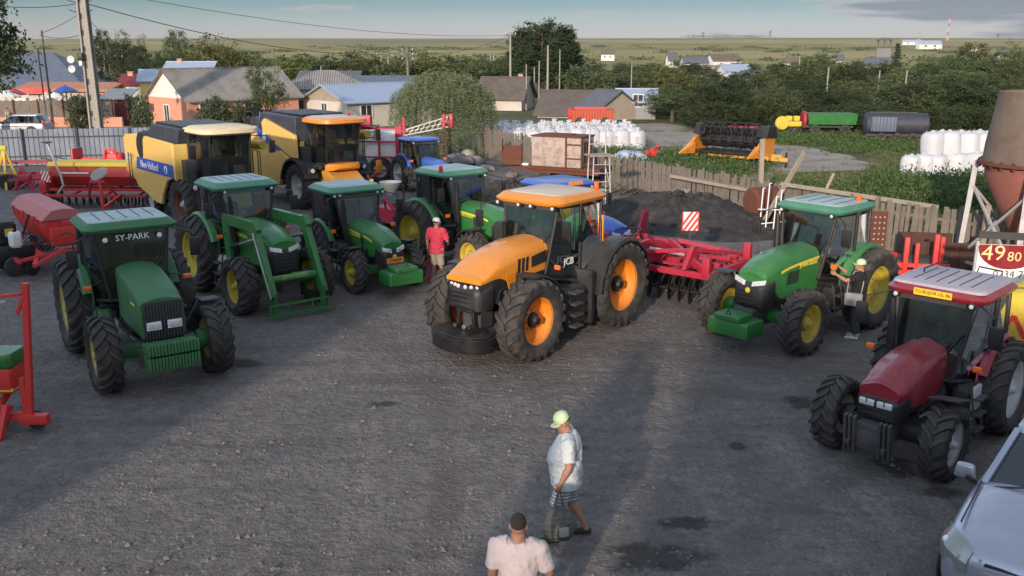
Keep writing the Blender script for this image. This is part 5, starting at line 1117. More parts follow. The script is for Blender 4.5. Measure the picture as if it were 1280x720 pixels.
# ------------------------------------------------------------------ buildings
mat('price_yellow',(.8,.62,.3),.6,0,.1); mat('mast_red',(.35,.12,.1),.6); mat('salmon',(.62,.30,.20),.85,0,.3,(.4,.25,.2),1.2); mat('plaster',(.55,.52,.46),.85,0,.4,(.3,.28,.25),1.2); mat('plaster_white',(.7,.7,.68),.85,0,.25,(.4,.4,.38),1.2); mat('plaster_cream',(.62,.52,.34),.85,0,.3,(.4,.33,.22),1.2); mat('plaster_yellow',(.7,.5,.18),.85,0,.3,(.4,.3,.15)); mat('plaster_grey',(.27,.28,.29),.85,0,.3,(.18,.18,.18))
def corrmat(name,col,dcol,k=18,rough=.7,metal=0.,dirt=.6,axis=0):
    m=mat(name,col,rough,metal,dirt,dcol,1.0); nt=m.node_tree; N=nt.nodes; L=nt.links; tc=N['Texture Coordinate'] if 'Texture Coordinate' in N else N.new('ShaderNodeTexCoord')
    w=N.new('ShaderNodeTexWave'); w.wave_type='BANDS'; w.bands_direction='X' if axis==0 else 'Y'; w.inputs['Scale'].default_value=k/6.28; L.new(tc.outputs['Object'],w.inputs['Vector'])
    if name=='roof_asbestos' or name=='roof_brown':  # ridge light and shade put into the colour as dark bands, with valley dirt
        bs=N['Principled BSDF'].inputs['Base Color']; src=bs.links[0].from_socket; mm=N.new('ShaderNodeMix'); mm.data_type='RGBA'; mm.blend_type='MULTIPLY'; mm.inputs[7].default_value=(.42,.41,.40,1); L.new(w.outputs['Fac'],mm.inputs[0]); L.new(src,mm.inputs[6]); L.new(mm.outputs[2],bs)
    b=N.new('ShaderNodeBump'); b.inputs['Strength'].default_value=.9 if k<20 else .3; b.inputs['Distance'].default_value=.06 if k<20 else .03; L.new(w.outputs['Fac'],b.inputs['Height']); L.new(b.outputs[0],N['Principled BSDF'].inputs['Normal'])
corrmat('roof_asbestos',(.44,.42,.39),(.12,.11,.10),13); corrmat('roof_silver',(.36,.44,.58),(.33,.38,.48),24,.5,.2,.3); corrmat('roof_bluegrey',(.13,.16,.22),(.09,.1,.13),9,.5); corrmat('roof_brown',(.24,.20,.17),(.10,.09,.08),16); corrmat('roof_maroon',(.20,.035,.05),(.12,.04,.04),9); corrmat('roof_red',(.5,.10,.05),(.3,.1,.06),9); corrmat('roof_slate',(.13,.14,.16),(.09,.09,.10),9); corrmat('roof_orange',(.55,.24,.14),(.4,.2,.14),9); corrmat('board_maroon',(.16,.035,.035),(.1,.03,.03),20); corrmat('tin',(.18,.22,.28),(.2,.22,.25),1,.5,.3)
def house(label,x,y,rz,L,W,eave,ridge,wall,roof,wins=(),z=None,name='house',hip=False,chim=None,gable=None,ov=.35,group=None,door=None):
    """ridge along local x; wins: (face, u, z, w, h) face in 'front','left','right'"""
    z=hz(x,y) if z is None else z; t=empty(name,x,y,z,R(rz),label,'house',group); h=W/2; l=L/2
    MB().m(wall).box(0,0,-.3,L,W,eave+.3).build('wall',t)
    if not hip:
        for s in (-1,1): MB().m(gable or wall).prism([(-h+.01,eave),(h-.01,eave),(0,ridge-.04)],'x',min(s*l,s*(l-.2)),max(s*l,s*(l-.2))).build('gable',t)
    m=MB().m(roof); sl=(ridge-eave)/h; e=eave-sl*ov; th=.09
    if hip:
        i=min(h,l*.8); a=(-l-ov,-h-ov,e); b=(l+ov,-h-ov,e); c=(l+ov,h+ov,e); d=(-l-ov,h+ov,e); p=(-l+i,0,ridge); q=(l-i,0,ridge)
        for f in ((a,b,q,p),(c,d,p,q),(d,a,p),(b,c,q)): m.panel(f,th)
    else:
        for s in (-1,1): m.add([(-l-ov,s*(h+ov),e),(l+ov,s*(h+ov),e),(l+ov,0,ridge),(-l-ov,0,ridge),(-l-ov,s*(h+ov),e+th),(l+ov,s*(h+ov),e+th),(l+ov,0,ridge+th),(-l-ov,0,ridge+th)],[(0,1,2,3),(4,5,6,7),(0,1,5,4),(1,2,6,5),(3,0,4,7)])
        m.bar((-l-ov,0,ridge+th),(l+ov,0,ridge+th),.2,.08)
    rf=m.build('roof',t,smooth=0)
    if chim:
        for (cx,cy,ch) in chim: MB().m('salmon').box(cx,cy,ridge-.6,.45,.45,.6+ch).m('concrete').box(cx,cy,ridge+ch,.55,.55,.08).build('chimney',rf)
    for (f,u,zz,w,hh) in wins:
        fr=MB().m('plaster_white'); gl=MB().m('window_dark')
        def bx(m,du,dz,ww,h2,off):
            if f=='front': m.box(u+du,-h-off/2,zz+dz,ww,off,h2)
            elif f=='left': m.box(-l-off/2,u+du,zz+dz,off,ww,h2)
            else: m.box(l+off/2,u+du,zz+dz,off,ww,h2)
        for (du,dz,ww,h2) in ((0,-.08,w+.16,.08),(0,hh,w+.16,.08),(-w/2-.04,0,.08,hh),(w/2+.04,0,.08,hh),(0,0,.05,hh)): bx(fr,du,dz,ww,h2,.06)
        o=fr.build('window',t); bx(gl,0,0,w,hh,.03); gl.build('pane',o)
    return t
def rot2(a,x,y): a=R(a); return x*math.cos(a)-y*math.sin(a),x*math.sin(a)+y*math.cos(a)
def house_at(label,px,Y,py_e,py_r,L,W,rz,wall,roof,corner='fl',**k):
    "front-left (or front-right) corner seen at px, depth Y; eave and ridge heights from their rows"
    c=at(px,100,Y); sx=-1 if corner=='fl' else 1; dx,dy=rot2(rz,-sx*L/2,W/2); x,y=c.x+dx,c.y+dy; z=hz(x,y)
    e=at(px,py_e,Y).z-z; r=at(px,py_r,y).z-z; return house(label,x,y,rz,L,W,e,r,wall,roof,z=z,**k)
def buildings():
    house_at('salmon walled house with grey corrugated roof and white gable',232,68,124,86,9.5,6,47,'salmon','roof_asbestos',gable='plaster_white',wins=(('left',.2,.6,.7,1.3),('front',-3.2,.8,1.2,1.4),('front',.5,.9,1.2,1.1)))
    o=MB().m('pale_steel').box(0,0,0,.75,.3,.55,ch=.03).m('dark_grey').lathe([(.2,0),(.18,-.02),(.001,-.02)],16,'y',(-.1,-.15,.28)); g=at(184,131,71.5); tag(o.build('air_conditioner',None,(g.x-.1,g.y-.4,g.z-.3),R(-43)),'air conditioner box on the left corner of the salmon house','air conditioner')
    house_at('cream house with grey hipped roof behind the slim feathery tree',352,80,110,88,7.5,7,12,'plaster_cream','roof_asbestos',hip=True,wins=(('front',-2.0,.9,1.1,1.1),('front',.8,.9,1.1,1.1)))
    house_at('pale house with planked gable and broad silvery blue roof',432,72,128,105,8.8,6.2,44,'plaster','roof_silver',gable='wood_pale',wins=(('left',0,.9,.7,.9),('front',-2.6,.8,1.0,.9),('front',1.2,.8,1.4,.9)))
    house_at('long low house with blue metal roof behind the silvery roof',392,92,108,96,9.5,6,2,'plaster_grey','roof_bluegrey')
    house_at('low grey shed roof behind the long blue roof',372,98,102,90,6,5,0,'plaster','roof_slate')
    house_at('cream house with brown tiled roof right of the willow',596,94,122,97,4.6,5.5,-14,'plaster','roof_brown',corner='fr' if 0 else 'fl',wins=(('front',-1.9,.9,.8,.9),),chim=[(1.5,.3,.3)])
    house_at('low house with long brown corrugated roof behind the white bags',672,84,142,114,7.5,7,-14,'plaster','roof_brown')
    house_at('dark roofed wooden shed behind the orange trailer',722,83,134,113,3.4,4.4,-62,'wood_pale','roof_slate',corner='fl',name='shed')
    house_at('small grey shed with pale blue roof and white framed window',773,82,127,112,3.3,4.0,-6,'plaster_grey','roof_silver',name='shed',wins=(('front',.1,1.1,.8,1.0),),ov=.25)
    house_at('big blue grey hipped roof house at the far left',-60,92,104,66,12.5,9,0,'plaster','roof_bluegrey',hip=True,ov=.7,wins=(('front',2,1.0,1.4,.9),('front',4.4,1.0,1,.9)))
    house_at('small house with dark maroon roof behind the tall bush',148,84,106,94,2.0,2.4,0,'plaster_white','roof_maroon',ov=.2,chim=[(-.3,0,.25)],name='hut')
    house_at('yellow walled house with grey roof left of the salmon house',174,82,101,88,3.4,4,14,'plaster_yellow','roof_silver',ov=.25)
    house_at('grey roofed house with brick chimney above the corrugated roof',203,96,94,78,4.6,5,0,'plaster','roof_silver',chim=[(-1.2,0,.3)])
    # maroon board shed
    p=at(150,148,76); t=empty('board_shed',p.x,p.y,0,0,'low maroon board shed with pale flat roof between bushes','shed'); MB().m('board_maroon').box(0,0,0,2.1,1.6,2.05).build('wall',t); MB().m('plaster').add([(-1.2,-1,2.06),(1.2,-1,2.06),(1.2,1.4,2.75),(-1.2,1.4,2.75),(-1.2,-1,2.14),(1.2,-1,2.14),(1.2,1.4,2.83),(-1.2,1.4,2.83)],[(3,2,1,0),(4,5,6,7),(0,1,5,4),(1,2,6,5),(2,3,7,6),(3,0,4,7)]).build('roof',t)
    # market strip
    p=at(78,100,82); t=empty('market_stall',p.x,p.y,0,0,'long low market hall with orange edged roof behind the brown fence','market hall'); MB().m('plaster').box(0,1.2,0,8.3,2.2,2.3).build('wall',t)
    MB().m('roof_orange').add([(-4.3,-.3,2.35),(4.3,-.3,2.35),(4.3,2.6,2.9),(-4.3,2.6,2.9),(-4.3,-.3,2.62),(4.3,-.3,2.62),(4.3,2.6,3.1),(-4.3,2.6,3.1)],[(3,2,1,0),(4,5,6,7),(0,1,5,4),(1,2,6,5),(2,3,7,6),(3,0,4,7)]).build('roof',t)
    MB().m('bright_red').box(-2.2,-.45,2.2,2.3,.1,.5).build('awning',t); m=MB().m('crimson').box(3.0,-.42,1.7,2.0,.06,.5); m.build('awning',t)
    for x in (-4.1,-2,0,2,4.1): MB().m('dark_grey').bar((x,-.35,0),(x,-.35,2.4),.1).build('post',t)
    def parasol(px,py,Y,r,mt,label):
        p=at(px,py,Y); z=p.z; t=empty('parasol',p.x,p.y,0,.2,label,'parasol'); m=MB().m(mt); n=8
        m.add([(0,0,z)]+[(r*math.cos(2*math.pi*k/n),r*math.sin(2*math.pi*k/n),z-.5) for k in range(n)]+[(0,0,z-.04)]+[(r*math.cos(2*math.pi*k/n),r*math.sin(2*math.pi*k/n),z-.56) for k in range(n)],[(0,1+k,1+(k+1)%n) for k in range(n)]+[(n+1,n+2+(k+1)%n,n+2+k) for k in range(n)]+[(1+k,n+2+k,n+2+(k+1)%n,1+(k+1)%n) for k in range(n)]).build('canopy',t,smooth=0)
        MB().m('pale_steel').tube([(0,0,0),(0,0,z-.05)],.03,6).build('pole',t)
    parasol(81,106,78,1.0,'holland_blue','navy parasol above the brown board fence'); parasol(6,112,77,1.2,'white','white parasol at the left edge behind the brown fence'); parasol(70,113,77.5,.75,'white','small white parasol left of the navy parasol'); parasol(18,110,78.5,.9,'crimson','dark red parasol behind the white one'); parasol(58,114,78,.6,'plaster','pale beige parasol behind the thin street pole')
    # stalls' white cabinet
    p=at(26,117,77); o=MB().m('white').box(0,0,0,1.0,.6,2.1,ch=.03).m('dark_grey').box(0,-.31,1.2,.7,.02,.5); tag(o.build('kiosk_cabinet',None,(p.x,p.y,0)),'white cabinet between the parasols at the far left','cabinet')
    # brown fence and pink plinth
    t=empty('board_fence',at(60,140,74).x,74,0,0,'long brown board fence on a pinkish wall base across the street','fence')
    MB().m('salmon').box(.6,0,0,10.5,.3,.75).build('plinth',t); m=MB().m('wood')
    for k in range(54): m.box(-4.6+k*.185,0,.76,.17,.05,1.25+.03*(k%3))
    m.build('boards',t)
    for k in range(6): MB().m('rust').box(-4.6+1.95*k,-.08,0,.1,.1,2.15).build('post',t)
    # tin fence
    A=(-34.,47.2); B=(-9.5,51.6); n=150; d=math.hypot(B[0]-A[0],B[1]-A[1]); an=math.atan2(B[1]-A[1],B[0]-A[0]); t=empty('tin_fence',A[0],A[1],0,an,'grey blue corrugated tin fence along the back of the yard','fence')
    m=MB().m('tin'); vs=[];fs=[]; pts=[]; x=0; 
    while x<d:
        for (dx,y) in ((0,0),(.14,0),(.17,-.04),(.22,-.04),(.25,0)): pts.append((x+dx,y))
        x+=.25
    for (a,b) in pts: jt=.012*math.sin(a*3.1); vs+=[(a,b,.05),(a,b,1.93+jt),(a,b+.006,.05),(a,b+.006,1.93+jt)]
    for i in range(len(pts)-1): fs+=[(i*4,i*4+4,i*4+5,i*4+1),(i*4+2,i*4+3,i*4+7,i*4+6),(i*4+1,i*4+5,i*4+7,i*4+3)]
    m.add(vs,fs).build('sheeting',t,smooth=20)
    MB().m('dark_grey').box(d/2,-.08,1.5,d,.04,.05).build('rail',t); MB().m('dark_grey').box(d/2,-.08,.5,d,.04,.05).build('rail',t)
    for k in range(10): MB().m('dark_grey').box(.4+k*2.68,-.13,0,.07,.06,2.02).build('post',t)
    plank_fence(); poles(); far_village(); yard_clutter(); bags(); right_field(); silo(); shade_halls()
def plank_fence():
    r=random.Random(3)
    t=empty('plank_fence',0,0,0,0,'weathered grey plank fence running diagonally across the yard edge','fence')
    for i,(a,b) in enumerate(zip(FENCE[:-1],FENCE[1:])):
        L=math.dist(a,b); an=math.atan2(b[1]-a[1],b[0]-a[0]); n=int(L/.155); hh={0:1.62,1:1.42,2:1.42,3:1.5,4:1.45}[i]
        m=MB().m('wood')
        for k in range(n):
            if i==3 and r.random()<.04: continue
            s=.155*(k+.5); h=hh+r.gauss(0,.05)-(.4 if r.random()<.03 else 0); tl=r.gauss(0,.03)
            p=(a[0]+math.cos(an)*s,a[1]+math.sin(an)*s); m.T=Matrix.Translation((p[0],p[1],0))@Matrix.Rotation(an,4,'Z')@Matrix.Rotation(tl,4,'Y'); m.box(0,r.uniform(-.012,.012),.02,.128+r.uniform(-.02,.012),.026,h)
        m.T=None; m.build('planks',t,smooth=0)
        nx,ny=math.sin(an),-math.cos(an)
        for z in (.45,hh-.3):
            m=MB().m('wood'); o=.045; m.bar((a[0]-nx*o,a[1]-ny*o,z),(b[0]-nx*o,b[1]-ny*o,z-.03),.05,.09); m.build('rail',t,smooth=0)
        for k in range(int(L/2.6)+1):
            s=min(L,k*2.6); MB().m('wood').box(a[0]+math.cos(an)*s-nx*.1,a[1]+math.sin(an)*s-ny*.1,0,.1,.1,hh+.12,(0,r.gauss(0,.03),an)).build('post',t,smooth=0)
    # brace and odd timbers, in front of the fence
    p=G(945,268); q=at(973,182,33.5)
    tag(MB().m('wood_pale').box(0,0,0,.16,.14,2.9,(0,-.03,0)).build('fence_post',None,(9.0,33.2,0)),'tall grey timber post rising above the plank fence','post')
    a=Vector((8.3,30.6,0)); b=Vector((10.0,31.6,2.6)); tag(MB().m('wood_pale').bar(a,b,.05,.18).build('timber_brace',smooth=0),'pale timber plank propped diagonally against the plank fence','plank')
    a=Vector((9.2,31.4,1.55)); b=Vector((12.6,26.9,1.5)); tag(MB().m('wood_pale').bar(a,b,.05,.13).build('timber_rail',smooth=0),'long loose rail nailed along the top of the plank fence','rail')
    a=Vector((10.4,31.8,.0)); b=Vector((11.0,31.4,1.9)); tag(MB().m('wood_pale').bar(a,b,.06,.1).build('timber_stake',smooth=0),'short stake leaning out above the broken plank fence','stake')
    tag(MB().m('wood_pale').box(0,0,0,.13,.1,1.9,(0,.02,0)).build('fence_post',None,(13.0,24.9,0)),'grey squared post before the plank fence right of the brown skip','post')
    tag(MB().m('wood_pale').bar((6.3,36.6,1.12),(9.1,32.4,1.05),.05,.12).build('timber_rail',smooth=0),'grey timber rail across the middle of the plank fence','rail')
def pole(label,px,pyt,Y,r,kind='concrete',arms=0,name='utility_pole',base=None):
    p=at(px,pyt,Y); zb=hz(p.x,p.y); h=p.z-zb; t=empty(name,p.x,p.y,zb,0,label,'utility pole' if name=='utility_pole' else 'post')
    if kind=='ladder':
        m=MB().m('concrete'); w=r*1.0
        m.prism([(-w,0),(w,0),(w*.75,h),(-w*.75,h)],'y',-w*.3,w*.3)
        for s in (-1,1): m.prism([(-w-.002+ (w*1.72 if s>0 else 0),0),(-w+ (w*2.0 if s>0 else w*.28),0),((w*.75 if s>0 else -w*.5),h),((w*.5 if s>0 else -w*.75-.002),h)],'y',-w*.75,w*.75)
        m.build('shaft',t)
        d=MB().m('dark_grey')
        for k in range(int(h/1.0)): d.box(-w*.42,-w*.31,.8+k*1.0,.13,.02,.35)
        d.build('openings',t)
    else: MB().m('concrete' if kind=='concrete' else 'wood').tube([(0,0,0),(0,0,h)],[r,r*.65],8).build('shaft',t)
    for k in range(arms):
        MB().m('dark_grey').bar((-.7,0,h-.25-.5*k),(.7,0,h-.25-.5*k),.07).m('white').lathe([(.05,0),(.06,.12),(.03,.16)],8,'z',(-.6,0,h-.22-.5*k)).lathe([(.05,0),(.06,.12),(.03,.16)],8,'z',(.6,0,h-.22-.5*k)).build('cross_arm',t)
    return t
def poles():
    t=pole('thick concrete pole with round dishes rising at the upper left',96,-60,60,.36,'ladder'); h=at(103,-60,60).z
    for z in (at(0,74,60).z,at(0,86,60).z): MB().m('rim_grey').lathe([(.01,.0),(.22,-.03),(.24,-.06)],16,'y',(-1.0,-.3,z)).m('dark_grey').bar((-1.0,-.28,z),(-.25,0,z),.04).build('dish',t)
    MB().m('black').box(-.35,-.3,at(0,76,60).z,.35,.3,.5,ch=.05).m('white').box(-.38,-.32,at(0,82,60).z,.2,.2,.35,ch=.02).build('junction_box',t)
    m=MB().m('dark_grey')
    for k,py in enumerate((2,14)): z=at(0,py,60).z; m.tube([(-.9,0,z+.1),(-.5,-.05,z-.05),(.6,-.05,z+.05)],.03,5)
    m.build('wire_brackets',t)
    pole('thin dark street pole in front of the far left market',52,38,70,.09,'wood'); pole('short thin pole beside the dark street pole',47,60,71,.07,'wood')
    pole('grey lamp pole left of the poplar clump',638,40,112,.16,'concrete',1); pole('thick pale pole in front of the poplar clump',685,57,92,.13,'concrete'); pole('cluttered timber pole behind the silvery roof',509,60,110,.2,'wood',3); pole('thin pale pole above the silvery roof',401,82,78,.06,'concrete'); pole('thin pole rising behind the small grey shed',790,78,92,.07,'concrete')
    for (px,py,Y) in ((476,66,140),(485,68,141)): pole('slim pole in the belt beyond the silvery roof',px,py,Y,.12,'concrete',1)['group']='slim poles beyond the silvery roof'
    for o in [o for o in COL.objects if o.get('group')=='slim poles beyond the silvery roof']: pass
    for (px,py,Y) in ((613,68,150),(617,70,152)): pole('slim twin pole left of the tall lamp pole',px,py,Y,.13,'concrete')['group']='twin poles'
    for i,(px,py,Y) in enumerate(((674,76,96),(668,84,98),(700,62,100),(658,80,94))): pole(['leaning thin pole against the poplar trunks','short thin pole before the poplars','tall thin pole at the right of the poplars','pale short pole left of the thick poplar pole'][i],px,py,Y,.08,'concrete')
    for i,(px,py,Y) in enumerate(((1036,84,88),(1000,70,120),(1100,88,96),(1134,88,97))): pole(['thin white post in the dark belt right of the dirt road','tall thin pole above the green trailer','thin white post above the dark tanker','thin post above the tanker end'][i],px,py,Y,.10,'concrete')
    # wires
    def wire(name,label,a,b,sag,r_=.022):
        a=Vector(a); b=Vector(b); pts=[a.lerp(b,k/14)-Vector((0,0,sag*4*(k/14)*(1-k/14))) for k in range(15)]; tag(MB().m('black').tube(pts,r_,4).build(name,smooth=0),label,'cable')
    top=at(106,4,60); wire('overhead_cable','dark overhead cable sloping from the concrete pole to the silvery roof',top,at(509,66,110),1.2,.028); wire('overhead_cable','thin high cable running off toward the lamp pole',at(110,-14,60),at(638,44,112),1.0,.018); wire('overhead_cable','short cable from the concrete pole down to the salmon house',at(108,22,60),at(200,88,70),.4,.02)
    wire('overhead_cable','cable from the concrete pole to the upper left edge',at(100,4,60),at(-40,2,58),.3,.02); wire('overhead_cable','low cable between the thin street pole and concrete pole',at(100,44,60),at(50,44,70),.2,.02); wire('overhead_cable','slanting cable left of the concrete pole',at(98,18,60),at(50,42,70),.1,.018); wire('overhead_cable','long faint cable from the lamp pole to the cluttered pole',at(638,44,112),at(509,64,110),.9,.02)
def far_village():
    hs=((725,96,170,'plaster_yellow','roof_slate',14,7,'pale yellow house right of the poplars'),(731,108,150,'plaster_yellow','roof_brown',10,6,'yellow house lower right of the poplars'),(918,93,230,'plaster_white','roof_silver',34,8,'long white roofed house above the dirt road'),(940,100,200,'plaster_white','roof_slate',26,7,'white house in the trees above the road end'),(1192,97,210,'plaster_yellow','roof_red',28,9,'yellow house with bright red roof at the right'),(1195,104,180,'plaster_white','roof_silver',18,7,'white house below the red roof'),(1099,83,330,'plaster_white','roof_slate',32,7,'white church hall on the hillside'),(905,79,420,'plaster_white','roof_brown',38,7,'long white house far behind the dirt road'),(1140,56,1500,'plaster_white','roof_silver',22,4,'far white barn near the hill crest left'),(1162,60,1100,'plaster_white','roof_silver',30,6,'long pale barn below the radio mast'),(840,74,420,'plaster_white','roof_slate',12,5,'small white house left of the far fields'),(760,70,600,'plaster_white','roof_brown',16,5,'small pale house right of the poplars'),(990,80,420,'plaster_white','roof_brown',16,5,'small house among trees left of the church'),(1048,76,460,'plaster_cream','roof_slate',14,5,'cream house between trees left of the church'),(868,80,380,'plaster','roof_slate',30,6,'grey roofed house behind the dark belt'),(1215,64,900,'plaster_cream','roof_red',12,4,'tiny cream house beneath the masts'),(1255,70,500,'plaster_white','roof_slate',14,5,'white house near the right edge'),(140,72,150,'salmon','roof_asbestos',26,6,'long pale roofed house behind the concrete pole'),(1010,96,200,'plaster_white','roof_slate',12,5,'white gable deep in the right belt'),(520,78,500,'plaster_white','roof_slate',10,4,'tiny white house in the left belt'))
    for i,(px,pb,Y,wl,rf,wp,hp,lab) in enumerate(hs):
        L=wp*Y/F; W=L*.7 if L<9 else 7; top=at(px,pb-hp*1.55,Y); x=top.x; z=hz(x,Y); zt=top.z-z; e=max(1.5,zt*.6); zt=max(zt,e+1.2)
        house(lab,x,Y,rnd.uniform(-20,20),L,W,e,zt,wl,rf,wins=(('front',-L*.22,e*.45,L*.1,e*.3),('front',L*.18,e*.45,L*.1,e*.3)),z=z)
    # church tower
    Y=335; p=at(1104,70,Y); z0=hz(p.x,Y); t=empty('church_tower',p.x,Y,z0,.4,'dark wooden church tower with wide cap roof on the hillside','church tower'); zt=at(1104,51,Y).z-z0; zb=at(1104,56,Y).z-z0; w=3.2
    MB().m('plaster_grey').box(0,0,0,w,w,zb-.8).build('shaft',t); m=MB().m('wood')
    for s in (-1,1):
        for u in (-1,1): m.bar((s*w*.45,u*w*.45,zb-.8),(s*w*.45,u*w*.45,zb+1.6),.35)
    m.box(0,0,zb-.9,w+.8,w+.8,.3); m.build('belfry',t); MB().m('roof_slate').lathe([(w*.98,zb+1.5),(w*.4,zb+2.4),(.15,zt+.6),(.02,zt+1.4)],8,'z').build('roof',t,smooth=0)
    def mast(px,pyt,Y,w,label):
        p=at(px,pyt,Y); z0=hz(p.x,Y); h=p.z-z0; t=empty('radio_mast',p.x,Y,z0,.3,label,'radio mast'); n=7
        for k in range(n):
            m=MB().m('plaster' if k%2 else 'mast_red'); a,b=h*k/n,h*(k+1)/n; wa,wb_=w*(1-.7*k/n),w*(1-.7*(k+1)/n)
            c=[(1,1),(1,-1),(-1,-1),(-1,1)]
            for i in range(4): x,y=c[i]; x2,y2=c[(i+1)%4]; m.bar((x*wa,y*wa,a),(x*wb_,y*wb_,b),w*.22).bar((x*wa,y*wa,a),(x2*wb_,y2*wb_,b),w*.14)
            m.build('mast_section',t,smooth=0)
    mast(1188,18,1500,1.5,'tall red and white radio mast on the far hill'); mast(1150,36,1700,1.0,'shorter radio mast left of the tall one')
    for (px,pt) in ((963,38),(879,40),(698,41),(1248,42)):
        p=at(px,pt,2500); z0=hz(p.x,2500); o=MB().m('dark_grey').bar((-3,0,0),(0,0,p.z-z0),1.0).bar((3,0,0),(0,0,p.z-z0),1.0).bar((-6,0,(p.z-z0)*.8),(6,0,(p.z-z0)*.8),.8); tag(o.build('power_pylon',None,(p.x,2500,z0)),'tiny grey power pylon on the far hill crest','pylon','pylons on the far crest')
def yard_clutter():
    # rusty container on a trailer bed
    Y=40.5; p=at(704,207,Y); zb=at(700,208,Y).z; a=-27; t=empty('rusty_container',p.x,p.y+.5,zb,R(a),'rusty whitish steel container standing on a flat trailer','container'); L,W,H=2.35,1.5,1.28
    mat('rusty_white',(.44,.37,.33),.85,0,.95,(.24,.12,.085),4.2); 
    m=MB().m('rusty_white').box(0,0,0,L,W,H,ch=.02); m.build('body',t)
    MB().m('rust').box(0,0,H+.003,L+.08,W+.08,.05).box(-.2,.3,H+.055,1.2,.5,.03).build('lid',t)
    m=MB().m('rust')
    for x in (.5,1.24): m.bar((x,-W/2-.05,0),(x,-W/2-.05,H),.06)
    for z in (.4,1.0): m.bar((.5,-W/2-.05,z),(1.24,-W/2-.05,z),.05)
    m.build('rails',t)
    MB().m('dark_grey').box(L/2+.015,.05,.2,.02,.8,H-.4).m('rust').box(L/2+.04,-.2,.15,.04,.06,H-.3).box(L/2+.04,.3,.15,.04,.06,H-.3).build('end_door',t)
    t2=empty('flat_trailer',p.x+.25,p.y+.5,0,R(a),'rusty flat trailer carrying the steel container','trailer'); MB().m('rust').box(0,0,zb-.16,3.6,1.5,.15).bar((-1.7,-.6,zb-.25),(1.7,-.6,zb-.25),.1,.14).bar((-1.7,.6,zb-.25),(1.7,.6,zb-.25),.1,.14).bar((-1.8,0,zb-.25),(-2.8,0,zb-.35),.1).build('bed',t2)
    for s in (-1,1):
        for x in (-.9,.9): MB().m('rubber').lathe([(.2,-.08),(.33,-.07),(.35,0),(.33,.07),(.2,.08),(.01,.05)],18,'y',(x,s*.78,.35)).build('wheel',t2)
    MB().m('white').box(-1.75,-.7,zb-.02,.3,.2,.08).build('reflector',t2)
    # scaffold tower
    x,y=G(746,268); t=empty('scaffold_ladder',x,y,0,.25,'tall whitish scaffold ladder tower right of the rusty container','scaffold')
    for (a,b,h) in ((-.25,-.3,2.2),(.35,-.3,2.2),(-.25,.3,3.3),(.35,.3,3.3)):
        MB().m('pale_steel').tube([(a*1.3,b,0),(a,b*.8,h)],.028,6).build('leg',t)
    m=MB().m('pale_steel')
    for k in range(7): z=.3+.32*k; m.tube([(-.3,-.28,z),(.4,-.28,z)],.02,5)
    for z in (.9,2.2,2.6,3.3): m.tube([(-.28,.27,z),(.38,.27,z)],.022,5)
    m.tube([(-.3,-.3,.3),(-.26,.28,1.1)],.018,5).tube([(.38,-.3,1.1),(.36,.28,1.9)],.018,5); m.build('rungs',t); MB().m('wood_pale').box(.04,0,2.2,.95,.75,.05).build('platform',t)
    x,y=G(640,213); t=empty('rusty_bin',x,y+1.6,0,R(-12),'small dark rusty sheet bin against the plank fence','bin'); MB().m('rust').box(0,0,.1,1.0,.05,1.0).box(0,.5,.1,1.0,.05,.9).box(-.5,.25,.1,.05,.5,.95).box(.5,.25,.1,.05,.5,.95).build('body',t)
    m=MB().m('rust'); 
    for s in (-1,1): m.bar((s*.5,-.02,0),(s*.5,-.02,1.45 if s<0 else 1.2),.05)
    m.build('leg',t)
    # branches and debris right of the scaffold
    r=random.Random(9); m=MB().m('bark'); x,y=G(775,243)
    for k in range(26): a=r.uniform(-.9,.9); L=r.uniform(.5,1.6); px,py=x+r.uniform(-1,1.2),y+r.uniform(-.8,.8); m.tube([(px,py,.05),(px+L*.5*math.cos(a),py+L*.5*math.sin(a),.1+r.uniform(0,.3)),(px+L*math.cos(a),py+L*math.sin(a),.05+r.uniform(0,.35))],[.03,.02,.008],5)
    tag(m.build('branch_pile',smooth=0),'tangle of dark cut branches right of the scaffold ladder','branches',kind='stuff')
    for k,(px,py,L,lab) in enumerate(((806,232,1.6,'pale broken slab lying by the gravel heap'),(792,228,1.0,'short pale slab left of the broken slab'),(858,262,.3,'small white stone on the gravel heap'))):
        x,y=G(px,py); z=.05 if k<2 else .55; tag(MB().m('concrete').box(0,0,0,L,.35,.16,(.1,.08,0)).build('concrete_slab',None,(x,y+.3,z),R(-25)),lab,'slab')
BAG={}
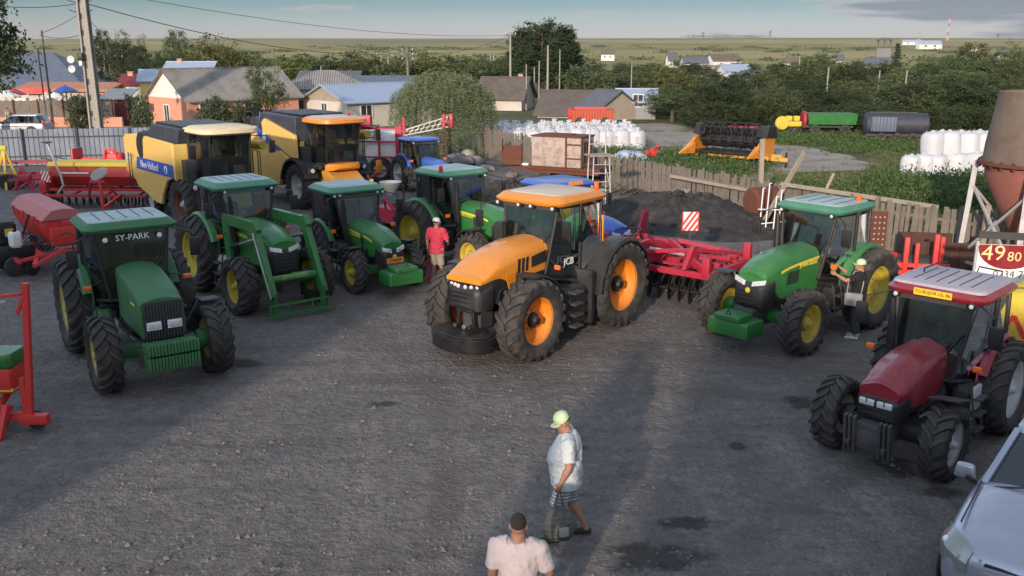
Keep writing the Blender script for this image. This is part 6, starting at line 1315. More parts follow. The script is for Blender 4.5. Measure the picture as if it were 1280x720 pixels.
def bag_meshes():
    for k in range(4):
        r=random.Random(40+k); n=20; m=MB().m('bag_white'); prof=[(.36,.0),(.47,.03),(.51,.12),(.52,.4),(.52,.75),(.49,.95),(.40,1.05),(.25,1.09),(.12,1.12),(.08,1.14),(.05,1.16),(.03,1.17)] if k==3 else [(.30,.0),(.42,.02),(.485,.12),(.50,.45),(.495,.85),(.47,1.05),(.36,1.18),(.22,1.22),(.13,1.25),(.10,1.29),(.16,1.37),(.12,1.40)]
        vs=[];fs=[]
        for i,(rr,z) in enumerate(prof):
            for j in range(n):
                a=2*math.pi*j/n; q=1+.07*math.cos(4*a)*(1 if i<7 else .2)+r.uniform(-.018,.018)+(.22*math.cos(5*a+k) if i>8 and k!=3 else 0); vs.append((rr*q*math.cos(a),rr*q*math.sin(a),z+r.uniform(-.01,.01)+(.03*math.sin(3*a) if i>8 else 0)))
        for i in range(len(prof)-1):
            for j in range(n): jj=(j+1)%n; fs.append((i*n+j,i*n+jj,i*n+n+jj,i*n+n+j))
        m.add(vs,fs)
        for j in range(4):
            a=j*math.pi/2+math.pi/4; c,s=.36*math.cos(a),.36*math.sin(a); q=0 if k==3 else .14; m.m('bag_white' if j else 'bag_blue').tube([(c*1.15,s*1.15,.93),(c*1.05,s*1.05,1.05+q),(c*.8-.1*math.sin(a),s*.8+.1*math.cos(a),1.12+q),(c*.9-.2*math.sin(a),s*.9+.2*math.cos(a),1.0+q)],.018,5)
        if k<2:
            m.m('bag_print')
            for z,w in ((.85,.34),(.74,.42),(.62,.3),(.5,.38)):
                for ang in (0,math.pi): m.T=Matrix.Rotation(ang-.2,4,'Z'); m.box(0,-.515,z,w*.55,.02,.028)
            m.T=None
        BAG[k]=m.build('bulk_bag',smooth=50); d=BAG[k].data; bpy.data.objects.remove(BAG[k]); BAG[k]=d
def bag(x,y,z,s,label,group,k=None,tilt=0):
    k=rnd.choice((0,0,1,2)) if k is None else k; o=bpy.data.objects.new('bulk_bag',BAG[k]); COL.objects.link(o); o.location=(x,y,z); o.rotation_euler=(rnd.gauss(0,tilt),rnd.gauss(0,tilt),rnd.uniform(-.5,.5)); o.scale=(s*rnd.uniform(.94,1.04),s*rnd.uniform(.94,1.04),s*rnd.uniform(.93,1.05)); return tag(o,label,'bulk bag',group)
def bags():
    mat('bag_white',(.56,.58,.61),.6,0,.25,(.5,.5,.5),3,.25,9); mat('bag_print',(.12,.14,.2),.6,0,0); mat('bag_blue',(.08,.18,.5),.6,0,0)
    bag_meshes()
    for i in range(6):
        for j in range(11):
            y=56.6+i*1.08+rnd.gauss(0,.05); x=-1.4+j*.90+i*.0+rnd.gauss(0,.06)-(.2 if i%2 else 0)
            if x>7.9: continue
            bag(x,y,0,1.04,'white bulk bag standing in the long rows behind the plank fence','white bulk bags in the long rows',tilt=.03)
    for k,(px,py,s,lab) in enumerate(((762,185,.82,'first small white bag before the long rows'),(774,184,.9,'squat white bag in front of the row end'),(793,183,.8,'crumpled open white bag right of the rows'),(800,186,.55,'smallest white bag at the right end'))):
        x,y=G(px,py); bag(x,y,0,s,lab,None,2,.08)
    # right pile, two tiers
    zb=44.6
    for (px,w) in ((1136,22),(1154,24),(1169,24),(1192,25),(1218,26)):
        p=at(px,219,zb+rnd.uniform(-.2,.2)); bag(p.x,p.y,0,w*zb/F*1.08,'white bulk bag in the front bottom row of the right pile','bottom bags of the right pile',3,.03)
    for (px,w) in ((1160,24),(1184,25),(1208,25),(1230,25)):
        p=at(px,219,zb+1.05); bag(p.x,p.y,0,w*zb/F*1.04,'white bulk bag in the rear bottom row of the right pile','rear bags of the right pile',3,.03)
    for (px,w) in ((1165,25),(1188,26),(1210,26),(1232,26)):
        p=at(px,190,zb+.5); bag(p.x,p.y,1.02,w*zb/F*1.0,'white bulk bag lying on top of the right pile','top bags of the right pile',3,.05)
    for (px,w) in ((1176,24),(1200,25),(1222,25)):
        p=at(px,190,zb+1.5); bag(p.x,p.y,1.02,w*zb/F*1.0,'white bulk bag at the back of the upper tier','top bags of the right pile, at the back',3,.05)
def right_field():
    # header on its trailer
    a=-40; c=at(916,193,50.5); t=empty('combine_header',c.x,c.y,.35,R(a),'yellow and black combine header resting on a long yellow trailer','header'); L=2.05; t.scale=(1,1,1.15)
    m=MB().m('black').tube([(-L+.2,.1,.65),(L-.2,.1,.65)],.27,14).box(0,.55,.35,2*L-.4,.12,.95).box(0,-.3,.18,2*L-.4,1.5,.08); m.build('auger_trough',t)
    m=MB().m('black')
    for k in range(6):
        x=-L+.5+k*(2*L-1)/5; 
        for q in range(5): b=q*2*math.pi/5; b2=(q+1)*2*math.pi/5; m.bar((x,-.5+.5*math.cos(b),1.1+.5*math.sin(b)),(x,-.5+.5*math.cos(b2),1.1+.5*math.sin(b2)),.05); m.bar((x,-.5,1.1),(x,-.5+.5*math.cos(b),1.1+.5*math.sin(b)),.035)
    for q in range(5): b=q*2*math.pi/5; m.bar((-L+.4,-.5+.5*math.cos(b),1.1+.5*math.sin(b)),(L-.4,-.5+.5*math.cos(b),1.1+.5*math.sin(b)),.05)
    m.build('reel',t)
    for s in (-1,1):
        m=MB().m('yellow_paint' if 0 else 'fast_orange').prism([(-1.9,.12),(.7,.12),(.75,.8),(.5,1.1),(-.5,.95),(-1.2,.55)],'x',min(s*L,s*(L-.16)),max(s*L,s*(L-.16))); m.m('fast_orange').loft([[(s*(L-.3),-1.0,.1),(s*(L+.1),-1.0,.1),(s*(L+.1),-1.0,.6),(s*(L-.3),-1.0,.6)],[(s*(L-.1),-2.3,.15),(s*(L+.0),-2.3,.15),(s*(L+.0),-2.3,.2),(s*(L-.1),-2.3,.2)]]); m.build('end_panel',t)
        MB().m('black').prism([(-.6,.98),(.75,.9),(.6,1.45),(-.3,1.5)],'x',min(s*(L+.12),s*(L-.55)),max(s*(L+.12),s*(L-.55))).build('end_cover',t,bevel=.03)
    t2=empty('header_trailer',c.x,c.y,0,R(a),'long low yellow trailer under the combine header','trailer'); m=MB().m('harvest_orange').bar((-2.2,-.55,.42),(3.4,-.55,.42),.12,.2).bar((-2.2,.55,.42),(2.6,.55,.42),.12,.2)
    for x in (-2,-.7,.7,2): m.bar((x,-.55,.42),(x,.55,.42),.1)
    m.build('frame',t2); MB().m('black').bar((3.3,-.55,0),(3.3,-.55,.8),.08).build('jack_stand',t2)
    for x in (-1.4,1.4):
        for s in (-1,1): MB().m('rubber').lathe([(.18,-.08),(.30,-.07),(.32,0),(.30,.07),(.18,.08),(.01,.05)],18,'y',(x,s*.8,.32)).build('wheel',t2)
    # green trailer
    c=at(1032,163,67.5); t=empty('green_trailer',c.x,c.y,0,R(-4),'green tipper trailer with a dark red front parked by the dark trees','trailer'); m=MB().m('deere_green').box(.2,0,.75,3.3,1.9,.75,taper=1.04)
    for k in range(6): m.box(-1.3+k*.6,-.97,.78,.06,.06,.68)
    m.build('body',t); MB().m('crimson').lathe([(.01,-.05),(.65,-.02),(.65,.2),(.01,.25)],16,'x',(-1.75,0,1.0)).build('front_drum',t); MB().m('dark_grey').box(0,0,.5,3.6,1.0,.2).build('chassis',t)
    for x in (-1.0,1.1): MB().m('rubber').lathe([(.18,-.1),(.36,-.09),(.38,0),(.36,.09),(.18,.1),(.01,.05)],18,'y',(x,-.9,.38)).build('wheel',t)
    c=at(984,161,67.2); t=empty('seeder_tank',c.x,c.y,0,0,'yellow seeder with a round yellow front disc left of the green trailer','seeder'); MB().m('yellow_paint').lathe([(.01,-.15),(.45,-.12),(.5,0),(.45,.12),(.01,.15)],20,'y',(-.55,-.5,.85)).box(.3,0,.6,1.2,.9,.35,ch=.05).build('body',t)
    for x in (0.05,.6): MB().m('yellow_paint').box(x,0,.98,.42,.5,.34,ch=.05).build('seed_box',t)
    MB().m('black').box(.2,0,.2,1.4,.7,.35).lathe([(.1,-.05),(.28,0),(.1,.05)],14,'y',(.5,-.5,.28)).build('frame',t)
    c=at(1118,170,61.5); t=empty('dark_tanker',c.x,c.y,0,R(-10),'dark blue grey tank trailer parked by the dark trees','tanker'); MB().m('hopper_dark').lathe([(.01,-2.0),(.6,-1.98),(.72,-1.9),(.72,1.9),(.6,1.98),(.01,2.0)],26,'x',(0,0,1.2)).build('tank',t)
    MB().m('roof_bluegrey').box(-.9,-.3,.75,1.6,1.1,.95,ch=.05).build('side_box',t); MB().m('dark_grey').box(0,0,.4,3.8,.8,.18).build('chassis',t); MB().m('dark_grey').box(-.2,0,1.9,3.0,.3,.08).build('catwalk',t)
    for x in (-1.0,.0,1.0): MB().m('rubber').lathe([(.15,-.1),(.33,-.09),(.35,0),(.33,.09),(.15,.1),(.01,.05)],18,'y',(x,-.72,.35)).build('wheel',t)
    c=at(941,158,68); t=empty('red_harrow',c.x,c.y,0,0,'low dark red harrow left of the round yellow seeder','harrow'); m=MB().m('crimson').bar((-1.6,0,.4),(1.4,0,.45),.12).bar((-1.6,.8,.4),(1.4,.8,.4),.12); 
    for k in range(6): m.bar((-1.5+.56*k,-.1,.35),(-1.5+.56*k,.9,.45),.07).bar((-1.5+.56*k,0,.42),(-1.42+.56*k,-.1,0),.05)
    m.build('frame',t)
    # orange trailer behind the bags
    c=at(741,146,74); t=empty('orange_trailer',c.x,c.y,0,R(-5),'bright orange red box trailer behind the long rows of bags','trailer'); MB().m('roof_red').box(0,0,.5,3.3,1.8,.85,taper=1.03).m('bright_red').box(-.2,.2,1.36,2.5,1.2,.15).build('body',t); MB().m('bright_red').lathe([(.01,0),(.5,.02),(.55,.1),(.5,.3),(.01,.35)],16,'x',(-1.95,0,.95)).build('drum',t)
    for x in (-1,1): MB().m('rubber').lathe([(.18,-.1),(.38,-.09),(.4,0),(.38,.09),(.18,.1),(.01,.05)],18,'y',(x,-.9,.4)).build('wheel',t)
    # covered boat-like tarp and red thing by the weeds
    x,y=G(790,202); tag(MB().m('roof_silver').loft([ring(-.9,.35,.02,.35,.4),ring(-.4,.45,.02,.55,.4),ring(.5,.42,.02,.5,.4),ring(.9,.25,.02,.3,.4)]).build('tarp_heap',None,(x,y+.5,0),-.2),'pale green covered heap in the weeds below the white bags','covered heap')
    x,y=G(816,198); m=MB().m('bright_red').box(0,0,.1,.9,.5,.3,ch=.05).bar((-.3,0,.3),(.4,0,.65),.1).bar((.1,0,.3),(.5,.1,.7),.08).m('dark_grey').lathe([(.1,-.05),(.18,0),(.1,.05)],12,'y',(.3,-.3,.18),cap=True); tag(m.build('red_cultivator',None,(x,y+.4,0),.3),'small red cultivator among the weeds below the dirt road','cultivator')
def silo():
    Y=24.4; c=at(1296,200,Y); t=empty('silo',c.x,c.y,0,.2,'rusty cone bottomed silo on pale legs at the right edge','silo'); zr=at(1250,205,Y).z; zt=at(1250,112,Y).z-.1
    mat('silo_rust',(.20,.155,.125),.75,.2,.7,(.11,.07,.055),.9); mat('silo_primer',(.30,.115,.09),.7,0,.5,(.2,.07,.05),1.2)
    r0,r1=1.30,1.10
    MB().m('silo_rust').lathe([(r0,zr+.05),(r0-.03,zr+.5),(r1,zt+.05),(r1-.05,zt+.05),(r1-.06,zt-.1),(.01,zt-.1)],40,'z').build('drum',t,smooth=30); MB().m('silo_primer').lathe([(r0-.08,zr-.02),(r0-.1,zr-.35),(.45,zr-1.85),(.25,zr-2.0),(.25,zr-2.15),(.01,zr-2.15)],40,'z').build('hopper_cone',t,smooth=30)
    m=MB().m('rust').lathe([(r0+.12,zr-.02),(r0+.12,zr+.05),(r0-.1,zr+.05),(r0-.1,zr-.02)],40,'z')
    for k in range(26): a=2*math.pi*k/26; m.box((r0+.05)*math.cos(a),(r0+.05)*math.sin(a),zr-.09,.06,.06,.2)
    m.build('ring_flange',t)
    L=[]
    for k in range(4):
        a=math.pi/4+k*math.pi/2+.0; p=((r0+.1)*math.cos(a)*1.02,(r0+.1)*math.sin(a)*1.02); q=(p[0]*1.12,p[1]*1.12); L.append((p,q)); MB().m('pale_steel').bar((q[0],q[1],0),(p[0],p[1],zr),.13).build('leg',t)
    for k in range(4):
        (p,q),(p2,q2)=L[k],L[(k+1)%4]; f=.55
        MB().m('pale_steel').bar((q[0],q[1],.35),(p2[0],p2[1],zr-.7),.06).bar((q2[0],q2[1],.35),(p[0],p[1],zr-.7),.06).bar((q[0],q[1],.3),(q2[0],q2[1],.3),.07).build('brace',t)
    # banner
    x0,y0=9.72,18.6; W=2.6; H=1.75; zb=.5; t=empty('advert_banner',x0+W/2,y0,0,R(-9),'white price banner with a red ellipse below the silo','banner'); zb=.45; H=at(1213,310,18.4).z-zb
    MB().m('white').box(0,0,zb,W,.03,H).build('board',t); n=28
    el=[(-.68+.62*math.cos(2*math.pi*k/n),zb+H-.06+.46*math.sin(2*math.pi*k/n)) for k in range(n)]; el=[(a,min(b,zb+H-.005)) for a,b in el]
    MB().m('bright_red' if 0 else 'case_red').prism(el,'y',-.022,-.017).build('red_ellipse',t)
    add_text(t,'price_lettering','price_yellow','49',.46,(-1.0,-.0225,zb+H-.17),(1,0,0),(0,0,1),.004,.95); add_text(t,'price_lettering','price_yellow','80',.27,(-.58,-.0225,zb+H-.24),(1,0,0),(0,0,1),.004)
    add_text(t,'phone_lettering','dark_grey','0234 779',.8,(-.55,-.016,zb+H-.62),(1,0,0),(0,0,1),.004)
    m=MB().m('holland_blue'); pts=[(-.1+.2*math.cos(a),-.0,zb+H-1.05+.17*math.sin(a)) for a in [R(60+k*24) for k in range(11)]]; m.tube([(p[0],-.03,p[2]) for p in pts],.05,6).box(-.05,-.02,zb+H-1.18,.14,.02,.2,ch=.03); m.build('blue_logo',t); MB().m('bright_red').prism([(-.62,zb+H-1.05),(-.38,zb+H-.9),(-.42,zb+H-1.15)],'y',-.024,-.016).build('red_arrow',t)
    for x in (-W/2,W/2): MB().m('pale_steel').box(x,.06,0,.06,.06,zb+H+.05).build('post',t)
    MB().m('dark_grey').bar((-W/2,.1,zb+H+.18),(W/2,.1,zb+H+.12),.1,.14).build('top_rail',t)
def shade_halls():
    "unseen halls and a column behind the camera, added and angled to shade the yard"
    h=HALLS
    a=-18.7
    def ctr(cx,cy,dx,dy): q=rot2(a,dx,dy); return cx+q[0],cy+q[1]
    x,y=ctr(-11.6,-4,-16,-7); house('long plaster hall added behind the viewer to shade the left of the yard',x,y,a,32,14,h[0],h[0]+.4,'plaster','roof_asbestos',z=0,name='left_shade_hall',ov=.1)
    x,y=ctr(-3.4,-4,14,-6); house('plaster hall added behind the viewer to shade the right of the yard',x,y,a,28,12,h[1],h[1]+.3,'plaster_cream','roof_silver',z=0,name='right_shade_hall',ov=.1)
    t=empty('shade_column',-4.85,-4.3,0,R(a),'square column added between the two halls to cast a narrow shade stripe','chimney'); MB().m('salmon').box(0,0,0,.85,.85,h[2]-.6,ch=.02).build('shaft',t); MB().m('concrete').box(0,0,h[2]-.6,.6,.6,.6,ch=.02).build('cap',t)  # unseen column, added to throw the thin stripe of shade across the gravel
HALLS=(10.6,7.0,5.9)  # heights of the added shade casters, set by how far their shade reaches
# ------------------------------------------------------------------ people and cars
mat('skin',(.40,.21,.14),.6,0,.2,(.33,.15,.10),6,var=.06); mat('skin_dark',(.27,.14,.095),.6,0,.2,(.2,.09,.06),6,var=.06); mat('hair',(.02,.016,.013),.9,0,.2,(.04,.03,.03),20,.5,120)
mat('shirt_white',(.52,.57,.60),.85,0,.3,(.33,.38,.42),3,1.0,9,var=.04); mat('shirt_pink',(.44,.39,.41),.85,0,.3,(.35,.31,.33),3,1.0,9,var=.04); mat('shirt_red',(.62,.05,.09),.85,0,.2,(.4,.03,.06),3,1.0,9); mat('shirt_black',(.015,.015,.018),.9,0,.2,(.03,.03,.03)); mat('cap_green',(.55,.68,.42),.8,0,.1); mat('cap_white',(.66,.66,.62),.8,0,.1); mat('khaki',(.36,.32,.26),.9,0,.2); mat('jeans_dark',(.03,.035,.05),.9,0,.2); mat('olive_cloth',(.12,.12,.105),.9,0,.35,(.16,.15,.13),5,.4,20); mat('bag_grey',(.33,.33,.33),.9,0,.2); mat('beige_cloth',(.5,.44,.34),.9,0,.2)
def checkmat():
    m=mat('shorts_check',(.55,.57,.6),.9,0,.1); nt=m.node_tree; N=nt.nodes; L=nt.links; b=N['Principled BSDF']; tc=N.new('ShaderNodeTexCoord'); fs=[]
    for d in ('X','Z'):
        w=N.new('ShaderNodeTexWave'); w.bands_direction=d; w.inputs['Scale'].default_value=7; w.inputs['Distortion'].default_value=1.2; L.new(tc.outputs['Object'],w.inputs['Vector']); r=N.new('ShaderNodeMapRange'); r.inputs[1].default_value=.45; r.inputs[2].default_value=.6; L.new(w.outputs['Fac'],r.inputs[0]); fs.append(r.outputs[0])
    ad=N.new('ShaderNodeMath'); ad.operation='MULTIPLY_ADD'; ad.inputs[1].default_value=.35; L.new(fs[0],ad.inputs[0]); L.new(fs[1],ad.inputs[2]); mx=N.new('ShaderNodeMix'); mx.data_type='RGBA'; mx.inputs[6].default_value=(.50,.53,.57,1); mx.inputs[7].default_value=(.17,.18,.21,1); L.new(ad.outputs[0],mx.inputs[0]); L.new(mx.outputs[2],b.inputs['Base Color'])
def solid(m, name, parent, voxel, matn, sm=4, folds=0, seed=0):
    "fuse the pieces of m into one continuous smooth surface"
    o=m.build('tmp'); r=o.modifiers.new('r','REMESH'); r.mode='VOXEL'; r.voxel_size=voxel; r.use_smooth_shade=True; s=o.modifiers.new('s','SMOOTH'); s.factor=.5; s.iterations=sm
    bpy.context.view_layer.update(); me=bpy.data.meshes.new_from_object(o.evaluated_get(bpy.context.evaluated_depsgraph_get())); me.materials.clear(); me.materials.append(MATS[matn]); me.name=name
    if folds:
        from mathutils import noise as nz
        vs=[v.co.copy() for v in me.vertices]; ns=[v.normal.copy() for v in me.vertices]
        for v,c,n in zip(me.vertices,vs,ns):
            a=nz.noise(Vector((c.x*9+seed,c.y*9,c.z*5+c.x*6))); b=nz.noise(Vector((c.x*4,c.y*4+seed,c.z*17))); v.co=c+n*folds*((1-abs(a)*3.2)*.6+(1-abs(b)*3.0)*.5*(.4+.6*min(1,max(0,(1.3-c.z)*3))))
        me.update()
    bpy.data.objects.remove(o); q=bpy.data.objects.new(name,me); COL.objects.link(q); q.parent=parent; return q
def ell(m, secs, n=18):
    "stack of ellipses (cx,cy,cz,rx,ry)"
    m.loft([[(cx+rx*math.cos(2*math.pi*j/n),cy+ry*math.sin(2*math.pi*j/n),cz) for j in range(n)] for cx,cy,cz,rx,ry in secs])
def person(label,x,y,rz,c):
    """local +Y is where the chest points; joints can be overridden in c"""
    t=empty('person',x,y,0,R(rz),label,'person'); J=dict(neck=(0,-.01,1.46),head=(0,.025,1.595),lsh=(-.19,0,1.41),rsh=(.19,0,1.41),lel=(-.25,-.03,1.13),rel=(.25,-.03,1.13),lwr=(-.26,.05,.88),rwr=(.26,.05,.88),lhip=(-.09,0,.92),rhip=(.09,0,.92),lkn=(-.10,.03,.49),rkn=(.10,.03,.49),lan=(-.11,-.02,.09),ran=(.11,-.02,.09)); J.update(c.get('J',{})); V={k:Vector(v) for k,v in J.items()}; S=c.get('fat',1.0); b=c.get('belly',.0)
    dt=c.get('headdir',(0,1,0)); hd=Vector(dt).normalized(); lean=c.get('lean',(0,0)); sk=c.get('skin','skin')
    def torso(m,e,z0=.86,z1=1.46):
        P=[]
        for (z,rx,ry,cy) in ((.84,.150,.112,0),(.92,.168,.125,.0),(1.0,.160,.118+b*.6,b*.4),(1.1,.152,.112+b,b*.8),(1.2,.165,.115+b*.7,b*.6),(1.3,.185,.118+b*.2,.01),(1.38,.188,.102,0),(1.43,.150,.078,0),(1.475,.075,.062,-.01)):
            if z<z0 or z>z1: continue
            k=(z-.9)/.5; P.append((lean[0]*k,lean[1]*k+cy,z,rx*S+e,ry*S+e))
        ell(m,P)
    m=MB(); m.m(sk); torso(m,0,.84,1.48); m.tube([V['neck']-Vector((0,0,.06)),V['neck'],V['head']-Vector((0,0,.02))],[.075*S,.064*S,.060*S],12)
    h=V['head']; up=Vector((0,0,1)); side=hd.cross(up).normalized(); up2=side.cross(hd); Q=Matrix((side,hd,up2)).transposed().to_4x4(); m.T=Matrix.Translation(h)@Q
    m.sphere((0,-.012,.03),.1,18,14,(.76,.95,1.02)); m.sphere((0,.03,-.035),.07,14,10,(.84,.85,1.05)); m.tube([(0,.085,.03),(0,.112,-.012),(0,.095,-.022)],[.008,.014,.009],8); m.sphere((0,.082,-.055),.02,8,6,(1.3,.6,.5)); m.sphere((0,.075,-.085),.022,8,6)
    for s in (-1,1): m.sphere((s*.083,-.012,.005),.032,8,8,(.36,.62,1.05)); m.sphere((s*.03,.075,.045),.016,8,6,(1.4,.6,.5))
    m.T=None
    for s,p in (('l',-1),('r',1)):
        sh,el,wr=V[s+'sh'],V[s+'el'],V[s+'wr']; m.sphere(tuple(sh),.062*S,10,8); m.tube([sh,sh.lerp(el,.4),el,el.lerp(wr,.3),wr.lerp(el,.1),wr],[.056*S,.05*S,.040*S,.043*S,.027,.026],12)
        d=(wr-el).normalized(); d=(d+Vector((0,0,-.25))).normalized(); fw=Vector((0,1,0)) if abs(d.y)<.8 else Vector((0,0,1)); ac=d.cross(fw).normalized(); pn=ac.cross(d).normalized()  # pn: across the palm
        pal=wr+d*.05; m.T=Matrix.Translation(wr)@Matrix((ac,pn,d)).transposed().to_4x4(); m.loft([[(a*math.cos(q)*1.0,b_*math.sin(q),z) for q in [2*math.pi*i/10 for i in range(10)]] for a,b_,z in ((.02,.026,-.01),(.018,.036,.03),(.017,.042,.07),(.013,.040,.095))])
        inn=-p*(1 if ac.x<0 else -1)*-1
        inn=1 if (t.matrix_world.inverted().to_3x3()@ac).x*p<0 else -1
        for i,(yy,Lf) in enumerate(((.033,.068),(.012,.078),(-.010,.073),(-.031,.056))): m.tube([(0,yy,.085),(inn*.010,yy*1.05,.085+Lf*.45),(inn*.034,yy*1.05,.085+Lf*.75),(inn*.055,yy,.085+Lf*.78)],[.0095,.009,.0085,.007],6)
        m.tube([(0,.03,.02),(inn*.02,.056,.05),(inn*.034,.062,.082)],[.012,.0105,.008],6); m.T=None
        hp,kn,an=V[s+'hip'],V[s+'kn'],V[s+'an']; m.tube([hp,hp.lerp(kn,.5),kn,kn.lerp(an,.3),an.lerp(kn,.12),an-Vector((0,0,.03))],[.088*S,.078*S,.055*S,.056*S,.034,.036],12)
        ft=Vector(c.get(s+'toe',(0,1,0))).normalized(); m.tube([an-ft*.05-Vector((0,0,.055)),an+ft*.06-Vector((0,0,.05)),an+ft*.15-Vector((0,0,.065)),an+ft*.19-Vector((0,0,.07))],[.032,.036,.03,.018],8)
    body=solid(m,'body',t,.0085,sk,3)
    # eyes and brows
    if not c.get('noeyes'):
        m=MB().m('white'); m.T=Matrix.Translation(h)@Q
        for s in (-1,1): m.m('white').sphere((s*.031,.083,.022),.011,8,6,(1.2,.5,.6)).m('ink').sphere((s*.031,.088,.022),.0055,6,5)
        m.T=None; m.build('eyes',body)
    m=MB().m('hair'); m.T=Matrix.Translation(h)@Q
    m.sphere((0,-.024,.056),.0975,18,12,(.80,.95,.96)); m.T=None; me_=m
    me_.v=[tuple(v) for v in me_.v]; hr=me_.build('hair',body)
    # shirt with sleeves
    m=MB(); m.m(c['shirt']); hem=c.get('hem',.86); torso(m,.024,hem,1.44)
    k=(hem-.9)/.5; ell(m,[(lean[0]*k,lean[1]*k+b*.25,hem-.07,.176*S+.024,(.128+b*.25)*S+.024),(lean[0]*k,lean[1]*k+b*.4,hem+.1,.165*S+.024,(.125+b*.6)*S+.024),(lean[0]*k,lean[1]*k+b*.5,hem+.2,.155*S+.022,(.118+b*.85)*S+.022)])
    for s in 'lr':
        sh,el,wr=V[s+'sh'],V[s+'el'],V[s+'wr']; q=c.get('sleeve',.75); sh=sh+Vector((0,0,-.01)); m.sphere(tuple(sh),.078*S,12,8); m.tube([sh+(V['neck']-sh)*.6,sh+(V['neck']-sh)*.25,sh.lerp(el,.06),sh.lerp(el,q*.5),sh.lerp(el,q)],[.072*S,.078*S,.077*S,.072*S,.074*S],14)
        if q>.99: m.tube([el,el.lerp(wr,.9)],[.062*S,.045],12)
    ell(m,[(0,-.01,1.36,.16*S,.10*S),(0,-.01,1.42,.145*S,.095*S),(0,-.008,1.455,.105*S,.085*S),(0,-.005,1.475,.083*S,.078*S)]); solid(m,'shirt',t,.011,c['shirt'],3,.0125,x*3.1)
    m=MB(); m.m(c['pants']); torso(m,.014,.83,1.02)
    for s in 'lr':
        hp,kn,an=V[s+'hip'],V[s+'kn'],V[s+'an']; L=c.get('plen',1.0)
        if L<=1: m.tube([hp+Vector((0,0,.04)),hp.lerp(kn,.5*L),hp.lerp(kn,L)],[.102*S,.098*S,.095*S],14)
        else: m.tube([hp+Vector((0,0,.04)),hp.lerp(kn,.5),kn,an.lerp(kn,.1)],[.102*S,.093*S,.076*S,.066*S],14)
    solid(m,'trousers' if c.get('plen',1)>1 else 'shorts',t,.011,c['pants'],3,.008,y)
    for s in 'lr':
        an=V[s+'an']; ft=Vector(c.get(s+'toe',(0,1,0))).normalized(); m=MB(); m.m(c.get('shoe','leather')); m.tube([an-ft*.065-Vector((0,0,.058)),an+ft*.05-Vector((0,0,.05)),an+ft*.15-Vector((0,0,.062)),an+ft*.205-Vector((0,0,.068))],[.036,.044,.04,.024],10); m.v=[(a,b2,max(.002,z)) for a,b2,z in m.v]; m.build('shoe',t)
    if c.get('cap'):
        m=MB().m(c['cap']); m.T=Matrix.Translation(h)@Q@Matrix.Translation((0,-.014,.064))@Matrix.Rotation(R(-6),4,'X'); n=20
        m.lathe([(.099,-.022),(.102,.0),(.097,.04),(.072,.074),(.034,.09),(.001,.094)],n,'z'); m.v=[v for v in m.v]
        br=[[(a*.8,.075+.0*abs(a),-.012),(a*.8,.08,-.004)] for a in (-1,1)]
        pts=[(.082*math.cos(q),.07+.095*math.sin(q),-.018+.012*math.sin(q)*0-.02*math.cos(q)**2) for q in [math.pi*i/10 for i in range(11)]]+[(-.075,.03,-.02),(.075,.03,-.02)]
        m.add(pts+[(a,b2,z+.006) for a,b2,z in pts],[tuple(range(12,-1,-1)),tuple(range(13,26))]+[(i,(i+1)%13,13+(i+1)%13,13+i) for i in range(13)]); m.T=None; m.build('cap',t)
    return t,V
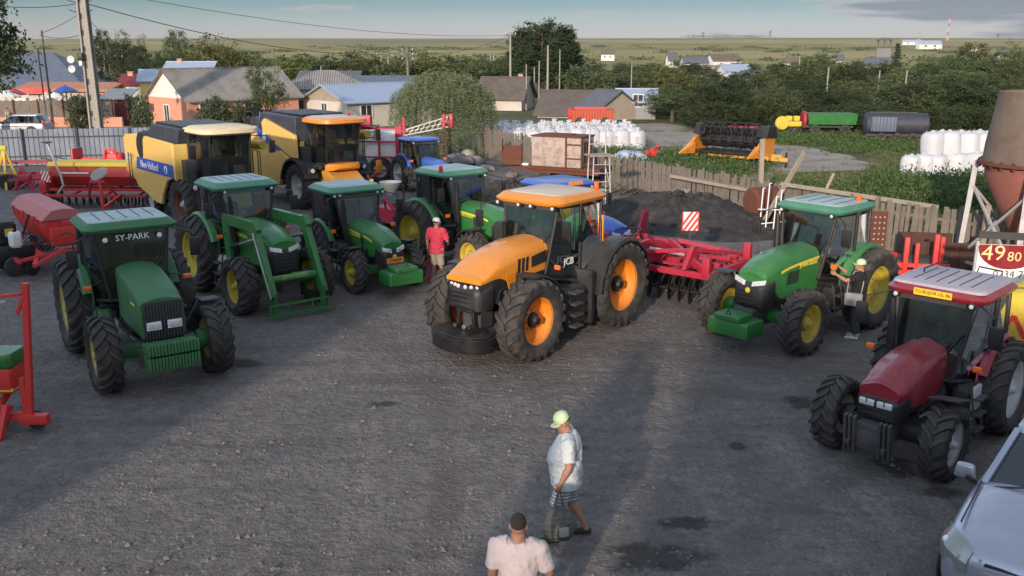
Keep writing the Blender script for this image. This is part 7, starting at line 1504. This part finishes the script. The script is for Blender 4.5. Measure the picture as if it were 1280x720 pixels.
def people():
    checkmat()
    def wpos(x,y,rz,v): a=R(rz); return (x+v[0]*math.cos(a)-v[1]*math.sin(a),y+v[0]*math.sin(a)+v[1]*math.cos(a),v[2])
    x,y=G(707,676); rz=84
    t,V=person('heavy man in white shirt, striped shorts and pale green cap carrying a dark bag',x+.02,y+.05,rz,dict(shirt='shirt_white',pants='shorts_check',cap='cap_green',fat=1.15,belly=.06,hem=.84,sleeve=.78,plen=.98,headdir=(-.25,.85,-.42),
      J=dict(head=(0,.08,1.58),neck=(0,.02,1.455),lsh=(-.22,0,1.40),rsh=(.22,.02,1.40),lel=(-.30,-.02,1.13),lwr=(-.29,.08,.90),rel=(.30,.02,1.13),rwr=(.28,.14,.90),lkn=(-.11,.12,.50),lan=(-.11,.16,.09),rkn=(.12,-.02,.49),ran=(.13,-.24,.11)),ltoe=(-.1,1,0),rtoe=(.1,1,-.1),shoe='leather'))
    hx=wpos(x+.02,y+.05,rz,(-.31,.12,0)); bt=empty('travel_bag',hx[0]+.03,hx[1],.12,R(8),'dark olive travel bag hanging from the hand of the man in white','bag')
    m=MB(); m.m('olive_cloth'); ell(m,[(0,0,.10,.17,.10),(0,0,.13,.25,.15),(0,0,.22,.28,.17),(0,0,.34,.27,.16),(0,0,.44,.22,.12),(.0,0,.52,.12,.06)]); m.sphere((.2,0,.28),.12,10,8); m.sphere((-.2,0,.27),.12,10,8); solid(m,'bag_body',bt,.012,'olive_cloth',2,.02,4.2)
    m=MB().m('black').tube([(-.26,-.05,.14),(-.1,-.17,.12),(.15,-.16,.12),(.27,-.04,.2)],.018,6).tube([(-.26,-.05,.14),(-.28,.02,.3),(-.16,0,.46)],.014,6); m.build('piping',bt)
    for s in (-1,1): MB().m('olive_cloth').tube([(-.12,s*.09,.38),(-.07,s*.06,.55),(0,s*.02,.80),(.07,s*.06,.56),(.14,s*.09,.38)],.014,6).build('handle',bt)
    MB().m('bag_grey').box(.05,-.178,.17,.17,.02,.14,ch=.01).build('front_pocket',bt); bt.scale=(.70,.8,.9)
    g=G(641,655,1.64); person('man in pale pink shirt with cropped dark hair seen from behind',g[0]+.05,g[1],-8,dict(shirt='shirt_pink',pants='jeans_dark',plen=2,fat=1.12,belly=.03,skin='skin_dark',headdir=(-.1,1,-.1),J=dict(rel=(.31,.02,1.13),rwr=(.27,.2,.98),lsh=(-.215,0,1.40),rsh=(.215,0,1.40)),sleeve=.8))
    x,y=G(547,353); t,V=person('man in red shirt and khaki shorts seen from behind beside the green tractor wheel',x,y,-14,dict(shirt='shirt_red',pants='khaki',cap='cap_white',plen=1.0,fat=1.04,hem=.88,headdir=(.35,1,-.15),sleeve=.8,J=dict(lwr=(-.26,.03,.88),rel=(.28,.05,1.13),rwr=(.24,.24,1.05))))
    h=wpos(x,y,-14,(-.27,.04,0)); bt=empty('red_jack',h[0],h[1],0,.3,'red lifting jack held upright in the left hand of the man in red','jack'); MB().m('bright_red').box(0,0,.0,.16,.14,.04).bar((0,0,.04),(0,-.02,.62),.06).bar((0,-.02,.62),(.01,0,.84),.03).build('body',bt); MB().m('steel').tube([(.04,0,.1),(.09,.02,.55)],.014,6).build('lever',bt)
    x,y=7.38,18.93; t,V=person('man in black shirt and pale cap reaching up to the green tractor door',x,y,62,dict(shirt='shirt_black',pants='jeans_dark',cap='cap_green',plen=2,fat=1.08,headdir=(0,1,.1),sleeve=.7,shoe='rim_grey',J=dict(lel=(-.26,.24,1.30),lwr=(-.2,.46,1.40),rel=(.26,.25,1.32),rwr=(.14,.46,1.50))))
    h=wpos(x,y,62,(-.26,.06,0)); bt=empty('shoulder_bag',h[0],h[1],.78,R(62),'grey shoulder bag on the hip of the man in black','bag'); MB().m('bag_grey').box(0,0,0,.12,.36,.27,ch=.03).build('pouch',bt); MB().m('bag_grey').tube([(0,-.14,.26),(.08,-.16,.5),(.22,-.12,.69),(.26,.05,.69),(.10,.14,.5),(0,.14,.26)],.012,6).build('strap',bt)
    p=at(10,145,70); person('small figure in beige shirt behind the silver wagon at the left edge',p.x,70,-90,dict(shirt='beige_cloth',pants='khaki',plen=2,noeyes=True,lean=(0,.1),J=dict(lel=(-.25,.2,1.25),lwr=(-.22,.45,1.2))))
def car(name,label,x,y,rz,c):
    t=empty(name,x,y,0,R(rz),label,'car'); L,W=c['L'],c['W']; paint=c['paint']; w=W/2
    def rg(X,hw,zb,zt,sh=.16,cr=.03): return [(X,-hw*.90,zb),(X,-hw*.98,zb+.08),(X,-hw,zb+(zt-zb)*.45),(X,-hw*.985,zt-sh),(X,-hw*.93,zt-sh*.35),(X,-hw*.80,zt-.01),(X,-hw*.55,zt+cr*.5),(X,0,zt+cr),(X,hw*.55,zt+cr*.5),(X,hw*.80,zt-.01),(X,hw*.93,zt-sh*.35),(X,hw*.985,zt-sh),(X,hw,zb+(zt-zb)*.45),(X,hw*.98,zb+.08),(X,hw*.90,zb)]
    m=MB().m(paint); st=c['st']; m.loft([rg(X*L/2,w*k,zb,zt,sh) for X,k,zb,zt,sh in st]); b=m.build('body',t,smooth=60); sub=b.modifiers.new('s','SUBSURF'); sub.levels=2; sub.render_levels=2
    # greenhouse
    gh=c['gh']; (xb0,xb1,zb),(xt0,xt1,zt)=gh; wb_,wt=w*.88,w*.70
    def rr(x0,x1,hw,z,k=.12):
        o=[]
        for (px,py,t0) in ((x1-k,hw-k,0),(x0+k,hw-k,1),(x0+k,-hw+k,2),(x1-k,-hw+k,3)):
            for j in range(4): th=(t0+j/3)*math.pi/2; o.append((px+k*math.cos(th),py+k*math.sin(th),z))
        return o
    MB().m('car_glass').loft([rr(xb0,xb1,wb_,zb-.04),rr(xt0,xt1,wt,zt)],cap=False).build('glass',t)
    MB().m('interior').box((xb0+xb1)/2-.1,0,zb-.35,(xb1-xb0)*.6,W*.7,.3).box((xb0+xb1)/2+.1,-.35,zb-.2,.2,.45,.6,ch=.06).box((xb0+xb1)/2+.1,.35,zb-.2,.2,.45,.6,ch=.06).build('seats',t)
    rf=MB().m(paint).loft([rr(xt0-.02,xt1+.03,wt+.02,zt-.02),rr(xt0,xt1,wt+.01,zt+.03),rr(xt0+.08,xt1-.1,wt-.08,zt+.065),rr(xt0+.3,xt1-.35,wt-.25,zt+.08)]).build('roof',t)
    m=MB().m(paint)
    for s in (-1,1): MB().m(paint).bar((xb1-.02,s*wb_*.96,zb-.02),(xt1-.02,s*wt*.98,zt),.07,.05).build('windscreen_pillar',t)
    m=MB().m('black')
    for s in (-1,1):
        for f in c.get('pillars',(.42,.78)): xb=xb1+(xb0-xb1)*f; xt=xt1+(xt0-xt1)*(f-.04); m.bar((xb,s*(wb_+.004),zb-.02),(xt,s*(wt+.004),zt),.07,.03)
        m.bar((xb0,s*(wb_+.002),zb-.01),(xb1-.1,s*(wb_+.002),zb-.01),.03)
    m.build('window_trim',t)
    m=MB().m('black').tube([(xb1+.04,-wb_*.1,zb+.0),(xb1-.1,wb_*.6,zb+.12)],.012,5).tube([(xb1+.04,-wb_*.8,zb+.0),(xb1-.08,-wb_*.1,zb+.12)],.012,5).box(xb1+.05,0,zb-.05,.18,W*.8,.035); m.build('wipers',t)
    ax=c['ax']; r=c['wr']
    for X in ax:
        for s in (-1,1):
            m=MB().m('black').lathe([(r+.09,-.002),(r+.09,.02),(r+.04,.025),(.02,.0)],28,'y',(X,s*(w-.028) if s>0 else -(w-.028)-.02,r+.02)); m.build('wheel_arch',t)
            m=MB().m('rim_grey').lathe([(r*.62,.02),(r*.66,.04),(r*.60,.03),(r*.3,.0),(.001,.01)],20,'y'); m.m('rubber').lathe([(r*.64,-.18),(r*.95,-.18),(r,-.14),(r,.0),(r*.95,.04),(r*.66,.045)],28,'y'); m.m('black')
            for q in range(5): a=q*2*math.pi/5; m.bar((r*.2*math.cos(a),.025,r*.2*math.sin(a)),(r*.58*math.cos(a+.3),.025,r*.58*math.sin(a+.3)),.05,.01)
            m.build('wheel',t,(X,s*(w+.0),r),0 if s>0 else math.pi)
    f=L/2
    for s in (-1,1):
        m=MB().m('headlamp'); lx,lz=c['lamp']
        d=lz-.80; P=[(f-.52,.985,.76,.90,f-.56,.96,.945),(f-.25,.955,.70,.87,f-.40,.90,.985),(f-.11,.87,.67,.84,f-.26,.79,.985),(f-.02,.71,.65,.80,f-.15,.64,.955),(f+.012,.58,.66,.77,f-.07,.55,.90)]
        m.loft([[(a,s*w*b_,z0+d),(a,s*w*b_,z1+d),(a2,s*w*b2,z2+d+.012),(a2-.03,s*w*b2*.93,z2+d-.1),(a-.12,s*w*b_*.88,z0+d)] for a,b_,z0,z1,a2,b2,z2 in P]); m.m('lamp_lens').sphere((f-.235,s*w*.865,.855+d),.07,14,10,(1,1,.8)).m('dark_grey').sphere((f-.13,s*w*.73,.82+d),.06,12,8); m.build('headlight',t,bevel=.008)
        MB().m('amber').loft([[(f-lx-.11,s*w*.992,lz-.10),(f-lx-.11,s*w*.992,lz-.01),(f-lx-.15,s*w*.93,lz-.01),(f-lx-.15,s*w*.93,lz-.10)],[(f-lx*.58,s*w*.95,lz-.15),(f-lx*.6,s*w*.955,lz-.05),(f-lx*.66,s*w*.89,lz-.05),(f-lx*.66,s*w*.89,lz-.15)]]).build('indicator',t)
        MB().m(paint).box(0,0,-.09,.12,.24,.18,taper=.86,ch=.05).build('mirror',t,(xb1-.08,s*(w+.09),zb+.06),bevel=.02); MB().m('black').bar((xb1,s*w*.93,zb-.02),(xb1+.03,s*(w+.05),zb+.03),.05).build('mirror_arm',t)
        MB().m('red_lens').box(-f+.06,s*w*.84,.72,.12,.18,.34,ch=.03).build('tail_light',t); MB().m('lamp_lens').lathe([(.07,0),(.06,.02),(.001,.03)],14,'x',(f-.07,s*w*.66,.42)).build('fog_light',t)
    MB().m('black').box(f-.065,0,lz-.16,.09,w*.84,.19,ch=.02).m('pale_steel').box(f-.02,0,lz-.08,.03,w*.80,.02).bar((f-.05,-w*.45,lz+.05),(f-.02,-w*.40,lz-.17),.03).bar((f-.05,w*.45,lz+.05),(f-.02,w*.40,lz-.17),.03).build('grille',t); MB().m('black').box(f-.03,0,.27,.06,w*1.1,.16,ch=.02).build('air_intake',t)
    MB().m('white').box(f+.01,0,.46,.02,.5,.11).build('front_plate',t)
    m=MB().m('black')
    for s in (-1,1): MB().m('black').bar((f-.42,s*w*.80,st[6][3]-.035),(xb1,s*w*.87,st[5][3]-.0),.012,.03).build('bonnet_gap',t)
    m=MB().m('black')
    for s in (-1,1): m.box(0,s*(w+.0),.62,L*.55,.012,.05)
    for s in (-1,1):
        for X in c.get('doors',(.75,-.25)): m.box(X,s*(w-.0),.40,.012,.01,.5)
    m.build('door_trim',t); m=MB().m(paint)
    for s in (-1,1):
        for X in (.0,-.95): m.box(X,s*(w+.01),.82,.16,.03,.03)
    m.build('door_handle',t)
    return t
def cars():
    mat('silver_blue',(.42,.45,.54),.28,.55,.1,(.36,.38,.45),2,coat=.7,var=.03); mat('silver_grey',(.40,.43,.47),.35,.5,.2,(.3,.3,.32),2,coat=.5); mat('headlamp',(.30,.33,.32),.1,.4,.3,(.12,.13,.13),3,coat=1.)
    car('parked_suv','silver blue off road car cut by the lower right corner',6.69,10.05,-131,dict(L=4.55,W=1.80,paint='silver_blue',wr=.35,ax=(1.42,-1.35),lamp=(.42,.80),gh=((-2.1,.86,1.10),(-1.95,.15,1.58)),
      st=[(-1.0,.86,.42,.95,.14),(-.985,.95,.36,1.08,.16),(-.8,.99,.30,1.12,.12),(-.3,1.0,.28,1.13,.12),(.1,1.0,.28,1.13,.12),(.42,.995,.28,1.115,.13),(.62,.99,.30,1.06,.14),(.82,.965,.32,.99,.15),(.92,.92,.34,.93,.17),(.975,.84,.36,.86,.18),(1.0,.74,.42,.76,.14)]))
    c=at(60,150,67); car('parked_wagon','silver wagon parked across the street at the left edge',c.x-2.1,67,180,dict(L=4.3,W=1.7,paint='silver_grey',wr=.3,ax=(1.3,-1.25),lamp=(.4,.68),gh=((-2.0,.95,.92),(-1.7,.15,1.40)),pillars=(.36,.68,.97),
      st=[(-1.0,.86,.38,.85,.14),(-.98,.95,.30,.92,.14),(-.7,.99,.24,.93,.1),(.0,1.0,.24,.93,.1),(.42,.99,.24,.92,.12),(.7,.98,.26,.86,.14),(.9,.93,.28,.78,.15),(.98,.84,.3,.7,.16),(1.0,.74,.36,.62,.12)]))
# ------------------------------------------------------------------ world, sun, camera
def world_and_camera():
    w=bpy.data.worlds.new('World'); sc.world=w; w.use_nodes=True; nt=w.node_tree; N=nt.nodes; L=nt.links
    bg=N['Background']; sky=N.new('ShaderNodeTexSky'); sky.sky_type='NISHITA'; sky.sun_disc=False
    el=R(SUN_EL); trav=R(71.3)   # direction the light travels over the ground
    sx,sy=-math.cos(trav),-math.sin(trav)
    sky.sun_elevation=el; sky.sun_rotation=math.atan2(sx,sy); sky.altitude=100; sky.air_density=1.0; sky.dust_density=.4; sky.ozone_density=3.0
    tc=N.new('ShaderNodeTexCoord'); sep=N.new('ShaderNodeSeparateXYZ'); L.new(tc.outputs['Generated'],sep.inputs[0])
    mp=N.new('ShaderNodeMapping'); mp.inputs['Scale'].default_value=(4.2,4.2,44); mp.inputs['Location'].default_value=(CLX,1.3,0.6); L.new(tc.outputs['Generated'],mp.inputs[0])
    ns=N.new('ShaderNodeTexNoise'); ns.inputs['Scale'].default_value=1.0; ns.inputs['Detail'].default_value=7; ns.inputs['Roughness'].default_value=.55; L.new(mp.outputs[0],ns.inputs['Vector'])
    # more cloud towards +X (the right of the view)
    a=N.new('ShaderNodeMath'); a.operation='MULTIPLY_ADD'; a.inputs[1].default_value=.40; a.inputs[2].default_value=.0; L.new(sep.outputs[0],a.inputs[0])
    b=N.new('ShaderNodeMath'); b.operation='ADD'; L.new(ns.outputs['Fac'],b.inputs[0]); L.new(a.outputs[0],b.inputs[1])
    mr=N.new('ShaderNodeMapRange'); mr.interpolation_type='SMOOTHSTEP'; mr.inputs[1].default_value=.58; mr.inputs[2].default_value=.66; mr.inputs[3].default_value=0; mr.inputs[4].default_value=.88; L.new(b.outputs[0],mr.inputs[0])
    # cloud colour: lit upper rims, grey body
    mr2=N.new('ShaderNodeMapRange'); mr2.inputs[1].default_value=.60; mr2.inputs[2].default_value=.70; L.new(b.outputs[0],mr2.inputs[0])
    cc=N.new('ShaderNodeMix'); cc.data_type='RGBA'; cc.inputs[6].default_value=(2.1,1.95,1.95,1); cc.inputs[7].default_value=(.85,.98,1.2,1); L.new(mr2.outputs[0],cc.inputs[0])
    hs=N.new('ShaderNodeHueSaturation'); hs.inputs['Saturation'].default_value=.62; L.new(sky.outputs[0],hs.inputs['Color'])
    rp=N.new('ShaderNodeValToRGB'); e=rp.color_ramp.elements; pts=((0,(.40,.37,.44)),(.045,(.155,.21,.25)),(.16,(.34,.36,.38)),(.42,(1.5,1.42,1.32)),(1,(1.65,1.55,1.4)))
    while len(e)<5: e.new(.5)
    for i,(p_,c_) in enumerate(pts): e[i].position=p_; e[i].color=(*c_,1)
    L.new(sep.outputs[2],rp.inputs[0]); ml=N.new('ShaderNodeMix'); ml.data_type='RGBA'; ml.blend_type='MULTIPLY'; ml.inputs[0].default_value=1; L.new(hs.outputs[0],ml.inputs[6]); L.new(rp.outputs[0],ml.inputs[7])
    mx=N.new('ShaderNodeMix'); mx.data_type='RGBA'; L.new(mr.outputs[0],mx.inputs[0]); L.new(ml.outputs[2],mx.inputs[6]); L.new(cc.outputs[2],mx.inputs[7])
    L.new(mx.outputs[2],bg.inputs['Color']); bg.inputs['Strength'].default_value=SKY
    s=bpy.data.lights.new('sun','SUN'); s.energy=SUN; s.angle=R(1.4); s.color=(1,.80,.62); so=bpy.data.objects.new('sun',s); COL.objects.link(so)
    d=Vector((math.cos(trav)*math.cos(el),math.sin(trav)*math.cos(el),-math.sin(el))); so.rotation_euler=d.to_track_quat('-Z','Y').to_euler()
    cam=bpy.data.cameras.new('camera'); co=bpy.data.objects.new('camera',cam); COL.objects.link(co)
    cam.sensor_width=36; cam.lens=F/1280*36; cam.clip_end=9000; co.location=(0,0,CH); co.rotation_euler=(math.pi/2-PITCH,0,0); sc.camera=co
    vs=sc.view_settings; vs.view_transform='Standard'; vs.look='None'; vs.exposure=EXPO; vs.gamma=1
    sc.render.resolution_x=1024; sc.render.resolution_y=576
    sc.cycles.max_bounces=6; sc.cycles.transparent_max_bounces=12
    sc.cycles.use_denoising=True
def haze(dens):
    m=bpy.data.materials.new('haze_air'); m.use_nodes=True; N=m.node_tree.nodes; N.remove(N['Principled BSDF']); v=N.new('ShaderNodeVolumePrincipled'); v.inputs['Color'].default_value=(.88,.87,.86,1); v.inputs['Density'].default_value=dens; v.inputs['Anisotropy'].default_value=.2
    m.node_tree.links.new(v.outputs[0],N['Material Output'].inputs['Volume']); MATS['haze_air']=m
    o=MB().m('haze_air').box(0,2350,-70,11000,5000,150).build('haze',smooth=0); o['kind']='stuff'; o['label']='thin evening haze over the fields'; o['category']='haze'
SUN_EL,SKY,SUN,EXPO,CLX=14,.155,2.25,0.98,.0
ground(); trees(); buildings()
build_tractors(); machines(); people(); cars()
world_and_camera()
haze(.00008)
